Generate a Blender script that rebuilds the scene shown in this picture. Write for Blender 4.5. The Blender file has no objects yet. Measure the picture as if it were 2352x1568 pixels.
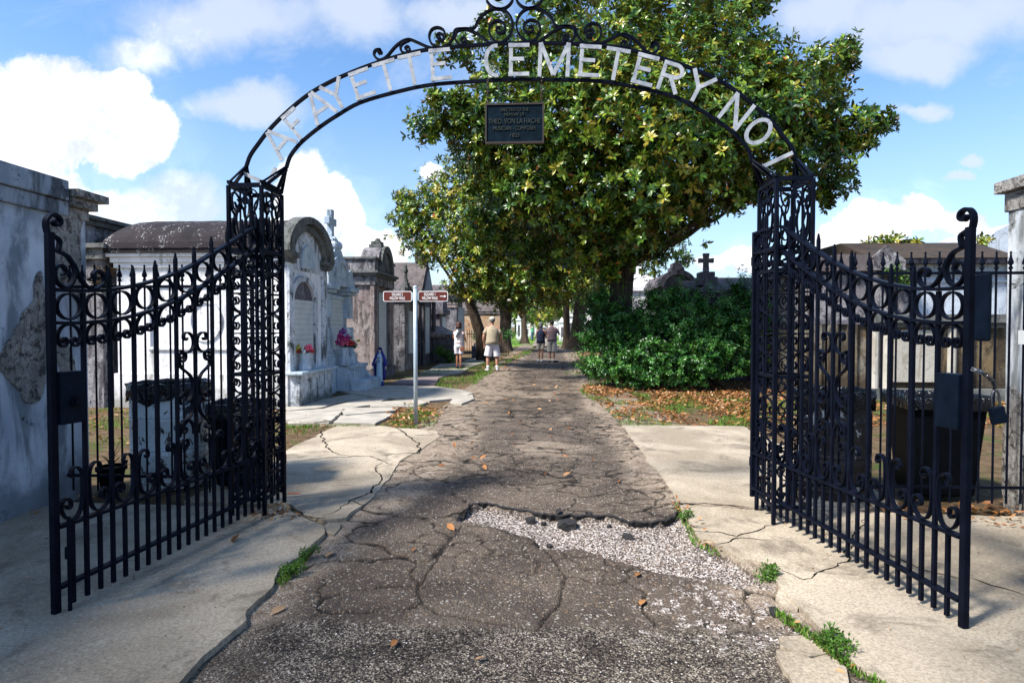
import bpy, bmesh, math, random
import numpy as np
from mathutils import Vector, Matrix
R = math.radians
random.seed(7); RNG = np.random.default_rng(7)
scene = bpy.context.scene
COL = scene.collection
TH = R(3.0); PIT = math.atan(34/1400); EYE = 1.5
# ---------- camera geometry helpers (pixels of a 2352 wide picture) ----------
def ray(px, py):
    u = (px-1176)/1400; v = (784-py)/1400
    f = math.cos(PIT)+v*math.sin(PIT); w = v*math.cos(PIT)-math.sin(PIT)
    return u*math.cos(TH)-f*math.sin(TH), u*math.sin(TH)+f*math.cos(TH), w
def onY(px, py, Y):
    a, b, c = ray(px, py); t = Y/b
    return (a*t, Y, EYE+c*t)
def onX(px, py, X):
    a, b, c = ray(px, py); t = X/a
    return (X, b*t, EYE+c*t)
def G(px, py, z=0.0):
    a, b, c = ray(px, py); t = (z-EYE)/c
    return (a*t, b*t)
# ---------- materials ----------
MATS = {}
def newmat(name):
    m = bpy.data.materials.new(name); m.use_nodes = True
    nt = m.node_tree; nt.nodes.clear()
    MATS[name] = m
    return m, nt
class N:
    """tiny node helper"""
    def __init__(s, nt): s.nt = nt
    def n(s, typ, ins=None, **kw):
        nd = s.nt.nodes.new(typ)
        for k, v in kw.items(): setattr(nd, k, v)
        if ins:
            for k, v in ins.items():
                sock = nd.inputs[k]
                if isinstance(v, bpy.types.NodeSocket): s.nt.links.new(v, sock)
                else:
                    try: sock.default_value = v
                    except Exception:
                        sock.default_value = (v[0], v[1], v[2], 1.0)
        return nd
    def noise(s, vec, scale, detail=5, rough=.6, dist=0.0):
        return s.n('ShaderNodeTexNoise', {'Vector': vec, 'Scale': scale, 'Detail': detail, 'Roughness': rough, 'Distortion': dist}).outputs['Fac']
    def vor(s, vec, scale, feature='F1', out='Distance', rnd=1.0):
        return s.n('ShaderNodeTexVoronoi', {'Vector': vec, 'Scale': scale, 'Randomness': rnd}, feature=feature).outputs[out]
    def ramp(s, fac, pts, interp='LINEAR'):
        nd = s.nt.nodes.new('ShaderNodeValToRGB'); cr = nd.color_ramp; cr.interpolation = interp
        while len(cr.elements) > 1: cr.elements.remove(cr.elements[-1])
        cr.elements[0].position = pts[0][0]; cr.elements[0].color = c4(pts[0][1])
        for p, c in pts[1:]:
            e = cr.elements.new(p); e.color = c4(c)
        s.nt.links.new(fac, nd.inputs[0]); return nd.outputs[0]
    def math(s, op, a, b=0.0, c=None, clamp=False):
        ins = {0: a, 1: b}
        if c is not None: ins[2] = c
        return s.n('ShaderNodeMath', ins, operation=op, use_clamp=clamp).outputs[0]
    def vmath(s, op, a, b=(0, 0, 0)):
        nd = s.n('ShaderNodeVectorMath', {0: a, 1: b}, operation=op)
        return nd.outputs['Value'] if op in ('LENGTH', 'DOT_PRODUCT', 'DISTANCE') else nd.outputs[0]
    def smooth(s, v, lo, hi):
        return s.n('ShaderNodeMapRange', {'Value': v, 'From Min': lo, 'From Max': hi}, interpolation_type='SMOOTHSTEP').outputs[0]
    def mix(s, f, a, b, blend='MIX'):
        nd = s.nt.nodes.new('ShaderNodeMix'); nd.data_type = 'RGBA'; nd.blend_type = blend
        for idx, v in ((0, f), (6, a), (7, b)):
            if isinstance(v, bpy.types.NodeSocket): s.nt.links.new(v, nd.inputs[idx])
            else: nd.inputs[idx].default_value = v if idx == 0 else c4(v)
        return nd.outputs[2]
    def coord(s, which='Object'): return s.n('ShaderNodeTexCoord').outputs[which]
    def mapping(s, vec, scale=(1, 1, 1), loc=(0, 0, 0), rot=(0, 0, 0)):
        return s.n('ShaderNodeMapping', {'Vector': vec, 'Scale': scale, 'Location': loc, 'Rotation': rot}).outputs[0]
    def attr(s, name, out='Fac'): return s.n('ShaderNodeAttribute', attribute_name=name).outputs[out]
    def bump(s, h, strength=.5, dist=.01, normal=None):
        ins = {'Height': h, 'Strength': strength, 'Distance': dist}
        if normal is not None: ins['Normal'] = normal
        return s.n('ShaderNodeBump', ins).outputs[0]
    def bsdf(s, color, rough=.7, normal=None, metallic=0.0, spec=.5, extra=None, out=True):
        ins = {'Base Color': color, 'Roughness': rough, 'Metallic': metallic, 'Specular IOR Level': spec}
        if normal is not None: ins['Normal'] = normal
        if extra: ins.update(extra)
        b = s.n('ShaderNodeBsdfPrincipled', ins).outputs[0]
        if out: s.out(b)
        return b
    def out(s, sh): s.n('ShaderNodeOutputMaterial', {'Surface': sh})
def c4(c):
    if isinstance(c, (int, float)): return (c, c, c, 1)
    return (c[0], c[1], c[2], 1) if len(c) == 3 else tuple(c)

def simple(name, col, rough=.6, var=.15, scale=20, bump=.2, metallic=0, spec=.5, bscale=60, bdist=.004):
    m, nt = newmat(name); k = N(nt); co = k.coord()
    n1 = k.noise(co, scale, 4)
    dark = tuple(c*(1-var) for c in col); light = tuple(min(1, c*(1+var)) for c in col)
    c = k.ramp(n1, [(.3, dark), (.7, light)])
    k.bsdf(c, rough, k.bump(k.noise(co, bscale, 4), bump, bdist), metallic, spec)
    return m

def weathered(name, base, mid, stain, moss=None, amount=.5, scale=1.6, rough=.85, streak=.5, speck=(.02, .02, .02), speckamt=.5, basez=None, bump=.6):
    """weathered lime stucco / stone: cloudy tone, vertical run stains, black mildew specks, optional dirty foot"""
    m, nt = newmat(name); k = N(nt)
    co = k.n('ShaderNodeNewGeometry').outputs['Position']
    big = k.noise(co, scale, 6, .65, .4)
    col = k.mix(k.smooth(big, .38, .62), base, mid)
    st = k.noise(k.mapping(co, (2.6*scale, 2.6*scale, .6*scale)), 1.0, 6, .62, .5)
    col = k.mix(k.math('MULTIPLY', k.smooth(st, .62-.20*streak, .74-.18*streak), .85), col, stain)
    blot = k.noise(co, scale*2.3, 8, .72, .6)
    gz = k.n('ShaderNodeSeparateXYZ', {0: k.coord('Generated')}).outputs[2]
    dr = k.noise(k.mapping(co, (3.4, 3.4, .8)), 1.0, 6, .62, .6)
    drip = k.smooth(k.math('ADD', gz, k.math('MULTIPLY', k.math('SUBTRACT', dr, .5), 2.6)), .95, 1.35)
    col = k.mix(k.math('MULTIPLY', drip, .25+.4*streak), col, stain)
    col = k.mix(k.math('MULTIPLY', k.smooth(blot, .66-.2*amount, .73-.2*amount), .9), col, stain)
    sp = k.noise(co, scale*16, 5, .75)
    spm = k.math('MULTIPLY', k.smooth(sp, .55, .60), k.smooth(blot, .60-.25*speckamt, .68-.2*speckamt))
    col = k.mix(spm, col, speck)
    if moss is not None:
        ms = k.noise(co, scale*3.1, 6, .7, .3)
        col = k.mix(k.smooth(ms, .60, .70), col, moss)
    if basez is not None:
        z = k.n('ShaderNodeSeparateXYZ', {0: co}).outputs[2]
        f = k.math('ADD', z, k.math('MULTIPLY', k.noise(co, 5, 6, .7), .9))
        f = k.math('SUBTRACT', 1.0, k.smooth(f, basez+.25, basez+.65))
        col = k.mix(k.math('MULTIPLY', f, .85), col, stain)
    b1 = k.noise(co, 45, 6, .7); b2 = k.noise(co, 6, 5, .6)
    h = k.math('ADD', k.math('MULTIPLY', b1, .35), b2)
    k.bsdf(col, rough, k.bump(h, bump, .02), spec=.25)
    return m

# wrought iron
def mk_iron(name, col=(.0035, .005, .011), rough=.40):
    m, nt = newmat(name); k = N(nt); co = k.n('ShaderNodeNewGeometry').outputs['Position']
    n1 = k.noise(co, 9, 6, .7)
    c = k.ramp(n1, [(.3, tuple(x*.7 for x in col)), (.68, tuple(x*1.6 for x in col))])
    rust = k.smooth(k.noise(co, 23, 6, .75), .68, .74)
    c = k.mix(k.math('MULTIPLY', rust, .7), c, (.09, .03, .015))
    k.bsdf(c, k.math('ADD', rough-.12, k.math('MULTIPLY', n1, .2)), k.bump(k.noise(co, 160, 4, .6), .35, .002), spec=.045)
    return m
mk_iron('iron'); mk_iron('iron_plate', (.004, .008, .016), .5)
# letters
m, nt = newmat('letter_paint'); k = N(nt); co = k.n('ShaderNodeNewGeometry').outputs['Position']
c = k.ramp(k.noise(co, 12, 5, .7), [(.3, (.18, .20, .25)), (.65, (.46, .48, .51))])
c = k.mix(k.smooth(k.noise(co, 30, 6, .75), .63, .69), c, (.22, .17, .15))
k.bsdf(c, .5, k.bump(k.noise(co, 120, 4), .2, .003), spec=.5)
simple('white_paint', (.78, .78, .78), .45, .05, 8)
simple('sign_brown', (.11, .016, .008), .4, .06, 5)
simple('galvanised', (.42, .50, .56), .42, .15, 9, metallic=.35)
simple('plaque_metal', (.003, .011, .020), .7, .4, 14, .3, spec=.06)
simple('plaque_edge', (.03, .018, .012), .5, .4, 30, .3)
simple('plaque_text', (.020, .028, .022), .5, .3, 30, .3)
simple('plastic_black', (.003, .004, .006), .5, .2, 10, .15, spec=.04)
simple('rubber', (.015, .015, .015), .7)
simple('steel', (.12, .12, .13), .4, .1, 20, metallic=.9)
# bin liner
m, nt = newmat('bin_liner'); k = N(nt); co = k.coord()
w = k.noise(k.mapping(co, (9, 9, 3)), 1.6, 3, .5, 1.5)
k.bsdf((.004, .005, .008), .2, k.bump(w, 1.0, .06), spec=.45)
# spotted drums
def drum(name, paint, spot, thr):
    m, nt = newmat(name); k = N(nt); co = k.coord()
    n1 = k.noise(k.mapping(co, (1, 1, .6)), 13, 5, .62, .5); big = k.noise(co, 2.6, 3)
    f = k.smooth(k.math('ADD', n1, k.math('MULTIPLY', k.math('SUBTRACT', big, .5), .35)), thr, thr+.03)
    c = k.mix(f, paint, spot)
    z = k.n('ShaderNodeSeparateXYZ', {0: co}).outputs[2]
    rib = k.math('SINE', k.math('MULTIPLY', z, 21.0))
    c = k.mix(k.smooth(k.noise(co, 40, 4), .6, .7), c, (.12, .11, .10))
    k.bsdf(c, .5, k.bump(k.smooth(rib, .93, 1.0), .6, .02), spec=.4)
drum('drum_pale', (.55, .62, .66), (.018, .02, .022), .565)
drum('drum_dark', (.015, .016, .02), (.38, .42, .46), .60)
# stone family
weathered('stucco_wall', (.38, .43, .52), (.60, .64, .70), (.15, .175, .205), None, .35, 1.1, streak=.75, speckamt=.2, basez=.25)
weathered('stucco_wall_right', (.42, .45, .48), (.66, .68, .70), (.14, .145, .14), None, .55, 1.3, streak=.8, speckamt=.4, basez=.35)
weathered('stucco_bare', (.36, .34, .32), (.20, .19, .18), (.06, .052, .05), (.24, .19, .12), .75, 5, streak=.3, speckamt=1.0, bump=1.0)
weathered('white_stucco', (.84, .83, .85), (.72, .71, .74), (.26, .25, .22), None, .2, 1.5, streak=.35, speckamt=.12, basez=.25)
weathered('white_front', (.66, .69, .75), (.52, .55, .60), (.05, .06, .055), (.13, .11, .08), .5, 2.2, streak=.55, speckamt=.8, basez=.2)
weathered('roof_dark', (.012, .009, .012), (.024, .018, .022), (.02, .018, .02), None, .5, 2, streak=.4, speck=(.6, .6, .6), speckamt=.35)
weathered('marble_grey', (.36, .44, .52), (.50, .57, .63), (.20, .24, .28), None, .3, 2.4, .6, streak=.4, speckamt=.2, bump=.35)
weathered('brown_stucco', (.26, .20, .19), (.36, .31, .29), (.07, .055, .055), (.50, .48, .46), .4, 1.7, streak=.7, speckamt=.7)
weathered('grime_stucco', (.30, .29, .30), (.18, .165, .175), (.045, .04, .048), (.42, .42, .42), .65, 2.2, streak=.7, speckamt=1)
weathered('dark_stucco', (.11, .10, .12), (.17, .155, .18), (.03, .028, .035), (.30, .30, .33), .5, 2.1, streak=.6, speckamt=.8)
weathered('slate_roof', (.10, .085, .088), (.14, .12, .12), (.05, .045, .045), None, .4, 2.5)
weathered('ochre_stucco', (.16, .115, .062), (.20, .18, .15), (.035, .025, .016), (.12, .09, .05), .5, 1.4, streak=.9, speckamt=.7, basez=.5)
weathered('pale_panel', (.38, .36, .31), (.46, .43, .38), (.28, .25, .2), None, .3, 2, streak=.4, speckamt=.4)
weathered('stucco_cornice', (.22, .26, .32), (.34, .38, .44), (.06, .07, .085), None, .5, 1.6, streak=.9, speckamt=.5)
weathered('blue_white', (.42, .47, .55), (.50, .55, .62), (.22, .24, .27), None, .25, 2)
weathered('brick_stucco', (.45, .28, .16), (.52, .40, .30), (.20, .12, .08), (.5, .45, .4), .4, 1.6, streak=.3)
weathered('moss_roof', (.06, .042, .03), (.04, .032, .028), (.035, .03, .025), (.10, .11, .03), .4, 2.6, streak=.2)
weathered('mossy_stone', (.16, .16, .155), (.10, .105, .10), (.03, .035, .03), (.09, .10, .05), .5, 3)
# carved tablet: marble with engraved lines of script
m, nt = newmat('tablet'); k = N(nt); co = k.n('ShaderNodeNewGeometry').outputs['Position']
c = k.ramp(k.noise(co, 3, 5), [(.3, (.46, .49, .50)), (.7, (.58, .60, .60))])
z = k.n('ShaderNodeSeparateXYZ', {0: co}).outputs[2]
ln = k.math('SINE', k.math('MULTIPLY', z, 62.0))
bits = k.noise(k.mapping(co, (28, 28, 10)), 1.0, 2)
f = k.math('MULTIPLY', k.smooth(ln, .2, .75), k.smooth(bits, .46, .52))
c = k.mix(k.math('MULTIPLY', f, .42), c, (.22, .24, .26))
k.bsdf(c, .5, k.bump(f, .25, .004), spec=.4)
# concrete
m, nt = newmat('concrete'); k = N(nt); co = k.n('ShaderNodeNewGeometry').outputs['Position']
big = k.noise(co, .9, 6, .62, .5)
c = k.mix(k.smooth(big, .35, .65), (.31, .255, .185), (.52, .44, .335))
c = k.mix(k.math('MULTIPLY', k.smooth(k.noise(co, 1.9, 8, .74, .6), .50, .66), .85), c, (.15, .122, .09))
fine = k.noise(co, 60, 5, .8)
c = k.mix(k.math('MULTIPLY', k.smooth(fine, .42, .62), .55), c, (.15, .125, .095), 'MIX')
grit = k.noise(co, 170, 3, .7)
c = k.mix(k.math('MULTIPLY', k.smooth(grit, .58, .70), .5), c, (.60, .54, .44))
c = k.mix(k.math('MULTIPLY', k.smooth(k.noise(co, 14, 8, .8, .4), .56, .68), .5), c, (.12, .10, .078))
v = k.vor(co, 70, 'F1', 'Color'); vs = k.n('ShaderNodeSeparateXYZ', {0: v})
c = k.mix(k.math('MULTIPLY', k.smooth(vs.outputs[0], .93, .96), .25), c, (.60, .53, .42))
c = k.mix(k.math('MULTIPLY', k.smooth(vs.outputs[1], .95, .97), .15), c, (.05, .045, .04))
spots = k.vor(k.mapping(co, (1, 1.6, 1)), 3.2, 'F1', 'Distance')
c = k.mix(k.math('MULTIPLY', k.math('SUBTRACT', 1.0, k.smooth(spots, .015, .05)), .0), c, (.06, .055, .05))
crk = k.attr('crack')
c = k.mix(crk, c, (.03, .026, .02))
h = k.math('ADD', k.math('MULTIPLY', fine, .4), k.math('MULTIPLY', crk, -2.5))
k.bsdf(c, .88, k.bump(h, .8, .012), spec=.25)
simple('flagstone', (.36, .33, .285), .85, .25, 3, .5, spec=.25, bscale=30, bdist=.01)
simple('flagstone_plum', (.20, .155, .155), .85, .3, 3, .5, spec=.25, bscale=30, bdist=.01)
# asphalt road : attributes gravel, coarse, dirt, crack
m, nt = newmat('asphalt'); k = N(nt); co = k.n('ShaderNodeNewGeometry').outputs['Position']
big = k.noise(co, 1.3, 6, .65, .4)
asp = k.mix(k.smooth(big, .35, .68), (.075, .058, .047), (.165, .128, .098))
v = k.vor(co, 95, 'F1', 'Color'); s3 = k.n('ShaderNodeSeparateXYZ', {0: v})
v2 = k.vor(co, 80, 'F1', 'Color')
v5 = k.vor(co, 135, 'F1', 'Color'); s5 = k.n('ShaderNodeSeparateXYZ', {0: v5}); s4 = k.n('ShaderNodeSeparateXYZ', {0: v2})
fleck = k.mix(s3.outputs[1], (.40, .36, .30), (.30, .18, .09))
asp = k.mix(k.math('MULTIPLY', k.smooth(s3.outputs[0], .86, .92), .6), asp, fleck)
asp = k.mix(k.math('MULTIPLY', k.smooth(s4.outputs[0], .975, .985), .8), asp, (.50, .46, .40))
asp = k.mix(k.math('MULTIPLY', k.smooth(s3.outputs[2], .3, .9), .45), asp, (.022, .019, .02))
# chip seal in front
chip = k.ramp(s5.outputs[0], [(0, (.020, .016, .015)), (.35, (.042, .034, .031)), (.55, (.10, .08, .066)), (.75, (.19, .155, .12)), (.9, (.30, .26, .20)), (1, (.46, .41, .34))])
chip = k.mix(k.math('MULTIPLY', k.smooth(k.noise(co, 4, 5, .7), .45, .6), .55), chip, (.06, .052, .048), 'MULTIPLY')
asp = k.mix(k.attr('coarse'), asp, chip)
dirt = k.mix(k.smooth(k.noise(co, 7, 6, .7), .35, .65), (.16, .115, .08), (.30, .235, .175))
dirt = k.mix(k.math('MULTIPLY', k.smooth(s3.outputs[0], .78, .9), .6), dirt, (.5, .46, .40))
asp = k.mix(k.attr('dirt'), asp, dirt)
grav = k.ramp(s4.outputs[1], [(0, (.03, .022, .02)), (.35, (.10, .075, .06)), (.6, (.28, .23, .20)), (1, (.60, .56, .53))])
grav = k.mix(k.math('MULTIPLY', k.smooth(k.noise(co, 5, 6, .7), .52, .66), .6), grav, (.09, .07, .06))
asp = k.mix(k.attr('gravel'), asp, grav)
asp = k.mix(k.attr('crack'), asp, (.006, .005, .004))
hv = k.vor(co, 95, 'F1', 'Distance')
h = k.math('ADD', k.math('MULTIPLY', hv, -1.0), k.math('MULTIPLY', k.noise(co, 30, 5, .7), .8))
k.bsdf(asp, .85, k.bump(h, .9, .008), spec=.2)
# soil with grass and humus tones
m, nt = newmat('soil'); k = N(nt); co = k.n('ShaderNodeNewGeometry').outputs['Position']
a = k.noise(co, 1.1, 7, .7, .4); b = k.noise(co, 9, 6, .75)
c = k.mix(k.smooth(b, .35, .65), (.085, .055, .030), (.19, .13, .075))
gm = k.math('MULTIPLY', k.smooth(a, .50, .62), k.smooth(b, .38, .55))
c = k.mix(gm, c, (.055, .10, .018))
c = k.mix(k.attr('sand'), c, k.mix(k.smooth(b, .35, .65), (.22, .16, .11), (.42, .33, .25)))
k.bsdf(c, .95, k.bump(k.noise(co, 40, 6, .8), .9, .03), spec=.15)
m, nt = newmat('lawn'); k = N(nt); co = k.n('ShaderNodeNewGeometry').outputs['Position']
c = k.mix(k.smooth(k.noise(co, 2, 7, .8), .35, .65), (.10, .20, .03), (.22, .36, .06))
k.bsdf(c, .95, k.bump(k.noise(co, 25, 6, .8), 1.0, .05), spec=.15)
simple('crack_dark', (.012, .010, .008), .95, .3, 30, spec=.05)
simple('stone_white', (.66, .64, .60), .8, .2, 40)
simple('chunk_asphalt', (.018, .017, .018), .9, .4, 60, 1.0, bscale=90, bdist=.01)
# leaves, two sided, colour from the per-leaf attribute
def leafmat(name, cols, under, rough=.35, transl=.25, spec=.5):
    m, nt = newmat(name); k = N(nt)
    r = k.attr('rnd')
    top = k.ramp(r, cols)
    und = k.ramp(k.math('FRACT', k.math('MULTIPLY', r, 7.31)), under)
    back = k.n('ShaderNodeNewGeometry').outputs['Backfacing']
    c = k.mix(back, top, und)
    bs = k.bsdf(c, rough, spec=spec, out=False)
    tr = k.n('ShaderNodeBsdfTranslucent', {'Color': k.mix(.5, c, (.25, .32, .03))}).outputs[0]
    mx = k.n('ShaderNodeMixShader', {0: transl, 1: bs, 2: tr}).outputs[0]
    k.out(mx)
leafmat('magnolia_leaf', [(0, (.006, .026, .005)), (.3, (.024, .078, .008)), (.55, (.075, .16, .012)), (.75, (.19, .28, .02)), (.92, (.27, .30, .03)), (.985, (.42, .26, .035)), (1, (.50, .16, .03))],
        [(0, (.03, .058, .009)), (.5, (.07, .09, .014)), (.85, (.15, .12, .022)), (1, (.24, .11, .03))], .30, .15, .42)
leafmat('shrub_leaf', [(0, (.005, .035, .005)), (.4, (.018, .10, .010)), (.65, (.036, .155, .018)), (1, (.15, .33, .06))], [(0, (.02, .07, .02)), (1, (.04, .11, .03))], .32, .18, .5)
leafmat('grass_blade', [(0, (.06, .14, .015)), (.6, (.13, .29, .035)), (1, (.22, .28, .07))], [(0, (.06, .12, .02)), (1, (.15, .22, .05))], .6, .3, .2)
leafmat('dry_leaf', [(0, (.07, .03, .012)), (.4, (.22, .085, .028)), (.75, (.38, .16, .05)), (.93, (.46, .27, .13)), (1, (.46, .30, .20))], [(0, (.14, .06, .025)), (1, (.36, .18, .08))], .55, .1, .3)
leafmat('weed_leaf', [(0, (.03, .09, .012)), (1, (.10, .22, .03))], [(0, (.05, .12, .02)), (1, (.10, .2, .03))], .5, .3, .3)
simple('petal_white', (.8, .8, .68), .6, .05)
# bark
m, nt = newmat('bark'); k = N(nt); co = k.coord()
s = k.mapping(co, (7, 7, 1.1))
n1 = k.noise(s, 1.5, 7, .7, .8)
c = k.ramp(n1, [(.3, (.028, .020, .015)), (.55, (.085, .064, .047)), (.75, (.20, .165, .125))])
k.bsdf(c, .95, k.bump(n1, 1.0, .05), spec=.15)
# people
for nm, cl, rg in (('skin', (.50, .25, .17), .5), ('skin_tan', (.42, .19, .11), .5), ('cloth_khaki', (.37, .31, .22), .9), ('cloth_white', (.72, .70, .76), .9),
                   ('cloth_navy', (.012, .02, .055), .9), ('cloth_cream', (.60, .56, .48), .9), ('cloth_stone', (.48, .46, .42), .9), ('cloth_green', (.12, .42, .22), .9),
                   ('denim', (.06, .10, .18), .9), ('cloth_red', (.6, .08, .04), .9), ('cap_tan', (.52, .50, .42), .9), ('hair_brown', (.055, .018, .012), .6), ('hair_grey', (.11, .115, .12), .6),
                   ('hair_dark', (.02, .018, .018), .6), ('shoe_white', (.75, .75, .78), .6), ('shoe_black', (.015, .015, .02), .6), ('shoe_grey', (.35, .42, .52), .6), ('leather_brown', (.20, .065, .03), .5),
                   ('scarf_grey', (.05, .07, .085), .9), ('sock_pink', (.7, .06, .28), .9), ('robe_blue', (.012, .018, .20), .5), ('robe_pale', (.45, .58, .66), .6), ('statue_skin', (.62, .52, .38), .5), ('heart_red', (.18, .02, .02), .5)):
    simple(nm, cl, rg, .12, 14, .15)
m, nt = newmat('cloth_stripe'); k = N(nt); co = k.coord()
z = k.n('ShaderNodeSeparateXYZ', {0: co}).outputs[2]
f = k.math('FRACT', k.math('MULTIPLY', z, 12.5))
c = k.ramp(f, [(0, (.13, .055, .06)), (.52, (.13, .055, .06)), (.56, (.62, .62, .68)), (.68, (.62, .62, .68)), (.72, (.10, .06, .07)), (.84, (.10, .06, .07)), (.86, (.35, .33, .38)), (.9, (.13, .055, .06))], 'CONSTANT')
k.bsdf(c, .9, spec=.2)
m, nt = newmat('cloth_print'); k = N(nt); co = k.coord()
f = k.smooth(k.noise(k.mapping(co, (12, 12, 30)), 1, 3), .58, .64)
k.bsdf(k.mix(f, (.72, .70, .74), (.55, .22, .12)), .9, spec=.2)
for nm, cl in (('flower_magenta', (.42, .02, .17)), ('flower_purple', (.24, .02, .26)), ('flower_red', (.45, .015, .02)), ('flower_pink', (.75, .10, .20)), ('flower_yellow', (.42, .38, .03)), ('flower_cream', (.72, .76, .52)), ('flower_white', (.75, .80, .82)), ('flower_leaf', (.02, .07, .015))):
    simple(nm, cl, .6, .35, 45, .3)
# ---------- mesh builder ----------
class MB:
    def __init__(s): s.v = []; s.f = []
    def add(s, vs, fs):
        b = len(s.v); s.v += [tuple(p) for p in vs]; s.f += [tuple(i+b for i in f) for f in fs]; return s
    def box(s, x0, x1, y0, y1, z0, z1):
        return s.add([(x0,y0,z0),(x1,y0,z0),(x1,y1,z0),(x0,y1,z0),(x0,y0,z1),(x1,y0,z1),(x1,y1,z1),(x0,y1,z1)],
                     [(0,3,2,1),(4,5,6,7),(0,1,5,4),(1,2,6,5),(2,3,7,6),(3,0,4,7)])
    def prism(s, pts, a0, a1, axis='y'):
        """2-D outline extruded along an axis. axis y: pts=(x,z); axis x: pts=(y,z); axis z: pts=(x,y)"""
        def P(p, a): return {'y': (p[0], a, p[1]), 'x': (a, p[0], p[1]), 'z': (p[0], p[1], a)}[axis]
        n = len(pts)
        return s.add([P(p, a0) for p in pts]+[P(p, a1) for p in pts],
                     [tuple(range(n))[::-1], tuple(range(n, 2*n))]+[(i, (i+1) % n, n+(i+1) % n, n+i) for i in range(n)])
    def ring(s, inner, outer, a0, a1, axis='y', closed=False):
        """band between two polylines of equal length, extruded"""
        n = len(inner)
        for i in range(n if closed else n-1):
            j = (i+1) % n
            s.prism([inner[i], inner[j], outer[j], outer[i]], a0, a1, axis)
        return s
    def sweep(s, pts, w, t, nrm, closed=False):
        """rectangular bar along a planar 3-D polyline; w across the plane (along nrm), t in the plane"""
        pts = [Vector(p) for p in pts]; nrm = Vector(nrm).normalized(); n = len(pts); vs = []
        for i, p in enumerate(pts):
            if closed: d = pts[(i+1) % n]-pts[i-1]
            else: d = pts[min(i+1, n-1)]-pts[max(i-1, 0)]
            if d.length < 1e-9: d = Vector((0, 0, 1))
            d.normalize(); sd = d.cross(nrm).normalized()
            tt = t(i/(n-1)) if callable(t) else t
            vs += [p+nrm*w/2+sd*tt/2, p+nrm*w/2-sd*tt/2, p-nrm*w/2-sd*tt/2, p-nrm*w/2+sd*tt/2]
        fs = []
        for i in range(n if closed else n-1):
            a = 4*i; b = 4*((i+1) % n)
            fs += [(a+q, a+(q+1) % 4, b+(q+1) % 4, b+q) for q in range(4)]
        if not closed: fs += [(3, 2, 1, 0), (4*n-4, 4*n-3, 4*n-2, 4*n-1)]
        return s.add(vs, fs)
    def tube(s, pts, rad, seg=8, cap=True, ref=None):
        """round or elliptical tube; rad = number, list of numbers or list of (rx, ry)"""
        pts = [Vector(p) for p in pts]; n = len(pts); vs = []
        prev = Vector(ref) if ref else None
        for i, p in enumerate(pts):
            d = (pts[min(i+1, n-1)]-pts[max(i-1, 0)])
            if d.length < 1e-9: d = Vector((0, 0, 1))
            d.normalize()
            if prev is None:
                prev = Vector((1, 0, 0)) if abs(d.x) < .9 else Vector((0, 1, 0))
            u = (prev-d*prev.dot(d)).normalized(); v = d.cross(u); prev = u
            r = rad[i] if isinstance(rad, (list, tuple)) else rad
            rx, ry = r if isinstance(r, (list, tuple)) else (r, r)
            for k_ in range(seg):
                a = 2*math.pi*k_/seg
                vs.append(p+u*math.cos(a)*rx+v*math.sin(a)*ry)
        fs = []
        for i in range(n-1):
            for k_ in range(seg):
                a = i*seg+k_; b = i*seg+(k_+1) % seg
                fs.append((a, b, b+seg, a+seg))
        if cap: fs += [tuple(range(seg))[::-1], tuple(range((n-1)*seg, n*seg))]
        return s.add(vs, fs)
    def lathe(s, prof, c=(0, 0, 0), seg=20):
        return s.tube([(c[0], c[1], c[2]+z) for r, z in prof], [max(r, .0005) for r, z in prof], seg, ref=(1, 0, 0)) if all(prof[i][1] < prof[i+1][1] for i in range(len(prof)-1)) else s._lathe(prof, c, seg)
    def _lathe(s, prof, c, seg):
        vs = []; n = len(prof)
        for r, z in prof:
            for k_ in range(seg):
                a = 2*math.pi*k_/seg; vs.append((c[0]+r*math.cos(a), c[1]+r*math.sin(a), c[2]+z))
        fs = [(i*seg+k_, i*seg+(k_+1) % seg, (i+1)*seg+(k_+1) % seg, (i+1)*seg+k_) for i in range(n-1) for k_ in range(seg)]
        return s.add(vs, fs)
    def ball(s, c, r, seg=8, rings=5, sx=1, sy=1, sz=1):
        vs = [(c[0], c[1], c[2]-r*sz)]
        for i in range(1, rings):
            a = math.pi*i/rings
            for k_ in range(seg):
                b = 2*math.pi*k_/seg
                vs.append((c[0]+r*sx*math.sin(a)*math.cos(b), c[1]+r*sy*math.sin(a)*math.sin(b), c[2]-r*sz*math.cos(a)))
        vs.append((c[0], c[1], c[2]+r*sz)); L = len(vs)-1; fs = []
        for k_ in range(seg):
            fs.append((0, 1+(k_+1) % seg, 1+k_)); fs.append((L, L-seg+k_, L-seg+(k_+1) % seg))
            for i in range(rings-2):
                a = 1+i*seg+k_; b = 1+i*seg+(k_+1) % seg
                fs.append((a, b, b+seg, a+seg))
        return s.add(vs, fs)
    def build(s, name, mat, parent=None, world=False, smooth=False, bevel=0, jit=0):
        me = bpy.data.meshes.new(name)
        off = Vector(parent.location) if (parent is not None and world) else Vector((0, 0, 0))
        vs = s.v
        if off.length: vs = [(a-off.x, b-off.y, c-off.z) for a, b, c in vs]
        me.from_pydata(vs, [], s.f)
        me.validate()
        bm = bmesh.new(); bm.from_mesh(me); bmesh.ops.recalc_face_normals(bm, faces=bm.faces); bm.to_mesh(me); bm.free()
        if smooth: me.polygons.foreach_set('use_smooth', [True]*len(me.polygons))
        me.materials.append(MATS[mat]); me.update()
        o = bpy.data.objects.new(name, me); COL.objects.link(o)
        if parent is not None: o.parent = parent
        if bevel:
            b = o.modifiers.new('b', 'BEVEL'); b.width = bevel; b.segments = 2; b.limit_method = 'ANGLE'; b.angle_limit = R(40)
        return o
def tag(o, label, cat, group=None):
    o['label'] = label; o['category'] = cat
    if group: o['group'] = group
    return o
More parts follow.
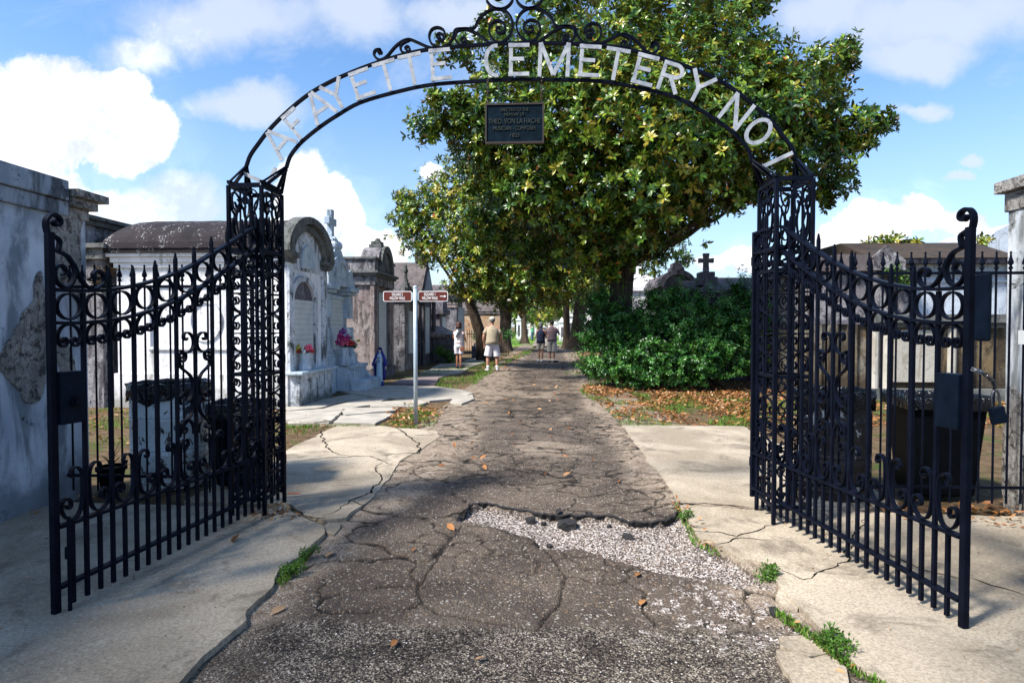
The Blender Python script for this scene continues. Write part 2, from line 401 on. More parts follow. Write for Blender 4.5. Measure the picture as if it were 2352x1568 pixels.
def thing(name, label, cat, loc=(0, 0, 0), rz=0, group=None):
    o = bpy.data.objects.new(name, None); COL.objects.link(o); o.empty_display_size = .2
    o.location = loc; o.rotation_euler = (0, 0, rz)
    return tag(o, label, cat, group)
def kind(o, k_): o['kind'] = k_; return o
def npmesh(name, V, F, mat, parent=None, rnd=None, smooth=False, attrs=None):
    """fast mesh; F = (n,3|4) int array"""
    me = bpy.data.meshes.new(name); V = np.asarray(V, np.float32); F = np.asarray(F, np.int32); k_ = F.shape[1]
    me.vertices.add(len(V)); me.vertices.foreach_set('co', V.ravel())
    me.loops.add(F.size); me.loops.foreach_set('vertex_index', F.ravel())
    me.polygons.add(len(F)); me.polygons.foreach_set('loop_start', np.arange(0, F.size, k_, dtype=np.int32))
    me.polygons.foreach_set('loop_total', np.full(len(F), k_, np.int32))
    me.polygons.foreach_set('use_smooth', np.full(len(F), smooth))
    if rnd is not None:
        a = me.attributes.new('rnd', 'FLOAT', 'FACE'); a.data.foreach_set('value', np.asarray(rnd, np.float32))
    if attrs:
        for n_, arr in attrs.items():
            a = me.attributes.new(n_, 'FLOAT', 'POINT'); a.data.foreach_set('value', np.asarray(arr, np.float32))
    me.update(calc_edges=True); me.validate()
    me.materials.append(MATS[mat])
    o = bpy.data.objects.new(name, me); COL.objects.link(o)
    if parent is not None:
        o.parent = parent
        o.location = tuple(-c for c in parent.location)
    return o
# ---------- numpy value noise ----------
_NT = RNG.random((256, 256))
def vnoise(x, y):
    xi = np.floor(x).astype(int); yi = np.floor(y).astype(int); fx = x-xi; fy = y-yi
    fx = fx*fx*(3-2*fx); fy = fy*fy*(3-2*fy)
    a = _NT[xi % 256, yi % 256]; b = _NT[(xi+1) % 256, yi % 256]; c = _NT[xi % 256, (yi+1) % 256]; d = _NT[(xi+1) % 256, (yi+1) % 256]
    return (a*(1-fx)+b*fx)*(1-fy)+(c*(1-fx)+d*fx)*fy
def fbm(x, y, o=4):
    s = 0; a = .5; t = 0
    for i in range(o):
        s = s+a*vnoise(x*2**i+17.3*i, y*2**i+5.1*i); t += a; a *= .5
    return s/t
def sdf(px, py, poly):
    """signed distance, negative inside"""
    P = np.array(poly, float); d = np.full(px.shape, 1e9); ins = np.zeros(px.shape, bool)
    for i in range(len(P)):
        a = P[i]; b = P[(i+1) % len(P)]; e = b-a
        wx = px-a[0]; wy = py-a[1]
        t = np.clip((wx*e[0]+wy*e[1])/(e@e+1e-12), 0, 1)
        d = np.minimum(d, np.hypot(wx-e[0]*t, wy-e[1]*t))
        c = ((a[1] > py) != (b[1] > py)) & (px < (b[0]-a[0])*(py-a[1])/((b[1]-a[1])+1e-12)+a[0])
        ins ^= c
    return np.where(ins, -d, d)
def sstep(x, a, b):
    t = np.clip((x-a)/(b-a), 0, 1); return t*t*(3-2*t)
def edgecrack(X, Y, cell, seed, width, warp=.3):
    """narrow lines between warped Voronoi cells"""
    r = np.random.default_rng(seed)
    x0, x1, y0, y1 = X.min()-2*cell, X.max()+2*cell, Y.min()-2*cell, Y.max()+2*cell
    nx = int((x1-x0)/cell)+1; ny = int((y1-y0)/cell)+1
    gx, gy = np.meshgrid(np.arange(nx), np.arange(ny), indexing='ij')
    PX = x0+(gx+r.random(gx.shape))*cell; PY = y0+(gy+r.random(gx.shape))*cell
    Xw = X+(fbm(X*2.2/cell*.6, Y*2.2/cell*.6, 5)-.5)*cell*warp*2; Yw = Y+(fbm(X*2.2/cell*.6+40, Y*2.2/cell*.6+9, 5)-.5)*cell*warp*2
    ci = ((Xw-x0)/cell).astype(int); cj = ((Yw-y0)/cell).astype(int)
    d1 = np.full(X.shape, 1e9); d2 = np.full(X.shape, 1e9)
    for di in (-2, -1, 0, 1, 2):
        for dj in (-2, -1, 0, 1, 2):
            i = np.clip(ci+di, 0, nx-1); j = np.clip(cj+dj, 0, ny-1)
            d = np.hypot(Xw-PX[i, j], Yw-PY[i, j])
            new1 = d < d1
            d2 = np.where(new1, d1, np.minimum(d2, d)); d1 = np.where(new1, d, d1)
    return 1-sstep((d2-d1)/2, 0, width)
# ---------- camera, sun, sky ----------
cam = bpy.data.cameras.new('camera'); cam.sensor_width = 36; cam.lens = 1400/2352*36; cam.clip_end = 5000; cam.clip_start = .05
co_ = bpy.data.objects.new('camera', cam); COL.objects.link(co_); scene.camera = co_
co_.location = (0, 0, EYE); co_.rotation_euler = (R(90)-PIT, 0, TH)
SUN_EL, SUN_AZ = 50.0, 236.0   # azimuth clockwise from +Y (north); the sun stands behind to the left
sd = bpy.data.lights.new('sun', 'SUN'); sd.energy = 4.3; sd.angle = R(8.0); sd.color = (1, .95, .87)
so = bpy.data.objects.new('sun', sd); COL.objects.link(so)
az = R(SUN_AZ); el = R(SUN_EL)
sdir = Vector((math.sin(az)*math.cos(el), math.cos(az)*math.cos(el), math.sin(el)))
so.rotation_euler = sdir.to_track_quat('Z', 'Y').to_euler()
w = bpy.data.worlds.new('World'); scene.world = w; w.use_nodes = True
nt = w.node_tree; nt.nodes.clear(); k = N(nt)
sky = k.n('ShaderNodeTexSky', sky_type='NISHITA', sun_disc=False, sun_elevation=el, sun_rotation=az, air_density=1.1, dust_density=.6, ozone_density=1.6).outputs[0]
d = k.coord('Generated'); sp = k.n('ShaderNodeSeparateXYZ', {0: d})
yy = k.math('MAXIMUM', k.math('ABSOLUTE', sp.outputs[1]), .05)
u = k.math('DIVIDE', sp.outputs[0], yy); v = k.math('DIVIDE', sp.outputs[2], yy)
uv = k.n('ShaderNodeCombineXYZ', {0: u, 1: v, 2: 0.0}).outputs[0]
wn = k.n('ShaderNodeTexNoise', {'Vector': uv, 'Scale': 7.0, 'Detail': 7.0, 'Roughness': .62}).outputs['Color']
uvw = k.vmath('ADD', uv, k.vmath('SCALE', k.vmath('SUBTRACT', wn, (.5, .5, .5)), (0, 0, 0)))
wv = k.vmath('SUBTRACT', wn, (.5, .5, .5))
sc_ = k.n('ShaderNodeVectorMath', {0: wv, 'Scale': .11}, operation='SCALE').outputs[0]
uvw = k.vmath('ADD', uv, sc_)
def blobs(lst, vec):
    acc = None
    for px, py, rx, ry in lst:
        a, b, c = ray(px, py); c0 = (a/b, c/b, 0)
        q = k.vmath('MULTIPLY', k.vmath('SUBTRACT', vec, c0), (1400/rx, 1400/ry, 0))
        val = k.math('SUBTRACT', 1.0, k.vmath('LENGTH', q))
        acc = val if acc is None else k.math('MAXIMUM', acc, val)
    return acc
hard = blobs([(110, 250, 240, 140), (30, 330, 190, 150), (300, 300, 150, 110), (250, 200, 110, 70), (60, 480, 330, 90), (700, 420, 85, 100), (770, 500, 90, 110), (870, 590, 90, 75), (690, 560, 130, 110),
              (985, 402, 34, 32), (2010, 530, 95, 58), (2110, 490, 60, 50), (1950, 560, 90, 50), (2200, 520, 70, 40), (1705, 592, 70, 32), (1640, 600, 60, 22), (940, 690, 120, 70)], uvw)
soft = blobs([(520, 40, 380, 120), (330, 110, 160, 80), (820, 20, 200, 90), (1060, 30, 170, 80), (2180, 40, 400, 130), (1900, 20, 200, 110), (2120, 130, 200, 75), (2105, 243, 90, 26), (2235, 350, 50, 26), (2200, 390, 36, 22), (400, 480, 260, 110), (560, 240, 220, 60)], uvw)
fine = k.noise(uv, 13.0, 9, .68, .3); mid_ = k.noise(uv, 5.5, 9, .66, .3)
mh = k.smooth(k.math('ADD', hard, k.math('MULTIPLY', k.math('SUBTRACT', fine, .5), .75)), .0, .25)
ms = k.math('MULTIPLY', k.smooth(k.math('ADD', soft, k.math('MULTIPLY', k.math('SUBTRACT', mid_, .5), 1.1)), .0, .75), .80)
wisp = k.math('MULTIPLY', k.smooth(k.noise(k.mapping(uv, (1, 2.2, 1)), 2.2, 8, .68, .5), .44, .74), .5)
mask = k.math('MAXIMUM', k.math('MAXIMUM', mh, ms), wisp)
lo = k.math('SUBTRACT', 1.0, k.smooth(sp.outputs[2], .0, .42))
mask = k.math('MAXIMUM', mask, k.math('MULTIPLY', lo, .45))
shade = k.smooth(k.math('ADD', k.noise(uvw, 7.0, 9, .68, .3), k.math('MULTIPLY', hard, .16)), .38, .66)
ccol = k.mix(shade, (4.9, 5.4, 6.3), (8.0, 8.05, 8.1))
skyb = k.mix(1.0, sky, (.92, 1.2, 1.46), 'MULTIPLY')
colr = k.mix(mask, skyb, ccol)
bg = k.n('ShaderNodeBackground', {'Color': colr, 'Strength': .08})
k.n('ShaderNodeOutputWorld', {'Surface': bg.outputs[0]})
w.cycles.sampling_method = 'MANUAL'; w.cycles.sample_map_resolution = 512
scene.view_settings.view_transform = 'Standard'; scene.view_settings.look = 'None'
scene.view_settings.exposure = 1.05; scene.view_settings.gamma = 1
scene.render.engine = 'CYCLES'; scene.cycles.use_denoising = True
scene.cycles.max_bounces = 6; scene.cycles.transparent_max_bounces = 8
# ================= IRONWORK =================
GX = -0.235
def cat(pts, n=6, closed=False):
    """Catmull-Rom through 2-D points"""
    P = [np.array(p, float) for p in pts]; out = []
    m = len(P)
    for i in range(m if closed else m-1):
        p0 = P[(i-1) % m] if (closed or i > 0) else 2*P[0]-P[1]
        p1 = P[i]; p2 = P[(i+1) % m]
        p3 = P[(i+2) % m] if (closed or i+2 < m) else 2*P[-1]-P[-2]
        for j in range(n):
            t = j/n
            q = .5*((2*p1)+(-p0+p2)*t+(2*p0-5*p1+4*p2-p3)*t*t+(-p0+3*p1-3*p2+p3)*t**3)
            out.append((q[0], q[1]))
    if not closed: out.append(tuple(P[-1]))
    return out
def spiral(cx, cz, r0, r1, a0, a1, n=18):
    """points from angle a0 to a1 (degrees), radius r0 to r1"""
    return [(cx+(r0+(r1-r0)*i/n)*math.cos(R(a0+(a1-a0)*i/n)), cz+(r0+(r1-r0)*i/n)*math.sin(R(a0+(a1-a0)*i/n))) for i in range(n+1)]
def flipx(pts, c=0): return [(2*c-a, b) for a, b in pts]
AY = 4.88
arch = thing('entrance_arch', 'black wrought iron entrance arch on two lattice towers with white metal letters', 'gate arch', (GX, AY, 0))
def A3(pts, y=AY): return [(GX+a, y, b) for a, b in pts]
OUT_ = [(-2.19,2.80),(-2.155,2.89),(-2.09,2.98),(-2.0,3.09),(-1.865,3.22),(-1.68,3.365),(-1.5,3.465),(-1.32,3.54),(-1.13,3.607),(-.93,3.663),(-.7,3.708),(-.33,3.733),(0,3.742)]
INN_ = [(-1.855,2.79),(-1.825,2.875),(-1.765,2.955),(-1.69,3.025),(-1.57,3.115),(-1.44,3.197),(-1.25,3.298),(-.97,3.374),(-.67,3.430),(-.32,3.449),(0,3.457)]
OUTC = cat(OUT_+flipx(OUT_[:-1])[::-1], 5); INNC = cat(INN_+flipx(INN_[:-1])[::-1], 5)
MB().sweep(A3(OUTC), .028, .022, (0, 1, 0)).build('outer_rim', 'iron', arch, True)
MB().sweep(A3(INNC), .028, .022, (0, 1, 0)).build('inner_rim', 'iron', arch, True)
# --- letters ---
def resample(c, n):
    c = np.array(c); d = np.r_[0, np.cumsum(np.hypot(*np.diff(c, axis=0).T))]; t = np.linspace(0, d[-1], n)
    return np.c_[np.interp(t, d, c[:, 0]), np.interp(t, d, c[:, 1])]
oc = resample(OUTC, 200); ic = resample(INNC, 200)
arc = lambda cx, cy, rx, ry, a0, a1, n=14: [(cx+rx*math.cos(R(a0+(a1-a0)*i/n)), cy+ry*math.sin(R(a0+(a1-a0)*i/n))) for i in range(n+1)]
GL = {'L': [[(-.38, 1), (-.38, 0)], [(-.5, .07), (.5, .07)]],
 'A': [[(-.5, 0), (-.03, 1)], [(.5, 0), (.03, 1)], [(-.3, .33), (.3, .33)]],
 'F': [[(-.38, 0), (-.38, 1)], [(-.5, .93), (.5, .93)], [(-.38, .52), (.25, .52)]],
 'Y': [[(-.5, 1), (0, .5)], [(.5, 1), (0, .5)], [(0, .54), (0, 0)]],
 'E': [[(-.38, 0), (-.38, 1)], [(-.5, .93), (.5, .93)], [(-.38, .52), (.25, .52)], [(-.5, .07), (.5, .07)]],
 'T': [[(-.55, .93), (.55, .93)], [(0, .93), (0, 0)]],
 'C': [arc(.22, .5, .62, .44, 80, 280)],
 'M': [[(-.5, 0), (-.5, 1)], [(-.5, 1), (0, .05)], [(0, .05), (.5, 1)], [(.5, 1), (.5, 0)]],
 'R': [[(-.4, 0), (-.4, 1)], [(-.4, .93), (.1, .93)]+arc(.1, .72, .34, .21, 90, -90)+[(-.4, .51)], [(-.02, .51), (.45, 0)]],
 'N': [[(-.42, 0), (-.42, 1)], [(-.42, .97), (.42, .03)], [(.42, 0), (.42, 1)]],
 'O': [arc(0, .5, .48, .44, 90, 450, 22)],
 '1': [[(0, 0), (0, 1)]]}
LET = [('L', 600, 397, .17), ('A', 650, 334, .19), ('F', 684, 285, .14), ('A', 739, 256, .19), ('Y', 775, 218.6, .18), ('E', 832, 197, .17), ('T', 889, 178, .17), ('T', 951, 165, .17), ('E', 1010, 154, .17),
       ('C', 1129, 143, .13), ('E', 1192, 140, .165), ('M', 1272, 140, .22), ('E', 1350.6, 141.6, .17), ('T', 1415.5, 147, .17), ('E', 1478.7, 164, .17), ('R', 1535, 191, .17), ('Y', 1602, 207, .19),
       ('N', 1685, 262, .19), ('O', 1737, 307, .15), ('1', 1783, 369, .1)]
for ch, px, py, wd in LET:
    x, _, z = onY(px, py, AY); x -= GX
    if ch in 'L1': mid = (oc+ic)/2
    mid = (oc+ic)/2; i = int(np.argmin(np.hypot(mid[:, 0]-x, mid[:, 1]-z))); i = min(max(i, 3), 196)
    T = mid[i+3]-mid[i-3]; T /= np.hypot(*T); Nn = np.array((-T[1], T[0]))
    if Nn @ (oc[i]-ic[i]) < 0: Nn = -Nn
    h = abs((oc[i]-ic[i]) @ Nn)-.022
    c = mid[i]
    if ch in 'L1': h = .25; c = np.array((x, z))
    mb = MB()
    for q, st in enumerate(GL[ch]):
        pts = [c+T*a*wd+Nn*(b-.5)*h for a, b in st]
        mb.sweep([(GX+p[0], AY-.028-.0025*q, p[1]) for p in pts], .008, .030, (0, 1, 0))
    mb.build('letter', 'letter_paint', arch, True)
# --- crest scrolls ---
def Z8(X, Y):
    p = onY((1400+X/1.68)/1.7415, Y/1.68/1.7415, AY); return (p[0]-GX, p[2])
def z8(l): return [Z8(*q) for q in l]
crest = [
 z8([(200,365),(188,350),(205,335),(205,360),(212,350),(195,335),(168,345),(165,378),(200,405),(245,385),(300,322),(350,282),(400,268),(455,288),(515,315),(560,328)]),
 z8([(385,340),(372,328),(385,315),(400,325),(398,350),(370,360),(345,345),(342,310),(365,288),(400,272)]),
 z8([(600,262),(585,248),(605,232),(625,250),(612,275),(575,268),(590,205),(640,225),(640,265)][:5]+[(585,275),(552,240),(590,190),(640,215),(640,260),(600,305)][0:0]),
 z8([(610,250),(595,262),(582,245),(600,228),(628,242),(625,272),(590,280)]),
 z8([(645,245),(628,205),(590,188),(550,203),(533,250),(552,300),(600,322),(650,312),(690,262),(708,205),(765,196),(833,190),(868,130),(925,80),(990,62),(1050,82),(1088,135),(1090,200),(1062,258),(1005,290),(955,262),(935,205),(955,160),(1000,143),(1038,168),(1042,208),(1015,228),(985,215),(990,190),(1010,190)]),
 z8([(775,280),(757,288),(745,270),(765,255),(783,275),(770,305),(730,300),(705,255),(722,212),(775,200),(850,228),(905,268),(945,300)]),
 z8([(918,8),(950,45),(1000,65),(1055,50),(1092,5),(1090,-60),(1040,-95),(985,-85),(960,-40),(985,-5),(1020,-10),(1020,-40)]),
]
for i, c in enumerate(crest):
    if i == 2: continue
    for f in (False, True):
        cc = cat(flipx(c) if f else c, 6)
        MB().sweep(A3(cc), .032, .016, (0, 1, 0)).build('crest_scroll', 'iron', arch, True)
# --- towers ---
def tower(sx):
    xi = GX+sx*1.98; xo = GX+sx*2.245; y0, y1 = 4.70, 5.07; H = 2.61
    xa, xb = min(xi, xo), max(xi, xo)
    for x in (xa, xb):
        for y in (y0, y1):
            MB().box(x-.014, x+.014, y-.014, y+.014, -.03, H).build('post', 'iron', arch, True, bevel=.003)
    for z in (.13, 1.12, 1.93, 2.10, H):
        t = .016 if z < H else .022
        mb = MB()
        for y in (y0, y1): mb.box(xa+.0145, xb-.0145, y-.010, y+.010, z-t*.8, z+t*.8)
        for x in (xa, xb): mb.box(x-.010, x+.010, y0+.0145, y1-.0145, z-t*.8, z+t*.8)
        mb.build('cross_beam', 'iron', arch, True)
    def panel(P, wf, nrm):
        mb = MB(); hw = wf/2-.02
        mb.sweep([P(0, .13), P(0, H)], .012, .012, nrm)
        def both(pts, w=.017, t=.009):
            mb.sweep([P(a, b) for a, b in cat(pts, 4)], w, t, nrm); mb.sweep([P(-a, b) for a, b in cat(pts, 4)], w, t, nrm)
        z = .16; hh = .318
        for q in range(6):
            zz = z+q*hh
            if q >= 3: zz += .015
            c = .5*hh
            r = .036
            up = [(hw*.62, zz+hh*.72), (hw*.50, zz+hh*.80), (hw*.62, zz+hh*.90), (hw*.86, zz+hh*.86), (hw*.92, zz+hh*.70), (hw*.66, zz+hh*.58), (hw*.12, zz+hh*.5)]
            dn = [(a, 2*(zz+hh*.5)-b) for a, b in up][::-1]
            both(up+dn[1:])
            both([(.012, zz+hh*.98), (hw*.30, zz+hh*1.0), (hw*.95, zz+hh*.995)])
        # crowning scrolls under the top beam
        both([(hw*.55, 2.50), (hw*.38, 2.46), (hw*.50, 2.40), (hw*.80, 2.43), (hw*.92, 2.52), (hw*.6, 2.575), (hw*.1, 2.54), (.012, 2.46)])
        both([(.012, 2.50), (hw*.45, 2.44), (hw*.62, 2.34), (hw*.45, 2.23), (.012, 2.20)])
        both([(hw*.60, 2.30), (hw*.78, 2.36), (hw*.92, 2.28), (hw*.80, 2.17), (hw*.5, 2.15), (hw*.42, 2.20), (hw*.55, 2.225)])
        mb.build('scroll_panel', 'iron', arch, True)
    panel(lambda a, b: ((xa+xb)/2+a, y0, b), xb-xa, (0, 1, 0))
    panel(lambda a, b: ((xa+xb)/2+a, y1, b), xb-xa, (0, 1, 0))
    panel(lambda a, b: (xi, (y0+y1)/2+a, b), y1-y0, (1, 0, 0))
    panel(lambda a, b: (xo, (y0+y1)/2+a, b), y1-y0, (1, 0, 0))
    # sloping braces to the arch feet
    for fx, fz, x in ((GX+sx*2.19, 2.81, xo), (GX+sx*1.855, 2.80, xi)):
        for y in (y0, y1):
            a = Vector((fx, AY, fz)); b = Vector((x, y, H+.02))
            MB().sweep([a, b], .022, .026, (0, .3, 1)).build('brace', 'iron', arch, True)
            mid = b.lerp(Vector((x, AY, H+.02)), .45)
            MB().sweep([a-Vector((0, 0, .02)), mid], .02, .024, (0, 1, .2)).build('brace', 'iron', arch, True)
        MB().sweep([(x, y0, H+.03), (x, y1, H+.03)], .03, .02, (1, 0, 0)).build('brace', 'iron', arch, True)
tower(-1); tower(1)
# --- hanging memorial plaque ---
pc = onY(1182, 285, 4.86)
pq = thing('memorial_plaque', 'dark blue-green bronze plaque with raised lettering hanging on two chains under the arch', 'plaque', pc)
x0, _, z1 = onY(1118, 243, 4.86); x1, _, z0 = onY(1246, 326, 4.86)
MB().box(x0, x1, 4.85, 4.868, z0, z1).build('plate', 'plaque_metal', pq, True)
fr = MB(); f_ = .012
fr.box(x0-f_, x1+f_, 4.842, 4.874, z1-.002, z1+f_).box(x0-f_, x1+f_, 4.842, 4.874, z0-f_, z0+.002).box(x0-f_, x0+.001, 4.843, 4.873, z0+.0025, z1-.0025).box(x1-.001, x1+f_, 4.843, 4.873, z0+.0025, z1-.0025)
fr.build('border', 'plaque_edge', pq, True)
def text_mesh(body, size, loc, width=None, ext=.002, name='lettering', mat='white_paint', parent=None, rot=(R(90), 0, 0), bold=0.0, sx=1.0):
    cu = bpy.data.curves.new('t', 'FONT'); cu.body = body; cu.size = size; cu.align_x = 'CENTER'; cu.align_y = 'CENTER'; cu.extrude = ext; cu.offset = bold; cu.resolution_u = 3
    o = bpy.data.objects.new('t', cu); COL.objects.link(o); bpy.context.view_layer.update()
    dg = bpy.context.evaluated_depsgraph_get(); me = bpy.data.meshes.new_from_object(o.evaluated_get(dg))
    bpy.data.objects.remove(o)
    xs = [v_.co.x for v_ in me.vertices]
    if width and xs: sx = width/(max(xs)-min(xs))
    for v_ in me.vertices: v_.co.x *= sx
    me.materials.clear(); me.materials.append(MATS[mat])
    ob = bpy.data.objects.new(name, me); COL.objects.link(ob)
    p = Vector(loc)
    if parent is not None: ob.parent = parent; p = p-Vector(parent.location)
    ob.location = p; ob.rotation_euler = rot
    return ob
W_ = x1-x0; H_ = z1-z0; xc = (x0+x1)/2
for body, fy, fw, sz in (('ERECTED TO THE', .86, .50, .038), ('MEMORY OF', .73, .35, .034), ('THEO. VON LA HACHE', .55, .93, .056), ('MUSICIAN - COMPOSER', .36, .76, .044), ('1823', .17, .16, .044)):
    text_mesh(body, sz, (xc, 4.847, z0+H_*fy), W_*fw, .003, 'lettering', 'plaque_text', pq)
for px in (1120, 1244):
    xx = onY(px, 243, 4.86)[0]; mb = MB(); z = z1+.01; top = float(np.interp(xx-GX, [p[0] for p in INNC], [p[1] for p in INNC]))
    q = 0
    while z < top-.01:
        c = [(xx+(.006*math.cos(a) if q % 2 else 0), 4.86+(0 if q % 2 else .006*math.cos(a)), z+.0125+.0125*math.sin(a)) for a in np.linspace(0, 2*math.pi, 9)[:-1]]
        mb.sweep(c, .005, .005, (0, 1, 0) if q % 2 else (1, 0, 0), True); z += .019; q += 1
    mb.build('chain', 'plaque_edge', pq, True)
# --- gate leaves ---
TOPR = [(0,1.693),(.13,1.694),(.29,1.705),(.48,1.74),(.65,1.786),(.82,1.845),(.99,1.918),(1.16,2.008),(1.33,2.10),(1.47,2.178),(1.62,2.258),(1.8,2.262),(2.0,2.26)]
SECR = [(0,1.520),(.13,1.520),(.30,1.534),(.48,1.562),(.65,1.607),(.82,1.665),(.99,1.738),(1.16,1.826),(1.33,1.918),(1.47,1.998),(1.62,2.085),(1.8,2.095),(2.0,2.098)]
def gate_leaf(label, F, Hh, flip):
    L = math.hypot(Hh[0]-F[0], Hh[1]-F[1])
    g = thing('gate_leaf', label, 'gate', (F[0], F[1], 0), math.atan2(Hh[1]-F[1], Hh[0]-F[0]), 'wrought iron gate leaves')
    ny = (0, 1, 0); S = lambda pts, y=0: [(a, y, b) for a, b in pts]
    tr = lambda s: float(np.interp(s, *zip(*TOPR))); se = lambda s: float(np.interp(s, *zip(*SECR)))
    MB().box(-.036, .000, -.017, .017, -.01, 1.99).build('post', 'iron', g, bevel=.004)
    hook = spiral(.012, 2.052, .006, .03, 90, 90+560, 26)
    hk = [(.012+(a-.012)*1.25, b) for a, b in hook]
    MB().sweep(S(cat([(-.03, 1.985), (-.036, 2.02), (-.03, 2.055), (-.002, 2.082), (.034, 2.072), (.042, 2.045), (.022, 2.028), (.006, 2.04), (.014, 2.053)], 6)), .034, .013, ny).build('hook_finial', 'iron', g)
    MB().box(1.985, 2.012, -.018, .018, .10, 2.27).build('hinge_stile', 'iron', g)
    MB().sweep(S([(s, z) for s, z in cat(TOPR, 3)]), .042, .018, ny).build('top_rail', 'iron', g)
    MB().sweep(S([(s, z) for s, z in cat(SECR, 3)]), .040, .017, ny).build('second_rail', 'iron', g)
    MB().sweep(S([(0, .448), (2.0, .465)]), .042, .018, ny).build('lower_rail', 'iron', g)
    MB().sweep(S([(0, .128), (2.0, .176)]), .042, .018, ny).build('bottom_rail', 'iron', g)
    sp_ = 2.01/12; bz = lambda s: .012+.022*s
    for k_ in range(1, 12):
        s = k_*sp_-.003; top = tr(s)+.105+.012*(k_ % 3)*.5 if k_ > 1 else tr(s)-.012
        mb = MB(); w_ = .0098
        mb.box(s-w_, s+w_, -w_, w_, bz(s), top if k_ == 1 else top-.035)
        if k_ > 1:
            zt = top-.035
            mb.add([(s-w_, -w_, zt), (s+w_, -w_, zt), (s+w_, w_, zt), (s-w_, w_, zt), (s-.003, -.004, top+.012), (s+.003, -.004, top+.012), (s+.003, .004, top+.012), (s-.003, .004, top+.012)], [(0, 1, 5, 4), (1, 2, 6, 5), (2, 3, 7, 6), (3, 0, 4, 7), (4, 5, 6, 7)])
        mb.build('bar', 'iron', g)
    for k_ in range(12):
        s = (k_+.5)*sp_-.003
        MB().box(s-.0095, s+.0095, -.0095, .0095, bz(s), .45).build('lower_bar', 'iron', g)
    for k_ in range(12):
        c = (k_+.5)*sp_-.002; a, b = tr(c), se(c); r = min(sp_/2-.016, (a-b)/2-.010)
        sl = (tr(c+.05)-tr(c-.05))/.1
        MB().sweep([(c+r*math.cos(t), 0, (a+b)/2+r*math.sin(t)) for t in np.linspace(0, 2*math.pi, 25)[:-1]], .026, .009, ny, True).build('ring', 'iron', g)
        # curled bracket under the second rail, following its slope
        hw = sp_/2-.017
        half = [(0, -.010), (hw*.6, -.022), (hw*.97, -.06), (hw*.92, -.098), (hw*.62, -.125), (hw*.28, -.116), (hw*.2, -.092), (hw*.42, -.078), (hw*.6, -.092), (hw*.5, -.105)]
        full = flipx(half)[::-1]+half[1:]
        MB().sweep(S([(c+p, b+q+p*sl) for p, q in cat(full, 4)]), .024, .0085, ny).build('scroll_bracket', 'iron', g)
        # U shaped scroll on the lower rail: tall arm beside odd bars, short arm beside even bars
        tall_left = (k_ % 2 == 1)
        m = hw; U = [(m*.28, .262), (m*.45, .285), (m*.20, .298), (m*-.05, .278), (m*.02, .235), (m*.45, .225), (m*.80, .25)]
        U = [(-m*.20, .255), (-m*.05, .238), (m*.10, .258), (-m*.10, .288), (-m*.55, .285), (-m*.90, .25), (-m*.97, .17), (-m*.9, .09), (-m*.55, .03), (0, .012), (m*.55, .03), (m*.9, .075), (m*.85, .115), (m*.5, .132), (m*.15, .115), (m*.12, .085), (m*.38, .075), (m*.5, .095)]
        if not tall_left: U = flipx(U)
        MB().sweep(S([(c+p, .452+q+.008*c) for p, q in cat(U, 4)]), .026, .0085, ny).build('rail_scroll', 'iron', g)
    # lyre of S scrolls in the middle of the leaf
    c = 6*sp_-.003
    for sg in (-1, 1):
        for pts in ([(.082, 1.385), (.066, 1.40), (.082, 1.42), (.110, 1.412), (.118, 1.38), (.09, 1.345), (.052, 1.35), (.03, 1.39), (.018, 1.46)][::-1] if False else [(.075, 1.395), (.088, 1.38), (.105, 1.395), (.098, 1.425), (.062, 1.43), (.024, 1.40), (.016, 1.35), (.04, 1.31), (.085, 1.295), (.14, 1.315)],
                    [(.118, 1.262), (.132, 1.272), (.142, 1.255), (.125, 1.235), (.095, 1.25), (.09, 1.285), (.118, 1.30), (.15, 1.28)],
                    [(.15, 1.25), (.13, 1.20), (.05, 1.14), (.028, 1.07), (.045, 1.00), (.09, .955), (.135, .96), (.145, 1.0), (.118, 1.03), (.09, 1.01), (.098, .985)],
                    [(.045, 1.0), (.03, .92), (.06, .86), (.135, .79), (.15, .74)],
                    [(.02, .74), (.028, .80), (.075, .85), (.128, .835), (.142, .79), (.118, .76), (.09, .775), (.1, .80)]):
            MB().sweep(S([(c+sg*p, q+.03) for p, q in cat(pts, 5)]), .026, .0085, ny).build('lyre_scroll', 'iron', g)
    # harp shaped scroll between post and top rail
    MB().sweep(S(cat([(.0, 1.975), (.036, 1.952), (.028, 1.90), (.03, 1.893), (.085, 1.87), (.122, 1.80), (.10, 1.73), (.055, 1.708), (.012, 1.745), (.008, 1.80), (.04, 1.825), (.07, 1.795), (.05, 1.772)], 6)), .030, .011, ny).build('harp_scroll', 'iron', g)
    MB().sweep(S(cat([(.112, 1.84), (.145, 1.775), (.19, 1.722), (.245, 1.712), (.292, 1.745), (.296, 1.79), (.26, 1.815), (.232, 1.795), (.242, 1.77), (.262, 1.776)], 6)), .030, .011, ny).build('harp_scroll', 'iron', g)
    # lock box, knob and cane bolt
    lb = MB().box(.002, .14, -.035, .035, .985, 1.262).build('lock_box', 'iron_plate', g, bevel=.004)
    if not flip:
        MB().tube([(.075, -.036, 1.10), (.075, -.052, 1.10)], .028, 16).tube([(.075, -.052, 1.10), (.075, -.062, 1.10)], .016, 12).build('knob', 'iron', lb)
    else:
        MB().box(-.135, -.054, -.012, .012, 1.43, 1.755).build('guard_plate', 'iron_plate', g, bevel=.012)
        MB().box(.02, .125, -.0375, -.0355, 1.0, 1.03).build('slot', 'rubber', lb)
    MB().tube([(.022, -.045, .50), (.022, -.045, -.0)], .010, 8).tube([(.022, -.045, .06), (.05, -.045, .06)], .008, 6).tube([(.022, -.045, .28), (.022, -.045, .34)], .02, 10).build('cane_bolt', 'iron', g)
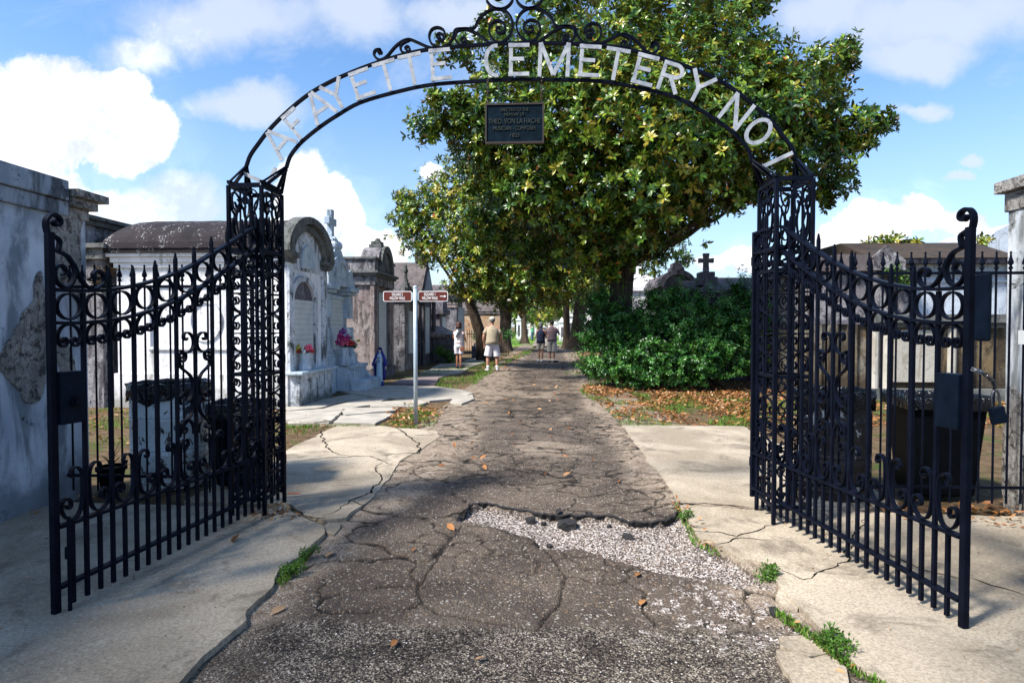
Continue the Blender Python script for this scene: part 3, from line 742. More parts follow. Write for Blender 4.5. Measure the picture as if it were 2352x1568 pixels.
    for z in (.35, 1.2, 2.0): MB().tube([(2.02, 0, z), (2.02, 0, z+.07)], .018, 10).build('hinge', 'iron', g)
    return g
gl1 = gate_leaf('left black wrought iron gate leaf with round knob on its lock box', (-2.55, 3.05), (-2.20, 5.03), False)
gl2 = gate_leaf('right black wrought iron gate leaf with padlock chain round its post', (2.09, 3.14), (1.735, 5.04), True)
# --- padlock and chain on the right leaf ---
pl = thing('padlock', 'dark padlock hanging from a chain on the right gate leaf post', 'padlock', (2.155, 3.13, 1.16))
mb = MB(); path = cat([(-.05, .09), (-.02, .075), (.02, .045), (.05, .03), (.07, -.0)], 6)
q = 0; d = 0
path3 = [(2.155+a, 3.10-.02*math.sin(i*.2), 1.20+b) for i, (a, b) in enumerate(path)]
for i in range(0, len(path3)-1, 2):
    c = Vector(path3[i]); t = (Vector(path3[min(i+2, len(path3)-1)])-c).normalized(); s2 = Vector((0, 1, 0)) if (i//2) % 2 else t.cross(Vector((0, 1, 0)))
    mb.sweep([c+t*.016*math.cos(a)+s2*.009*math.sin(a) for a in np.linspace(0, 2*math.pi, 11)[:-1]], .0055, .0055, t.cross(s2), True)
mb.build('chain', 'steel', pl, True)
lk = [(2.215+a, 3.10, 1.10+b) for a, b in cat([(-.018, 0), (-.024, .05), (-.012, .085), (.006, .08), (.014, .05), (.016, .0)], 5)]
MB().tube(lk, .0055, 8).build('shackle', 'steel', pl, True, True)
MB().prism([(2.183, 1.10), (2.243, 1.115), (2.262, 1.035), (2.20, 1.018)], 3.083, 3.117, 'y').build('lock_body', 'iron_plate', pl, True, bevel=.005)
# --- spear topped side fences ---
def spear_fence(label, xa, xb, y, zr, zt, zb, plate=False):
    f = thing('side_fence', label, 'fence', ((xa+xb)/2, y, 0), 0, 'spear topped side fences')
    MB().box(xa, xb, y-.006, y+.006, zr-.012, zr+.012).build('upper_rail', 'iron', f, True)
    MB().box(xa, xb, y-.006, y+.006, zb-.012, zb+.012).build('lower_rail', 'iron', f, True)
    n = max(2, int(round((xb-xa)/.113)))
    for i in range(n):
        x = xa+(i+.5)*(xb-xa)/n
        mb = MB().tube([(x, y, zb-.13), (x, y, zt-.14)], .0085, 8)
        mb.tube([(x, y, zt-.142), (x, y, zt-.13), (x, y, zt-.118), (x, y, zt-.105), (x, y, zt-.1), (x, y, zt-.085), (x, y, zt-.045), (x, y, zt-.012), (x, y, zt-.008), (x, y, zt+.004)], [.010, .018, .010, .010, .018, .021, .009, .006, .011, .004], 8)
        mb.build('spear_bar', 'iron', f, True)
    return f
spear_fence('black spear topped fence between left tower and peeling left wall', -4.17, GX-2.26, 5.10, 1.845, 2.03, .20)
f2 = spear_fence('black spear topped fence between right tower and right wall', GX+2.26, 3.90, 5.10, 1.93, 2.10, .20)
MB().tube([(3.86, 5.09, 1.93), (3.93, 5.05, 1.93), (3.93, 5.05, 1.88)], .012, 8).ball((3.925, 5.04, 1.86), .035, 8, 6).build('wall_bracket', 'iron', f2, True)
wp = MB().box(3.79, 3.86, 5.075, 5.081, 1.36, 1.47).build('notice_plate', 'white_paint', None)
tag(wp, 'small blank white plate on the right side fence beside the wall', 'plate')
# ================= WALLS =================
def wave_poly(x0, x1, y, amp, n): return [(x0+(x1-x0)*i/n, y) for i in range(n+1)]
def stucco_slab(name, x, ya, yb, za, zb, parent, mat, side, thick, n=60):
    """wall face with slight unevenness: displaced grid on the gate-facing side"""
    ny = int((yb-ya)/.06); nz = int((zb-za)/.06)
    gy, gz = np.meshgrid(np.linspace(ya, yb, ny+1), np.linspace(za, zb, nz+1), indexing='ij')
    off = (fbm(gy*2.1, gz*2.1, 5)-.5)*.03*side
    off[0, :] = 0; off[-1, :] = 0
    V = np.c_[(x+off).ravel(), gy.ravel(), gz.ravel()]
    idx = np.arange((ny+1)*(nz+1)).reshape(ny+1, nz+1)
    F = np.c_[idx[:-1, :-1].ravel(), idx[1:, :-1].ravel(), idx[1:, 1:].ravel(), idx[:-1, 1:].ravel()]
    b = [(x-side*thick, ya, za), (x-side*thick, yb, za), (x-side*thick, yb, zb), (x-side*thick, ya, zb)]
    m = len(V); V = np.r_[V, np.array(b)]
    mb = MB(); mb.v = [tuple(p) for p in V]; mb.f = [tuple(f) for f in F]
    mb.f += [(m, m+1, m+2, m+3), tuple(idx[:, 0])+(m+1, m), tuple(idx[:, -1][::-1])+(m+3, m+2)][:3]
    mb.f += [tuple(idx[0, :][::-1])+(m, m+3), tuple(idx[-1, :])+(m+2, m+1)]
    return mb.build(name, mat, parent, True)
def bare_patch(poly, x, side, parent, depth=.014):
    """fallen plaster: an irregular sheet of older rough render standing in the wall surface, with a broken rim"""
    P = cat(poly, 6, True); P = [(a+random.uniform(-.006, .006), b+random.uniform(-.006, .006)) for a, b in P]
    mb = MB(); mb.prism(P, x, x+side*depth, 'x'); mb.build('bare_render_patch', 'stucco_bare', parent, True)
def yz(px, py, X): p = onX(px, py, X); return (p[1], p[2])
XL = -4.17
wl = thing('boundary_wall', 'blue grey stucco wall with peeling plaster patches left of the gate', 'wall', (XL-.3, 4.2, 0))
stucco_slab('wall_face', XL, 1.2, 5.36, -.05, 2.46, wl, 'stucco_wall', 1, .55)
mb = MB().box(XL-.57, XL+.035, 1.2, 5.13, 2.46, 2.585).box(XL-.59, XL+.065, 1.2, 5.10, 2.588, 2.76)
mb.build('cornice', 'stucco_cornice', wl, True, bevel=.01)
mb = MB().box(XL-.57, XL+.02, 5.15, 5.385, 2.462, 2.55).box(XL-.58, XL+.075, 5.13, 5.43, 2.553, 2.63).box(XL-.60, XL+.13, 5.12, 5.50, 2.633, 2.70)
mb.build('pier_cap', 'stucco_bare', wl, True, bevel=.006)
for poly in ([(95,622),(80,650),(78,690),(55,715),(48,735),(30,770),(10,800),(0,840),(20,870),(45,895),(60,925),(100,905),(104,800),(103,700)],
             [(107,645),(120,700),(128,760),(160,800),(175,860),(170,905),(150,880),(130,820),(108,800)],
             [(112,492),(118,530),(132,560),(128,610),(140,660),(160,650),(178,690),(186,600),(184,540),(188,500),(150,484)]):
    bare_patch([yz(a, b, XL+.012) for a, b in poly], XL-.03, 1, wl, .046)
XR = 3.90
wr = thing('boundary_wall', 'pale grey stained stucco wall right of the gate', 'wall', (XR+.3, 4.2, 0))
stucco_slab('wall_face', XR, 1.2, 5.36, -.05, 2.46, wr, 'stucco_wall_right', -1, .55)
mb = MB().box(XR-.03, XR+.57, 1.2, 5.0, 2.46, 2.585).box(XR-.06, XR+.59, 1.2, 5.03, 2.588, 2.80)
mb.build('cornice', 'stucco_wall_right', wr, True, bevel=.01)
mb = MB().box(XR-.02, XR+.57, 5.05, 5.385, 2.462, 2.62).box(XR-.07, XR+.59, 5.06, 5.44, 2.623, 2.72)
mb.build('pier_cap', 'stucco_bare', wr, True, bevel=.006)
bare_patch([(5.33,.92),(5.18,.95),(5.12,.80),(5.16,.6),(5.12,.4),(5.05,.15),(5.0,-.02),(5.33,-.02)], XR+.03, -1, wr, .046)
# ================= TOMBS =================
FX = -4.78
def yat(px, X=FX):
    """world y where the plane x=X shows at picture column px"""
    a, b, c = ray(px, 750); return X/a*b
def zat(py, x, y):
    Zc = -x*math.sin(TH)+y*math.cos(TH); return EYE+(750-py)/1400*Zc
PZ_ = onY
def cross(mb, x, y, z0, h, w, t, axis='y'):
    """latin cross, arms along axis, flared ends"""
    a = t/2
    if axis == 'y':
        pts = [(y-a, z0), (y+a, z0), (y+a*.85, z0+h*.52), (y+w/2, z0+h*.50), (y+w/2, z0+h*.74), (y+a*.85, z0+h*.72), (y+a*1.1, z0+h), (y-a*1.1, z0+h), (y-a*.85, z0+h*.72), (y-w/2, z0+h*.74), (y-w/2, z0+h*.50), (y-a*.85, z0+h*.52)]
        mb.prism(pts, x-t*.4, x+t*.4, 'x')
    else:
        pts = [(x-a, z0), (x+a, z0), (x+a*.85, z0+h*.52), (x+w/2, z0+h*.50), (x+w/2, z0+h*.74), (x+a*.85, z0+h*.72), (x+a*1.1, z0+h), (x-a*1.1, z0+h), (x-a*.85, z0+h*.72), (x-w/2, z0+h*.74), (x-w/2, z0+h*.50), (x-a*.85, z0+h*.52)]
        mb.prism(pts, y-t*.4, y+t*.4, 'y')
    return mb
# --- T1 white barrel vault tomb ---
t1 = thing('barrel_vault_tomb', 'white stucco tomb with dark barrel vaulted roof behind the left gate leaf', 'tomb', (-6.4, 12.1, 0), group='tombs along the left walk')
ya, yb = 11.12, 13.08; xw = -8.05; yc = 12.1
MB().box(xw, FX, ya, yb, .62, 2.60).build('wall', 'white_stucco', t1, True)
MB().box(xw-.05, FX+.03, ya-.05, yb+.05, -.05, .62).build('plinth', 'white_stucco', t1, True, bevel=.01)
mb = MB(); mb.box(xw-.04, FX-.10, ya-.04, yb+.04, 2.602, 2.70).box(xw-.08, FX-.10, ya-.08, yb+.08, 2.702, 2.80).box(xw-.13, FX-.10, ya-.13, yb+.13, 2.802, 2.87)
mb.build('cornice', 'white_stucco', t1, True, bevel=.01)
def segarc(yc, hw, z0, rise, n=18, e=2.0): return [(yc-hw*math.cos(math.pi*i/n), z0+rise*math.sin(math.pi*i/n)**(2/e) if 0 < i < n else z0) for i in range(n+1)]
mb = MB(); outer = segarc(yc, 1.17, 2.95, .66)
vs = []
for j, x in enumerate(np.linspace(xw-.16, FX-.06, 30)):
    drop = .0 if j > 3 else [.22, .10, .04, .01][j]
    for (y, z) in outer: vs.append((x, y, z-drop*max(0, (z-2.95)/.66)+random.uniform(-.006, .006)))
m = len(outer); fs = [(j*m+i, j*m+i+1, (j+1)*m+i+1, (j+1)*m+i) for j in range(29) for i in range(m-1)]
fs += [tuple(range(m)), tuple(range(29*m, 30*m))]+[(j*m, (j+1)*m, (j+1)*m+m-1, j*m+m-1) for j in range(29)]
mb.add(vs, fs); mb.build('vault_roof', 'roof_dark', t1, True, smooth=False)
MB().box(xw-.17, FX-.06, ya-.17, yb+.17, 2.872, 2.948).build('roof_edge', 'roof_dark', t1, True)
# front gable with archivolt
mb = MB(); mb.prism(segarc(yc, .98, 2.602, .93), FX-.099, FX+.01, 'x'); mb.build('gable', 'white_front', t1, True)
mb = MB(); mb.ring(segarc(yc, 1.00, 2.72, .83), segarc(yc, 1.20, 2.90, .78), FX-.058, FX+.16, 'x'); mb.ring(segarc(yc, .86, 2.68, .72), segarc(yc, .995, 2.72, .80), FX+.011, FX+.085, 'x')
mb.build('archivolt', 'mossy_stone', t1, True)
for mb in (MB().box(FX+.001, FX+.14, ya-.12, ya+.30, 2.80, 2.90).box(FX+.001, FX+.10, ya-.08, ya+.26, 2.70, 2.798), MB().box(FX+.001, FX+.14, yb-.30, yb+.12, 2.80, 2.90).box(FX+.001, FX+.10, yb-.26, yb+.08, 2.70, 2.798)):
    mb.build('capital', 'mossy_stone', t1, True, bevel=.01)
for y in (ya, yb-.22): MB().box(FX+.002, FX+.06, y, y+.22, .622, 2.70).build('pilaster', 'white_front', t1, True, bevel=.008)
MB().prism([(yc-.34, 2.66), (yc+.34, 2.66)]+[(yc+.34*math.cos(a), 2.86+.25*math.sin(a)) for a in np.linspace(0, math.pi, 12)], FX+.012, FX+.05, 'x').build('name_stone', 'marble_grey', t1, True)
mb = MB(); ca = [(11.82+.66*math.cos(a), 1.98+.52*math.sin(a)) for a in np.linspace(math.pi, 0, 15)]; ci = [(11.82+.53*math.cos(a), 1.98+.41*math.sin(a)) for a in np.linspace(math.pi, 0, 15)]
mb.ring([(11.29, .66)]+ci+[(12.35, .66)], [(11.16, .66)]+ca+[(12.48, .66)], FX+.002, FX+.075, 'x'); mb.build('niche_frame', 'white_front', t1, True)
MB().prism([(11.30, .67), (12.34, .67), (12.34, 2.02), (11.30, 2.02)], FX+.002, FX+.03, 'x').build('tablet', 'tablet', t1, True)
MB().prism([(11.30, 2.02)]+ci+[(12.34, 2.02)], FX+.002, FX+.012, 'x').build('niche_back', 'dark_stucco', t1, True)
MB().box(FX-.0, FX+.34, 11.0, 12.95, .60, .66).build('shelf', 'marble_grey', t1, True, bevel=.015)
MB().box(FX+.032, FX+.24, 11.10, 12.85, -.05, .598).build('bench_base', 'white_front', t1, True, bevel=.01)
# side panel frame and roundel on the long side
mb = MB(); xs0, xs1, zs0, zs1 = -7.45, -5.35, 1.12, 2.25
for a in ((xs0, xs1, zs1, zs1+.06), (xs0, xs1, zs0-.06, zs0), (xs0, xs0+.06, zs0+.001, zs1-.001), (xs1-.06, xs1, zs0+.001, zs1-.001)): mb.box(a[0], a[1], ya-.035, ya+.01, a[2], a[3])
mb.build('side_panel_frame', 'white_stucco', t1, True, bevel=.008)
mb = MB(); cxr, czr = -6.35, 1.62
an = np.linspace(0, 2*math.pi, 29)[:-1]
mb.ring([(cxr+.26*math.cos(a), czr+.33*math.sin(a)) for a in an], [(cxr+.33*math.cos(a), czr+.40*math.sin(a)) for a in an], ya-.03, ya+.01, 'y', True)
mb.build('roundel', 'white_stucco', t1, True)
# --- T0 : tomb at the far left behind the wall ---
t0 = thing('wall_tomb', 'weathered grey tomb with stepped cornice between left wall and white tomb', 'tomb', (-9.1, 12.0, 0), group='tombs along the left walk')
MB().box(-10.4, -8.25, 11.0, 13.0, -.05, 2.75).build('wall', 'grime_stucco', t0, True)
MB().box(-10.5, -8.18, 10.93, 13.05, 2.752, 2.95).box(-10.6, -8.10, 10.86, 13.1, 2.952, 3.04).build('lower_cornice', 'mossy_stone', t0, True, bevel=.01)
MB().box(-10.3, -8.62, 10.98, 12.9, 3.042, 3.42).build('attic', 'grime_stucco', t0, True)
MB().box(-10.4, -8.55, 10.90, 13.0, 3.422, 3.52).box(-10.45, -8.48, 10.84, 13.1, 3.522, 3.60).build('upper_cornice', 'mossy_stone', t0, True, bevel=.01)
# --- T2 marble monument with cross and scroll steps ---
y0, y1 = 13.55, 15.55; ym = (y0+y1)/2
t2 = thing('marble_monument', 'blue grey marble tomb topped by a stone cross with scrolled steps', 'tomb', (-5.3, ym, 0), group='tombs along the left walk')
xb = -6.3
MB().box(xb, FX-.02, y0-.06, y1+.06, -.05, .60).build('base', 'marble_grey', t2, True, bevel=.012)
MB().box(xb, FX-.05, y0-.03, y1+.03, .602, .80).box(xb, FX-.09, y0+.0, y1, .802, .86).box(xb, FX-.12, y0+.03, y1-.03, .862, .92).build('base_moulding', 'marble_grey', t2, True, bevel=.012)
MB().box(xb, FX-.30, y0+.08, y1-.08, .922, 2.28).build('core', 'marble_grey', t2, True)
for a, b in ((y0+.06, y0+.42), (y1-.42, y1-.06)):
    p = MB().box(FX-.298, FX-.12, a, b, .922, 1.48).build('pier', 'marble_grey', t2, True, bevel=.01)
    MB().box(FX-.33, FX-.09, a-.03, b+.03, 1.482, 1.70).build('pier_cap', 'blue_white', p, True, bevel=.03).location
    MB().box(FX-.298, FX-.13, a+.02, b-.02, 1.702, 2.27).build('pilaster', 'marble_grey', t2, True, bevel=.01)
MB().box(FX-.299, FX-.24, ym-.44, ym+.44, .93, 2.16).build('tablet', 'tablet', t2, True)
MB().box(FX-.299, FX-.21, ym-.50, ym+.50, 2.163, 2.24).build('tablet_lintel', 'marble_grey', t2, True, bevel=.01)
for a, b in ((y0-.02, y0+.55), (y1-.55, y1+.02)):
    MB().box(xb-.02, FX-.06, a+.03, b-.03, 2.282, 2.36).box(xb-.04, FX, a-.02, b+.02, 2.362, 2.47).build('cornice', 'marble_grey', t2, True, bevel=.015)
MB().box(xb, FX-.08, y0+.04, y1-.04, 2.472, 2.66).build('entablature', 'marble_grey', t2, True, bevel=.01)
pd = [(y0+.10, 2.662), (y1-.10, 2.662), (y1-.10, 2.90), (y1-.25, 2.92)]+[(ym+.62*math.cos(a), 2.78+.42*math.sin(a)) for a in np.linspace(.25, math.pi-.25, 14)]+[(y0+.25, 2.92), (y0+.10, 2.90)]
MB().prism(pd, FX-.55, FX-.12, 'x').build('pediment', 'marble_grey', t2, True, bevel=.01)
cr_ = MB(); cr_.ring([(ym+.40*math.cos(a), 2.70+.34*math.sin(a)) for a in np.linspace(0, math.pi, 14)], [(ym+.47*math.cos(a), 2.70+.40*math.sin(a)) for a in np.linspace(0, math.pi, 14)], FX-.119, FX-.095, 'x')
for i in range(9): cr_.ball((FX-.115, ym+.55*math.cos(math.pi*(i+.5)/9), 2.74+.36*math.sin(math.pi*(i+.5)/9)), .035, 6, 4)
cr_.build('carved_wreath', 'blue_white', t2, True)
MB().prism([(ym-.42, 3.16), (ym+.42, 3.16), (ym+.22, 3.36), (ym-.22, 3.36)], FX-.60, FX-.18, 'x').build('cross_foot', 'marble_grey', t2, True, bevel=.02)
rk = MB(); 
for i in range(16):
    rk.ball((FX-.38+random.uniform(-.16, .16), ym+random.uniform(-.24, .24), 3.45+random.uniform(-.06, .2)), random.uniform(.07, .13), 7, 5)
rk.box(FX-.5, FX-.26, ym-.2, ym+.2, 3.362, 3.62)
rk.build('rockwork', 'marble_grey', t2, True)
cross(MB(), FX-.38, ym, 3.58, .74, .50, .17).build('cross', 'marble_grey', t2, True, bevel=.015)
# steps
st = [t2]
MB().box(FX-.018, FX+.34, ym-.50, ym+.50, -.05, .52).build('upper_step', 'marble_grey', t2, True, bevel=.01)
MB().box(FX-.018, FX+.37, ym-.53, ym+.53, .522, .60).build('step_slab', 'marble_grey', t2, True, bevel=.01)
MB().box(FX+.342, FX+.66, ym-.50, ym+.50, -.05, .24).build('lower_step', 'marble_grey', t2, True, bevel=.01)
sc2 = cat([(FX-.015, .60), (FX+.12, .58), (FX+.24, .50), (FX+.32, .36), (FX+.42, .27), (FX+.56, .25), (FX+.68, .24)], 4)
for a in (ym-.68, ym+.54):
    MB().prism(sc2+[(FX+.68, .0), (FX-.015, .0)], a, a+.14, 'y').build('scroll_side', 'marble_grey', t2, True, bevel=.012)
# --- T3 brown tomb ---
y0, y1 = 17.0, 19.2; ym = (y0+y1)/2; xb = -7.6
t3 = thing('tall_brown_tomb', 'tall brown stained stucco tomb with arched crest behind the blue robed statue', 'tomb', (-6.2, ym, 0), group='tombs along the left walk')
MB().box(xb, FX-.12, y0+.05, y1-.05, -.05, 2.68).build('wall', 'brown_stucco', t3, True)
for a, b in ((y0, y0+.42), (y1-.42, y1)): MB().box(FX-.119, FX, a, b, .3, 2.67).build('pilaster', 'brown_stucco', t3, True, bevel=.01)
MB().box(FX-.119, FX-.07, y0+.62, y1-.62, .35, 2.50).build('tablet', 'tablet', t3, True)
mb = MB(); mb.box(FX-.119, FX-.04, y0+.52, y0+.615, .3, 2.6).box(FX-.119, FX-.04, y1-.615, y1-.52, .3, 2.6); mb.build('tablet_frame', 'dark_stucco', t3, True)
MB().box(xb-.05, FX+.04, y0-.04, y1+.04, -.05, .28).build('plinth', 'dark_stucco', t3, True)
MB().box(xb-.02, FX+.02, y0-.02, y1+.02, 2.682, 2.93).build('frieze', 'grime_stucco', t3, True)
MB().box(xb-.06, FX+.08, y0-.08, y1+.08, 2.932, 3.0).box(xb-.1, FX+.14, y0-.14, y1+.14, 3.002, 3.08).build('cornice', 'mossy_stone', t3, True, bevel=.012)
MB().box(xb+.3, FX+.02, y0-.0, y1, 3.082, 3.40).build('parapet', 'grime_stucco', t3, True)
mb = MB().box(xb+.25, FX+.06, y0-.05, y0+.5, 3.402, 3.47).box(xb+.25, FX+.06, y1-.5, y1+.05, 3.402, 3.47); mb.build('parapet_cap', 'mossy_stone', t3, True, bevel=.01)
MB().prism(segarc(ym, .72, 3.40, .46), FX-.5, FX+.03, 'x').build('crest', 'grime_stucco', t3, True)
MB().ring(segarc(ym, .56, 3.12, .58), segarc(ym, .74, 3.12, .78), FX+.031, FX+.12, 'x').build('crest_arch', 'mossy_stone', t3, True)
MB().box(FX-.4, FX-.02, ym-.26, ym+.26, 3.80, 3.94).box(FX-.36, FX-.06, ym-.18, ym+.18, 3.942, 4.04).ball((FX-.2, ym, 4.05), .1, 8, 5).build('finial', 'mossy_stone', t3, True, bevel=.02)
# --- T4 low tomb with little cross ---
y0, y1 = 20.7, 22.9; ym = (y0+y1)/2
t4 = thing('low_tomb', 'low mildewed tomb with white tablet and small cross left of the sign post', 'tomb', (-6, ym, 0), group='tombs along the left walk')
MB().box(-7.4, FX, y0, y1, -.05, 2.35).build('wall', 'grime_stucco', t4, True)
MB().box(-7.45, FX+.04, y0-.05, y1+.05, 2.352, 2.45).box(-7.45, FX+.09, y0-.1, y1+.1, 2.452, 2.54).build('cornice', 'dark_stucco', t4, True, bevel=.01)
MB().box(-7.4, FX+.01, y0, y1, 2.542, 2.86).build('attic', 'grime_stucco', t4, True)
MB().box(FX+.001, FX+.05, ym-.55, ym+.5, .55, 2.05).build('tablet', 'tablet', t4, True)
mb = MB().box(FX-.35, FX-.05, ym-.32, ym+.32, 2.862, 2.96).box(FX-.31, FX-.09, ym-.2, ym+.2, 2.962, 3.08).box(FX-.27, FX-.13, ym-.12, ym+.12, 3.082, 3.2); cross(mb, FX-.2, ym, 3.2, .52, .36, .12); mb.build('cross', 'mossy_stone', t4, True, bevel=.01)
# --- T4b steep gabled tomb ---
y0, y1 = 23.4, 26.0; ym = (y0+y1)/2
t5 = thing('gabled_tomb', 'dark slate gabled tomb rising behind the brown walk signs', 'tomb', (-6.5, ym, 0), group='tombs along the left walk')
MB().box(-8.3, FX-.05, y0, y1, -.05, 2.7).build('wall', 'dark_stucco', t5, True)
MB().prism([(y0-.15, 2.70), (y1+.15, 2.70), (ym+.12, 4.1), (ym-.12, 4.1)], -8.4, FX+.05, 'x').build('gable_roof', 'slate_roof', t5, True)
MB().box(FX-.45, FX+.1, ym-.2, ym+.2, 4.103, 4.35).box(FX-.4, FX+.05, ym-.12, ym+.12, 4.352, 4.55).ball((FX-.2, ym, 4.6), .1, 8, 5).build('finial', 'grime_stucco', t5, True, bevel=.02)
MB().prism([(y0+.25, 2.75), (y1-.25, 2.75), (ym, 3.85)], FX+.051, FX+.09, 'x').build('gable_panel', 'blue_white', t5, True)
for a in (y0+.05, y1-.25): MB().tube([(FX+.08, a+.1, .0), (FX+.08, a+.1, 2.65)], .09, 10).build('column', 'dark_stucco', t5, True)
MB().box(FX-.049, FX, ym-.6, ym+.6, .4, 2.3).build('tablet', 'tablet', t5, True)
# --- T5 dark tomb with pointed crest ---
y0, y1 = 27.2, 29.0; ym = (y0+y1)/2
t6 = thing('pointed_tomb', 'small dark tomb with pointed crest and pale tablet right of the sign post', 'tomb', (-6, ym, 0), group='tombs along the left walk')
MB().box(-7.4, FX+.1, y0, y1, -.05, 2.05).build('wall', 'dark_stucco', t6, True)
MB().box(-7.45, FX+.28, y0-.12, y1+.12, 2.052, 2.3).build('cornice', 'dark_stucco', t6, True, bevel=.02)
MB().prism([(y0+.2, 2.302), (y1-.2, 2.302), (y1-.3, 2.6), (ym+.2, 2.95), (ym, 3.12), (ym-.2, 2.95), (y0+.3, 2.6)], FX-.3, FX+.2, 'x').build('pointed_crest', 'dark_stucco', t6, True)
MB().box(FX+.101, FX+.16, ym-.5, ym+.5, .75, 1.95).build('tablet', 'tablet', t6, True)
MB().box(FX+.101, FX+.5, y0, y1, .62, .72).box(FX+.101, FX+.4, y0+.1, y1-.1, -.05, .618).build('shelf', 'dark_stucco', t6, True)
# --- T6 grey tomb with corner pilaster ---
y0, y1 = 33.2, 36.5
t7 = thing('pilastered_tomb', 'mottled grey stucco tomb with corner pilaster behind the woman in white', 'tomb', (-6.3, 35, 0), group='tombs along the left walk')
MB().box(-9.0, FX-.12, y0+.04, y1, -.05, 2.95).build('wall', 'grime_stucco', t7, True)
MB().box(FX-.60, FX, y0, y0+.5, -.05, 2.55).build('pilaster', 'grime_stucco', t7, True)
MB().box(FX-.119, FX+.02, y0+.6, y1-.1, .1, 2.6).build('front_slab', 'blue_white', t7, True)
MB().box(FX-.66, FX+.06, y0-.06, y0+.55, 2.552, 2.62).box(FX-.63, FX+.03, y0-.03, y0+.55, 2.622, 2.72).box(FX-.66, FX+.06, y0-.06, y0+.55, 2.722, 2.8).build('capital', 'brown_stucco', t7, True)
MB().box(-9.0, FX+.0, y0-.02, y1, 2.952, 3.18).box(-9.0, FX+.10, y0-.12, y1, 3.182, 3.34).build('cornice', 'grime_stucco', t7, True, bevel=.02)
MB().prism([(y0-.05, 3.342), (y1, 3.342), (y1-.6, 3.82), (y0+.5, 3.82)], -9.0, FX-.5, 'x').build('roof', 'slate_roof', t7, True)
# --- T7 orange-brown wall tomb ---
t8 = thing('ochre_wall_tomb', 'orange brown crumbling wall tomb behind the hedge and the man in khaki', 'tomb', (-4.2, 41, 0), group='tombs along the left walk')
MB().box(-6.5, -2.9, 40, 42, -.05, 2.35).build('wall', 'brick_stucco', t8, True)
MB().box(-6.55, -2.84, 39.93, 42.05, 2.352, 2.5).build('cornice', 'grime_stucco', t8, True)
MB().prism([(39.9, 2.502), (42.1, 2.502), (41.6, 3.15), (40.4, 3.15)], -6.5, -2.9, 'x').build('roof', 'slate_roof', t8, True)
# --- low coping tomb ---
y0 = yat(1047, -4.0)
lc = thing('coping_tomb', 'low dark coping tomb with hipped lid left of the woman in white', 'tomb', (-4.6, 26.5, 0), group='low graves on the left')
mb = MB().box(-5.6, -3.85, 25.6, 27.6+.0, -.05, 1.05); mb.build('base', 'dark_stucco', lc, True)
lc.location = (-4.6, 26.5, 0)
MB().box(-5.6, -3.80, 25.55, 27.1, 1.052, 1.16).add([(-5.6, 25.55, 1.16), (-3.8, 25.55, 1.16), (-3.8, 27.1, 1.16), (-5.6, 27.1, 1.16), (-4.4, 26.2, 1.52), (-4.9, 26.2, 1.52)], [(0, 1, 4, 5), (1, 2, 4), (2, 3, 5, 4), (3, 0, 5)]).build('lid', 'brown_stucco', lc, True)
for i, (x, y, h, lab) in enumerate([(-3.25, 30.0, .9, 'small grey headstone on a block before the dark iron fence, left of the other'), (-2.7, 29.6, 1.0, 'small grey headstone on a block before the dark iron fence, nearer the man in khaki')]):
    hs = thing('headstone', lab, 'headstone', (x, y, 0), group='small headstones')
    MB().box(x-.3, x+.3, y-.25, y+.25, -.05, .55).build('block', 'dark_stucco', hs, True, bevel=.01)
    MB().prism([(x-.22, .552), (x+.22, .552), (x+.2, .68), (x+.13, .72), (x+.11, h+.15), (x, h+.24), (x-.11, h+.15), (x-.13, .72), (x-.2, .68)], y-.12, y+.12, 'y').build('stone', 'mossy_stone', hs, True, bevel=.01)
fi = thing('grave_fence', 'dark iron grave fence round the hedge left of the man in khaki', 'fence', (-3.0, 32, 0))
mb = MB()
for i in range(19):
    x = -4.0+i*.12; mb.tube([(x, 31.6, 0), (x, 31.6, 1.25)], .012, 5).tube([(x, 31.6, 1.25), (x, 31.6, 1.36)], [.025, .004], 5)
mb.box(-4.05, -1.8, 31.59, 31.61, 1.1, 1.14).box(-4.05, -1.8, 31.59, 31.61, .15, .19)
mb.build('railing', 'iron', fi, True)
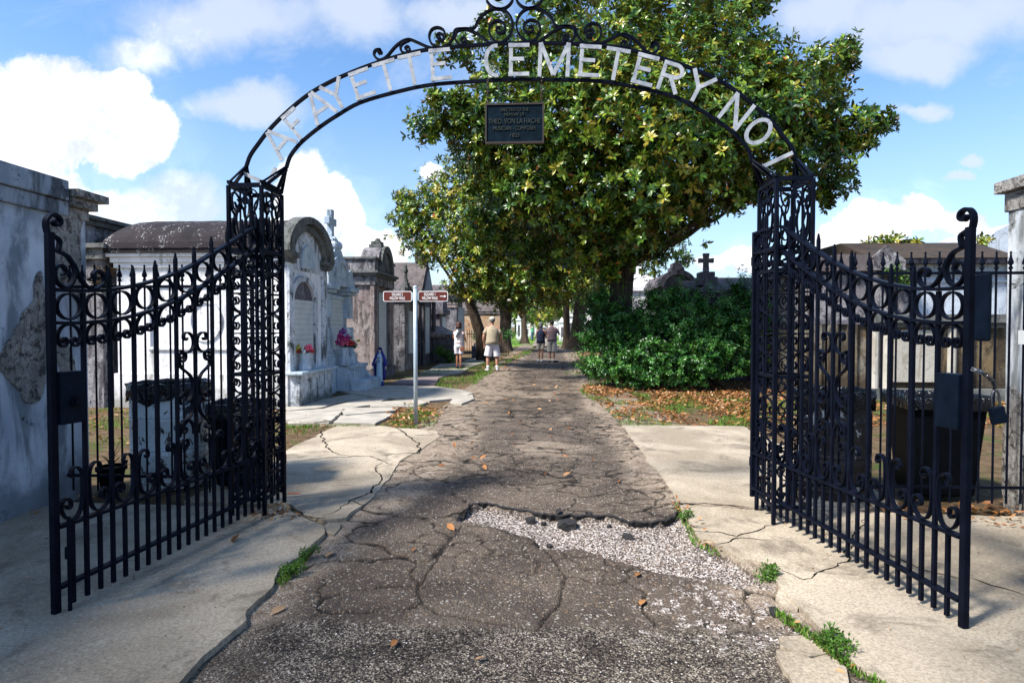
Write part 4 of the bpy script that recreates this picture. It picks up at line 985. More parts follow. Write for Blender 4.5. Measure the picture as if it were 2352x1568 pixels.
# --- far pale tombs seen down the alley ---
for i, (pa, pb, pt, Y, lab, rf) in enumerate([
    (1120, 1148, 706, 52, 'far white tomb with pointed gable between the left alley trunks', 'gable'), (1152, 1172, 722, 60, 'far pale round topped tomb right of the forked left trunk', 'arch'),
    (1186, 1197, 722, 66, 'far narrow white tomb left of the man in green', 'flat'), (1200, 1219, 742, 84, 'far low white tomb behind the man in green', 'flat'), (1285, 1297, 728, 60, 'far narrow white tomb right of the couple', 'gable'),
    (1303, 1322, 708, 50, 'far cream gabled tomb between the right alley trunks', 'gable'), (1349, 1361, 724, 46, 'far white tomb behind the dark fence left of the shrub', 'arch'), (1228, 1282, 738, 95, 'far pale tomb row at the end of the path', 'flat')]):
    x0 = onY(pa, 750, Y)[0]; x1 = onY(pb, 750, Y)[0]; zt = onY(pa, pt, Y)[2]; xm = (x0+x1)/2
    o = thing('far_tomb', lab, 'tomb', (xm, Y+1, 0), group='pale tombs far down the alley')
    MB().box(x0, x1, Y, Y+2, -.1, zt*.78).build('wall', 'white_stucco', o, True)
    MB().box(x0-.08, x1+.08, Y-.08, Y+2.05, zt*.78+.002, zt*.83).build('cornice', 'white_stucco', o, True)
    rfm = {'gable': [(x0, zt*.832), (x1, zt*.832), (xm, zt)], 'arch': [(x0, zt*.832)]+[(xm-(x1-x0)/2*math.cos(a), zt*.832+zt*.168*math.sin(a)) for a in np.linspace(.01, math.pi-.01, 10)], 'flat': [(x0+.1, zt*.832), (x1-.1, zt*.832), (x1-.2, zt), (x0+.2, zt)]}[rf]
    MB().prism(rfm, Y, Y+2, 'y').build('roof', 'white_stucco', o, True)
    MB().box(x0+(x1-x0)*.3, x0+(x1-x0)*.7, Y-.03, Y, .5, zt*.6).build('tablet', 'dark_stucco', o, True)
# --- white tomb behind big trunk ---
Y = 25.5; wt = thing('white_cross_tomb', 'bright white tomb with small cross behind the shrub and right of the big trunk', 'tomb', (onY(1490, 700, Y)[0], Y+1, 0))
X = lambda px: onY(px, 700, Y)[0]; Zp = lambda py: onY(1490, py, Y)[2]
MB().box(X(1448), X(1520), Y, Y+2.5, -.1, Zp(668)).build('wall', 'white_stucco', wt, True)
MB().box(X(1443), X(1525), Y-.12, Y+2.6, Zp(668)+.002, Zp(658)).box(X(1450), X(1520), Y, Y+2.4, Zp(658)+.002, Zp(650)).build('cornice', 'white_stucco', wt, True)
MB().prism([(X(1453), Zp(650)+.003), (X(1518), Zp(650)+.003), (X(1512), Zp(642)), (X(1484), Zp(630)), (X(1456), Zp(642))], Y+.1, Y+2, 'y').build('pediment', 'white_stucco', wt, True)
mb = MB(); mb.box(X(1461), X(1474), Y+.3, Y+.7, Zp(636), Zp(628)); cross(mb, X(1467.5), Y+.5, Zp(628), .52, .34, .1, 'x'); mb.build('cross', 'white_stucco', wt, True)
# --- dark arched tomb and dark gabled tomb with cross, behind shrub ---
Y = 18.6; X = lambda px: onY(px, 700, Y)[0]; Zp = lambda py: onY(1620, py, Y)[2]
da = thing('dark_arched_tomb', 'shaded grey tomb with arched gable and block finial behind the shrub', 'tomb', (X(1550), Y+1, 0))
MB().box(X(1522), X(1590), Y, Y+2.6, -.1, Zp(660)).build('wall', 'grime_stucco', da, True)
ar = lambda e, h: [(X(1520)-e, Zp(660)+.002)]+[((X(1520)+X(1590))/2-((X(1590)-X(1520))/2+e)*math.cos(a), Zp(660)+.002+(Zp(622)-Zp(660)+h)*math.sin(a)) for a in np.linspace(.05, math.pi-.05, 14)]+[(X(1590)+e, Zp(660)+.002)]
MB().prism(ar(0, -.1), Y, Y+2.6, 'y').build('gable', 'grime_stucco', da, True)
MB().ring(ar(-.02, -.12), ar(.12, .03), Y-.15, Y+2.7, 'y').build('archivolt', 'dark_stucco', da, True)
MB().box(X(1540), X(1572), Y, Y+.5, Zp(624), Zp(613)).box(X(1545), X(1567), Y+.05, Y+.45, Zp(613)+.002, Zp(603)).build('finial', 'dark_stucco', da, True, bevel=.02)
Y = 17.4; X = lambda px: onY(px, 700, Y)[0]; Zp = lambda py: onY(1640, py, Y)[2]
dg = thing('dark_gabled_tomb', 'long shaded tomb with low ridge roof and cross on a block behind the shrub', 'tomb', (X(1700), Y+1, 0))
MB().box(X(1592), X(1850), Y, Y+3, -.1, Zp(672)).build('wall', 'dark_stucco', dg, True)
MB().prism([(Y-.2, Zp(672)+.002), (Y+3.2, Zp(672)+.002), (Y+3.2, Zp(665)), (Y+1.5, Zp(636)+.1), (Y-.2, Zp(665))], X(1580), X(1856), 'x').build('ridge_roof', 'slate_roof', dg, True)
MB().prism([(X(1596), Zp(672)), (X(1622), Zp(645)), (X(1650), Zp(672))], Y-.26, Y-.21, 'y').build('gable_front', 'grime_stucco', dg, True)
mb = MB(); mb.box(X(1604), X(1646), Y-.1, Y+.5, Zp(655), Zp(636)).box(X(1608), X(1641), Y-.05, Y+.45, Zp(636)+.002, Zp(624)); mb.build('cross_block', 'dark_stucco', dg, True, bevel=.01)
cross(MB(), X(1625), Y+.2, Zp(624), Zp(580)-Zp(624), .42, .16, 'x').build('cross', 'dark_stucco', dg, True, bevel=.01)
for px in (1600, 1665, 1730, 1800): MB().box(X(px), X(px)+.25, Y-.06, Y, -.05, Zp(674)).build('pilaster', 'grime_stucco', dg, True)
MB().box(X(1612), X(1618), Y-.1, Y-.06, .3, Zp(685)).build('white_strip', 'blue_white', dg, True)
# --- right tombs behind gate leaf ---
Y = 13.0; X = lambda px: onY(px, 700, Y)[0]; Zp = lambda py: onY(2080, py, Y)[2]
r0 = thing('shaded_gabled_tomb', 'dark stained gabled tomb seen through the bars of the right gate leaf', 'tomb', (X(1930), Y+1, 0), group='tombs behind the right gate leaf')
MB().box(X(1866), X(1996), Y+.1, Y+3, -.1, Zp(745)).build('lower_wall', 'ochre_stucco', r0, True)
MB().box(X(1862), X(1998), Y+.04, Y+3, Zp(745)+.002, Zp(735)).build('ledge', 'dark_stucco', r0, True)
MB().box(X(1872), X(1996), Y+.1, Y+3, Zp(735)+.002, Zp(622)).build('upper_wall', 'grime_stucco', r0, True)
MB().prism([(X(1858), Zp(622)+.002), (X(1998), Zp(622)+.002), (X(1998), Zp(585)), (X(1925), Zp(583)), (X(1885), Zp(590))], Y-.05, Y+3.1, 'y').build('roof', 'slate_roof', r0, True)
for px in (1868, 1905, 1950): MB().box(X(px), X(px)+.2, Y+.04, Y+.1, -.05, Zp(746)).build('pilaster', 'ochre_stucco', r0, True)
r1 = thing('right_row_tomb', 'wide tomb with mossy roof, pale marble slab and ochre stains beside the right wall', 'tomb', (X(2150), Y+1, 0), group='tombs behind the right gate leaf')
MB().box(X(2000), X(2330), Y-.05, Y+3, -.1, .22).build('plinth', 'mossy_stone', r1, True, bevel=.01)
MB().box(X(2004), X(2330), Y+.05, Y+3, .222, Zp(752)).build('lower_wall', 'ochre_stucco', r1, True)
MB().box(X(2004), X(2330), Y-.04, Y+3, Zp(752)+.002, Zp(742)).box(X(2004), X(2330), Y-.12, Y+3, Zp(742)+.002, Zp(722)).build('ledge', 'mossy_stone', r1, True, bevel=.01)
MB().box(X(2004), X(2104), Y-.0, Y+3, Zp(722)+.002, Zp(606)).build('dark_bay', 'grime_stucco', r1, True)
MB().box(X(2104)+.003, X(2330), Y+.1, Y+3, Zp(722)+.002, Zp(606)).build('upper_wall', 'blue_white', r1, True)
MB().box(X(2106), X(2330), Y+.03, Y+.099, Zp(632), Zp(624)).box(X(2106), X(2330), Y+.05, Y+.099, Zp(648), Zp(643)).build('moulding', 'blue_white', r1, True)
MB().box(X(1996), X(2330), Y-.15, Y+3.1, Zp(606)+.002, Zp(595)).build('eave', 'dark_stucco', r1, True)
MB().prism([(Y-.2, Zp(595)+.002), (Y+3.2, Zp(595)+.002), (Y+2.2, Zp(556)+.14), (Y+1.2, Zp(556)+.14)], X(1992), X(2330), 'x').build('roof', 'moss_roof', r1, True)
MB().prism([(X(1994), Zp(622)), (X(2065), Zp(622)), (X(2065), Zp(600)), (X(2022), Zp(566)), (X(1994), Zp(590))], Y-.22, Y-.12, 'y').build('gable', 'grime_stucco', r1, True)
MB().prism([(X(2120), Zp(566))]+[(X(2175)-(X(2230)-X(2120))/2*math.cos(a), Zp(562)+.30*math.sin(a)) for a in np.linspace(.1, math.pi-.1, 9)]+[(X(2232), Zp(566))], Y+1.3, Y+2.1, 'y').build('crest', 'moss_roof', r1, True)
MB().box(X(2056), X(2152), Y-.01, Y+.05, .35, Zp(758)).build('marble_slab', 'pale_panel', r1, True, bevel=.01)
for px in (2012, 2040, 2190, 2230): MB().tube([(X(px), Y+.03, .22), (X(px), Y+.03, Zp(754))], .085, 10).build('column', 'pale_panel', r1, True)
r2 = thing('far_arched_tomb', 'pale arched tomb top peeping above the mossy roof beside the right wall', 'tomb', (X(2320), Y+5, 0), group='tombs behind the right gate leaf')
_x = PZ_(2262, 560, Y+4)[0]; _z = PZ_(2290, 560, Y+4)[2]
MB().prism([(_x, -.1), (_x+3, -.1), (_x+3, _z)]+[(_x+1.5+1.5*math.cos(a), _z-.1+.75*math.sin(a)) for a in np.linspace(.1, math.pi-.1, 12)]+[(_x, _z)], Y+4, Y+6.5, 'y').build('wall', 'blue_white', r2, True)
# --- neighbours on the left far behind T1 so that side views stay filled ---
# ================= PROPS =================
# sign post
sx, sy = G(955, 972)
sg = thing('sign_post', 'slim galvanised post carrying two brown walk signs beside the paved walk', 'sign', (sx, sy, 0))
MB().tube([(sx, sy, -.1), (sx, sy, 2.10)], .032, 14).ball((sx, sy, 2.10), .036, 12, 6).build('pole', 'galvanised', sg, True, smooth=True)
for pa, pb, lines, arrow in ((880, 946, ('SQUARE 2', 'WILLOW WALK'), False), (961, 1029, ('SQUARE 1', 'WILLOW WALK'), True)):
    xa, xb_ = onY(pa, 680, sy)[0], onY(pb, 680, sy)[0]; z1 = onY(950, 668.5, sy)[2]; z0 = onY(950, 692.5, sy)[2]
    def rr(x0, x1, z0, z1, r): return [(cx+r*math.cos(a), cz+r*math.sin(a)) for cx, cz, a0 in ((x1-r, z1-r, 0), (x0+r, z1-r, 90), (x0+r, z0+r, 180), (x1-r, z0+r, 270)) for a in [R(a0+15*i) for i in range(7)]]
    bd = MB().prism(rr(xa, xb_, z0, z1, .03), sy-.004, sy, 'y').build('sign_board', 'white_paint', sg, True)
    MB().prism(rr(xa+.011, xb_-.011, z0+.011, z1-.011, .022), sy-.006, sy-.0041, 'y').build('sign_face', 'sign_brown', sg, True)
    xm = (xa+xb_)/2-(.05 if arrow else 0); W_ = (xb_-xa)
    text_mesh(lines[0], .062, (xm, sy-.0078, z1-.052), W_*.38, .0012, 'lettering', 'white_paint', sg, bold=.001)
    text_mesh(lines[1], .062, (xm, sy-.0078, z0+.05), W_*.54, .0012, 'lettering', 'white_paint', sg, bold=.001)
    if arrow:
        ax, az = xb_-.125, (z0+z1)/2
        MB().prism([(ax, az-.006), (ax+.065, az-.006), (ax+.065, az-.02), (ax+.10, az), (ax+.065, az+.02), (ax+.065, az+.006), (ax, az+.006)], sy-.0085, sy-.0065, 'y').build('arrow', 'white_paint', sg, True)
    s_ = 1 if arrow else -1
    MB().box(min(sx+s_*.028, sx+s_*.055), max(sx+s_*.028, sx+s_*.055), sy-.012, sy+.012, z0+.02, z1-.02).build('bracket', 'galvanised', sg, True)
# drums
def drumcan(cx, cy, r, h, mat, label, name='drum_bin'):
    t = thing(name, label, 'trash can', (cx, cy, 0), group='rubbish bins by the gate')
    prof = [(r*.96, 0), (r*.97, .02), (r, .03), (r, h*.33), (r*1.012, h*.34), (r, h*.35), (r, h*.66), (r*1.012, h*.67), (r, h*.68), (r, h-.02), (r*1.02, h)]
    MB()._lathe(prof, (0, 0, 0), 36).build('drum', mat, t, smooth=True)
    vs = []; seg = 60; rows = [(r*.93, h-.16), (r*.97, h+.0), (r*1.0, h+.025), (r*1.045, h+.02), (r*1.06, h-.03), (r*1.05, h-.08), (r*1.035, h-.135)]
    for j, (rr_, z) in enumerate(rows):
        for i in range(seg):
            a = 2*math.pi*i/seg; wv = .012*math.sin(a*23+j)+.010*math.sin(a*9+2*j)
            vs.append(((rr_+wv*(.3 if j < 2 else 1))*math.cos(a), (rr_+wv*(.3 if j < 2 else 1))*math.sin(a), z+(.03*math.sin(a*5)+.015*math.sin(a*13) if j == len(rows)-1 else .006*math.sin(a*11+j))))
    fs = [(j*seg+i, j*seg+(i+1) % seg, (j+1)*seg+(i+1) % seg, (j+1)*seg+i) for j in range(len(rows)-1) for i in range(seg)]
    MB().add(vs, fs).add([(rows[0][0]*math.cos(2*math.pi*i/seg), rows[0][0]*math.sin(2*math.pi*i/seg), h-.16) for i in range(seg)], [tuple(range(seg))]).build('liner', 'bin_liner', t, smooth=True)
    return t
drumcan(-3.59, 5.68, .345, .95, 'drum_pale', 'large pale drum bin with black flaking spots behind the left fence')
drumcan(2.60, 5.60, .30, .92, 'drum_dark', 'dark drum bin with pale speckles right of the right tower')
def wheelbin(cx, cy, w, h, label, rz=0.05):
    t = thing('wheeled_bin', label, 'trash can', (cx, cy, 0), rz, 'rubbish bins by the gate')
    a, b = w/2, w/2*.78
    def frus(z0, z1, k0, k1, d=0): return ([(-a*b1, -a*b1*.95, z) if 0 else (0, 0, 0) for z, b1 in ()])
    mb = MB(); lo, hi = .78*b, b
    ring_ = lambda s, z: [(p[0]*s, p[1]*s, z) for p in rrz(a, a*.92, .09)]
    def rrz(x, y, r): return [(cx_+r*math.cos(q), cy_+r*math.sin(q)) for cx_, cy_, a0 in ((x-r, y-r, 0), (-x+r, y-r, 90), (-x+r, -y+r, 180), (x-r, -y+r, 270)) for q in [R(a0+22.5*i) for i in range(5)]]
    def shell(rows):
        vs = []; base = rrz(a, a*.92, .07); n = len(base)
        for s, z in rows: vs += [(p[0]*s, p[1]*s, z) for p in base]
        return vs, [(j*n+i, j*n+(i+1) % n, (j+1)*n+(i+1) % n, (j+1)*n+i) for j in range(len(rows)-1) for i in range(n)]
    MB().add(*shell([(.70, .03), (.74, .05), (.93, h-.10), (.93, h-.09)])).build('bin_body', 'plastic_black', t, smooth=False, bevel=0)
    MB().add(*shell([(.93, h-.09), (1.02, h-.085), (1.02, h), (.96, h), (.94, h-.05)])).build('rim', 'plastic_black', t)
    vs, fs = shell([(.90, h-.12), (.95, h+.005), (1.0, h+.02), (1.05, h+.005), (1.06, h-.04), (1.05, h-.09)])
    vs = [(x+random.uniform(-.008, .008), y+random.uniform(-.008, .008), z+random.uniform(-.012, .012)) for x, y, z in vs]
    MB().add(vs, fs).build('liner', 'bin_liner', t, smooth=True)
    n = 20; MB().add([(p[0]*.9, p[1]*.9, h-.13) for p in rrz(a, a*.92, .07)], [tuple(range(20))]).build('rubbish_bag', 'bin_liner', t)
    for s in (-1, 1): MB().tube([(s*a*.62, a*.70, .10), (s*a*.74, a*.70, .10)], .10, 16).build('wheel', 'rubber', t)
    MB().tube([(-a*.8, a*1.02, h-.05), (a*.8, a*1.02, h-.05)], .016, 8).build('handle', 'plastic_black', t)
wheelbin(-2.86, 5.62, .50, .78, 'black wheeled bin with crumpled liner between pale drum and left tower', .12)
wheelbin(3.50, 5.64, .64, .88, 'black wheeled bin behind the padlock end of the right gate leaf', -.05)
# plant pot
px_, py_ = -3.93, 5.32
pp = thing('plant_pot', 'small black plastic plant pot with thin shoots at the foot of left wall', 'plant pot', (px_, py_, 0))
MB()._lathe([(.075, 0), (.08, .01), (.11, .20), (.125, .20), (.125, .235), (.112, .235), (.105, .2)], (0, 0, 0), 20).build('pot', 'plastic_black', pp)
MB()._lathe([(.0, .205), (.106, .206)], (0, 0, 0), 20).build('earth', 'soil', pp)
mb = MB()
for i in range(9):
    a = random.uniform(0, 6.28); l = random.uniform(.12, .3); mb.tube([(0, 0, .2), (.03*math.cos(a), .03*math.sin(a), .2+l*.6), (.09*math.cos(a), .09*math.sin(a), .2+l)], [.005, .004, .001], 5)
mb.build('shoots', 'weed_leaf', pp)
# ================= GROUND =================
def ragged(poly, step=.05, amp=.018, seed=1):
    r = np.random.default_rng(seed); out = []
    P = [np.array(p, float) for p in poly]
    for i in range(len(P)):
        a, b = P[i], P[(i+1) % len(P)]; n = max(1, int(np.hypot(*(b-a))/step))
        for j in range(n):
            q = a+(b-a)*j/n
            out.append((q[0]+(fbm(np.array(q[0]*5+seed), np.array(q[1]*5), 4)-.5)*amp*5+r.uniform(-amp, amp)*.35, q[1]+(fbm(np.array(q[0]*5+30), np.array(q[1]*5+seed), 4)-.5)*amp*5+r.uniform(-amp, amp)*.35))
    return out
def clip_grid(name, poly, cell, zf, mat, thick=.07, crackf=None, parent=None):
    """slab: a fine grid inside the outline whose border vertices snap to the outline, with a skirt"""
    P = np.array(poly); x0, y0 = P.min(0)-cell; x1, y1 = P.max(0)+cell
    bm = bmesh.new(); vs = [bm.verts.new((p[0], p[1], 0)) for p in poly]; f = bm.faces.new(vs)
    if f.normal.z < 0: f.normal_flip()
    xs = np.arange(x0+cell, x1, cell); ys = np.arange(y0+cell, y1, cell)
    for x in xs: bmesh.ops.bisect_plane(bm, geom=bm.verts[:]+bm.edges[:]+bm.faces[:], plane_co=(x, 0, 0), plane_no=(1, 0, 0))
    for y in ys: bmesh.ops.bisect_plane(bm, geom=bm.verts[:]+bm.edges[:]+bm.faces[:], plane_co=(0, y, 0), plane_no=(0, 1, 0))
    top = bm.faces[:]
    border = [e for e in bm.edges if len(e.link_faces) == 1]
    ret = bmesh.ops.extrude_edge_only(bm, edges=border)
    nv = [g for g in ret['geom'] if isinstance(g, bmesh.types.BMVert)]
    low = set(nv)
    co = np.array([v.co[:2] for v in bm.verts]); X, Y = co[:, 0], co[:, 1]
    Z = zf(X, Y); cr = np.zeros(len(X))
    for i, v in enumerate(bm.verts):
        if v in low: v.co.z = Z[i]-thick
        else: v.co.z = Z[i]-.012*cr[i]
    bmesh.ops.recalc_face_normals(bm, faces=bm.faces)
    me = bpy.data.meshes.new(name); bm.to_mesh(me); bm.free()
    at = me.attributes.new('crack', 'FLOAT', 'POINT'); at.data.foreach_set('value', cr.astype(np.float32))
    me.materials.append(MATS[mat]); o = bpy.data.objects.new(name, me); COL.objects.link(o)
    if parent: o.parent = parent
    return o
def GP(l): return [G(a, b) for a, b in l]
# crack polylines on the slabs (picture pixels to ground)
CR = [ [(741,978),(741,1000),(750,1025),(770,1040),(810,1048)], [(655,1062),(760,1050),(850,1048),(905,1070)], [(905,975),(935,1000),(960,1015),(960,1040),(880,1045),(850,1048)], [(877,1060),(860,1075),(880,1095),(866,1110),(860,1130),(800,1150),(750,1185)],
       [(800,1150),(845,1160),(880,1156)], [(950,1000),(1000,998)], [(1555,1152),(1640,1158),(1745,1164)], [(1580,1215),(1700,1230),(1760,1205),(1790,1200)], [(1760,1300),(1840,1330),(1945,1290),(1950,1250),(1990,1180)],
       [(2240,1330),(2300,1350),(2352,1370)], [(2000,1250),(2100,1300),(2225,1340)], [(655,1165),(742,1195)], [(1640,1245),(1700,1235),(1755,1240)], [(660,1000),(720,1005),(741,1000)]]
CRW = [[G(*p) for p in l] for l in CR]
def crackfield(X, Y):
    Xw = X+(fbm(X*9, Y*9, 4)-.5)*.10; Yw = Y+(fbm(X*9+50, Y*9+7, 4)-.5)*.10
    d = np.full(X.shape, 9.0)
    for l in CRW:
        for a, b in zip(l[:-1], l[1:]):
            a = np.array(a); b = np.array(b); e = b-a; t = np.clip(((Xw-a[0])*e[0]+(Yw-a[1])*e[1])/(e@e), 0, 1)
            d = np.minimum(d, np.hypot(Xw-a[0]-e[0]*t, Yw-a[1]-e[1]*t))
    return 1-sstep(d, .002, .013+.003*np.clip(Y-3, 0, 6))
zs = lambda X, Y: (fbm(X*.8, Y*.8, 3)-.5)*.012
slab_defs = {
 'slab_left_front': [G(660,1168),G(700,1192),G(744,1208),G(748,1224),G(700,1262),G(640,1305),G(624,1345),G(575,1395),G(560,1422),G(470,1508),G(415,1566),(-.72,2.35),(-1.15,1.9),(-1.9,1.2),(-4.16,1.2),(-4.16,4.98)],
 'slab_left_back': [G(655,976),G(830,974),G(1000,988),G(1010,1000),G(968,1030),G(925,1052),G(905,1082),G(872,1122),G(842,1155),G(795,1188),G(746,1194),G(700,1180),G(662,1156),(-2.45,5.02),(-3.1,5.05),(-3.15,9.2)],
 'slab_right_back': [G(1428,975),(3.0,9.35),(3.05,5.35),(2.6,5.1),G(1745,1166),G(1700,1160),G(1556,1154),G(1545,1130),G(1528,1108),G(1490,1060),G(1460,1015)],
 'slab_right_front': [G(1560,1158),G(1745,1170),(2.6,5.06),(3.89,5.0),(3.89,1.2),(1.35,1.2),(1.05,2.0),G(2045,1566),G(1985,1535),G(1940,1500),G(1905,1462),G(1880,1440),G(1840,1392),G(1790,1352),G(1755,1290),G(1700,1280),G(1640,1245),G(1600,1228),G(1578,1190)],
}
for i, (nm, p) in enumerate(slab_defs.items()):
    o = clip_grid(nm, ragged(p, .05, .013, i+3), .045, zs, 'concrete', .08, crackfield); kind(o, 'structure'); o.name = 'concrete_slab'
def ribbon(pts, w0, z):
    P = []
    for a, b in zip(pts[:-1], pts[1:]):
        n = max(2, int(math.hypot(b[0]-a[0], b[1]-a[1])/.035))
        for i in range(n): P.append((a[0]+(b[0]-a[0])*i/n, a[1]+(b[1]-a[1])*i/n))
    P.append(pts[-1]); Q = []
    for x, y in P: Q.append((x+(float(fbm(np.array(x*7), np.array(y*7), 4))-.5)*.12+random.uniform(-.004, .004), y+(float(fbm(np.array(x*7+40), np.array(y*7), 4))-.5)*.12+random.uniform(-.004, .004)))
    vs = []; n = len(Q)
    for i, (x, y) in enumerate(Q):
        dx = Q[min(i+1, n-1)][0]-Q[max(i-1, 0)][0]; dy = Q[min(i+1, n-1)][1]-Q[max(i-1, 0)][1]; L = math.hypot(dx, dy)+1e-9
        w = w0*random.uniform(.45, 1.25)*(min(1, 4*min(i, n-1-i)/n+.15)); zz = float(zs(np.array(x), np.array(y)))+z
        vs += [(x-dy/L*w, y+dx/L*w, zz), (x+dy/L*w, y-dx/L*w, zz)]
    return MB().add(vs, [(2*i, 2*i+1, 2*i+3, 2*i+2) for i in range(n-1)])
for l in CRW: kind(ribbon(l, .0018+.0011*l[0][1], .0025).build('crack', 'crack_dark'), 'structure')
piece_defs = [
 ([(1785,1455),(1868,1452),(1893,1468),(1900,1490),(1860,1500),(1830,1490),(1790,1478)], 'broken concrete piece, upper of two beside the weeds at lower right'),
 ([(1780,1488),(1825,1492),(1862,1506),(1905,1492),(1945,1525),(1955,1568),(1830,1568),(1800,1530)], 'largest broken concrete piece at the bottom edge right of the road'),
 ([(1788,1350),(1812,1354),(1835,1375),(1830,1395),(1800,1385),(1780,1365)], 'small tilted concrete fragment beside the weeds on the right'),
 ([(748,1200),(840,1192),(836,1204),(800,1222),(775,1224),(752,1212)], 'triangular broken concrete piece at the corner of the left slabs')]
piece_defs[3] = ([(756,1196),(784,1197),(783,1206),(768,1222),(752,1218),(742,1206)], piece_defs[3][1])
for i, (p, lab) in enumerate(piece_defs):
    q = GP(p); c = np.mean(q, 0)
    o = clip_grid('concrete_fragment', ragged(q, .04, .008, i+20), .05, lambda X, Y: -.012+(fbm(X*3, Y*3, 3)-.5)*.02, 'concrete', .05)
    tag(o, lab, 'rubble', 'broken concrete fragments')
# --- road ---
POT = GP([(1055,1187),(1068,1170),(1100,1152),(1210,1170),(1290,1178),(1400,1180),(1450,1193),(1525,1192),(1560,1165),(1585,1192),(1640,1248),(1700,1290),(1745,1325),(1700,1335),(1640,1320),(1570,1312),(1510,1300),(1430,1275),(1330,1252),(1245,1250),(1225,1225),(1130,1200)])
GRV = GP([(1560,1240),(1700,1290),(1750,1320),(1790,1370),(1890,1470),(1830,1568),(1760,1500),(1650,1440),(1480,1440),(1420,1410),(1500,1360),(1600,1330)])
LP = GP([(1060,1200),(1130,1205),(1225,1235),(1260,1265),(1300,1310),(1290,1350),(1275,1380),(1240,1430),(1150,1418),(1060,1405),(1000,1395),(960,1340),(1010,1260)])
def road_fields(X, Y):
    n = fbm(X*6, Y*6, 5)-.5; n2 = fbm(X*1.7+9, Y*1.7, 4)-.5; n3 = fbm(X*22, Y*22, 3)-.5
    dp = sdf(X+n*.10, Y+n*.08, POT)
    gr = 1-sstep(dp, -.01, .02)
    g2 = (1-sstep(sdf(X+n2*.25, Y+n*.2, GRV), -.10, .22))*sstep(n+n3*1.2, .0, .26)
    grav = np.clip(np.maximum(gr, g2*.9), 0, 1)
    yb = 3.08+n2*.12+.02*X
    coarse = 1-sstep(Y+n*.12-yb, -.05, .06)
    coarse = np.maximum(coarse, .0)
    # cracks
    far = sstep(Y, 3.2, 4.2)
    lp = 1-sstep(sdf(X+n*.1, Y+n*.1, LP), -.03, .03)
    wd = .008+.0026*np.clip(Y, 0, 9)
    c1 = edgecrack(X, Y*1.15, .60, 5, wd, .50)*sstep(Y, 3.05, 3.2)*(1-lp)*sstep(fbm(X*1.9, Y*1.9+50, 4), .28, .42)
    c2 = edgecrack(X, Y*1.2, .26, 8, wd*.7, .5)*sstep(fbm(X*.8+3, Y*.8, 3), .40, .52)*far
    c3 = edgecrack(X, Y, .8, 15, .007, .4)*.25*(1-sstep(Y, 2.9, 3.1))*0
    rim = 1-sstep(np.abs(dp+.004), .007, .020)
    lpr = (1-sstep(np.abs(sdf(X+n*.06, Y+n*.06, LP)), .0, .014))*.9
    crack = np.clip(np.maximum.reduce([c1, c2*.9, c3, rim, lpr])*(1-gr*.9)*(1-coarse*.7), 0, 1)
    # dirt towards the edges
    el = np.interp(Y, [1.5, 2.3, 3.0, 3.8, 4.6, 5.2, 6.5, 8.5, 11, 14, 20, 30], [-.95, -1.22, -1.52, -1.5, -1.55, -1.25, -1.2, -1.1, -1.25, -.9, -1.1, -1.0])
    er = np.interp(Y, [1.5, 2.3, 3.0, 3.8, 4.6, 5.2, 6.5, 8.5, 11, 14, 20, 30], [1.15, 1.15, 1.15, 1.15, 1.3, 1.15, 1.0, 1.0, .95, .9, 1.1, 1.2])
    de = np.minimum(X-el, er-X)
    dirt = (1-sstep(de+n2*.5+n*.2, -.02, .30))
    patch = sstep(fbm(X*.9+77, Y*.9+3, 5), .60, .70)*sstep(Y, 6.0, 7.2)*.7
    dirt = np.clip(np.maximum(dirt, patch), 0, 1)*(1-coarse*.8)*(1-lp*.8)
    z = -.030+n2*.012+n3*.002-gr*.045-crack*(.004+.016*(1-sstep(Y, 3.6, 5.0)))+.022*(1-sstep(de, -.15, .15))*sstep(Y, 4.6, 5.4)
    z = z+.012*(1-sstep(np.abs(dp-.07), 0, .09))*(dp > 0)*far
    z -= .006*coarse
    return z, dict(gravel=grav, coarse=coarse, crack=crack, dirt=dirt)
def grid_sheet(name, xs, ys, mat, fields, parent=None):
    X, Y = np.meshgrid(xs, ys, indexing='ij'); z, at = fields(X.ravel(), Y.ravel())
    V = np.c_[X.ravel(), Y.ravel(), z]; n, m = X.shape; idx = np.arange(n*m).reshape(n, m)
    F = np.c_[idx[:-1, :-1].ravel(), idx[1:, :-1].ravel(), idx[1:, 1:].ravel(), idx[:-1, 1:].ravel()]
    return npmesh(name, V, F, mat, parent, None, True, at)
ysr = [1.0]
while ysr[-1] < 60: ysr.append(ysr[-1]+max(.0115, .0024*ysr[-1]**1.25))
o = grid_sheet('road', np.arange(-1.95, 2.1, .0125), np.array([y for y in ysr if y < 11]), 'asphalt', road_fields); kind(o, 'structure')
def road_far(X, Y):
    # narrowing wandering edges are cut by the soil standing slightly higher outside
    z, at = road_fields(X, Y)
    return z, at
o = grid_sheet('road', np.arange(-1.9, 2.0, .05), np.array([ysr[max(i for i, y in enumerate(ysr) if y < 11)]]+[y for y in ysr if 11 <= y < 55]), 'asphalt', road_far); kind(o, 'structure')
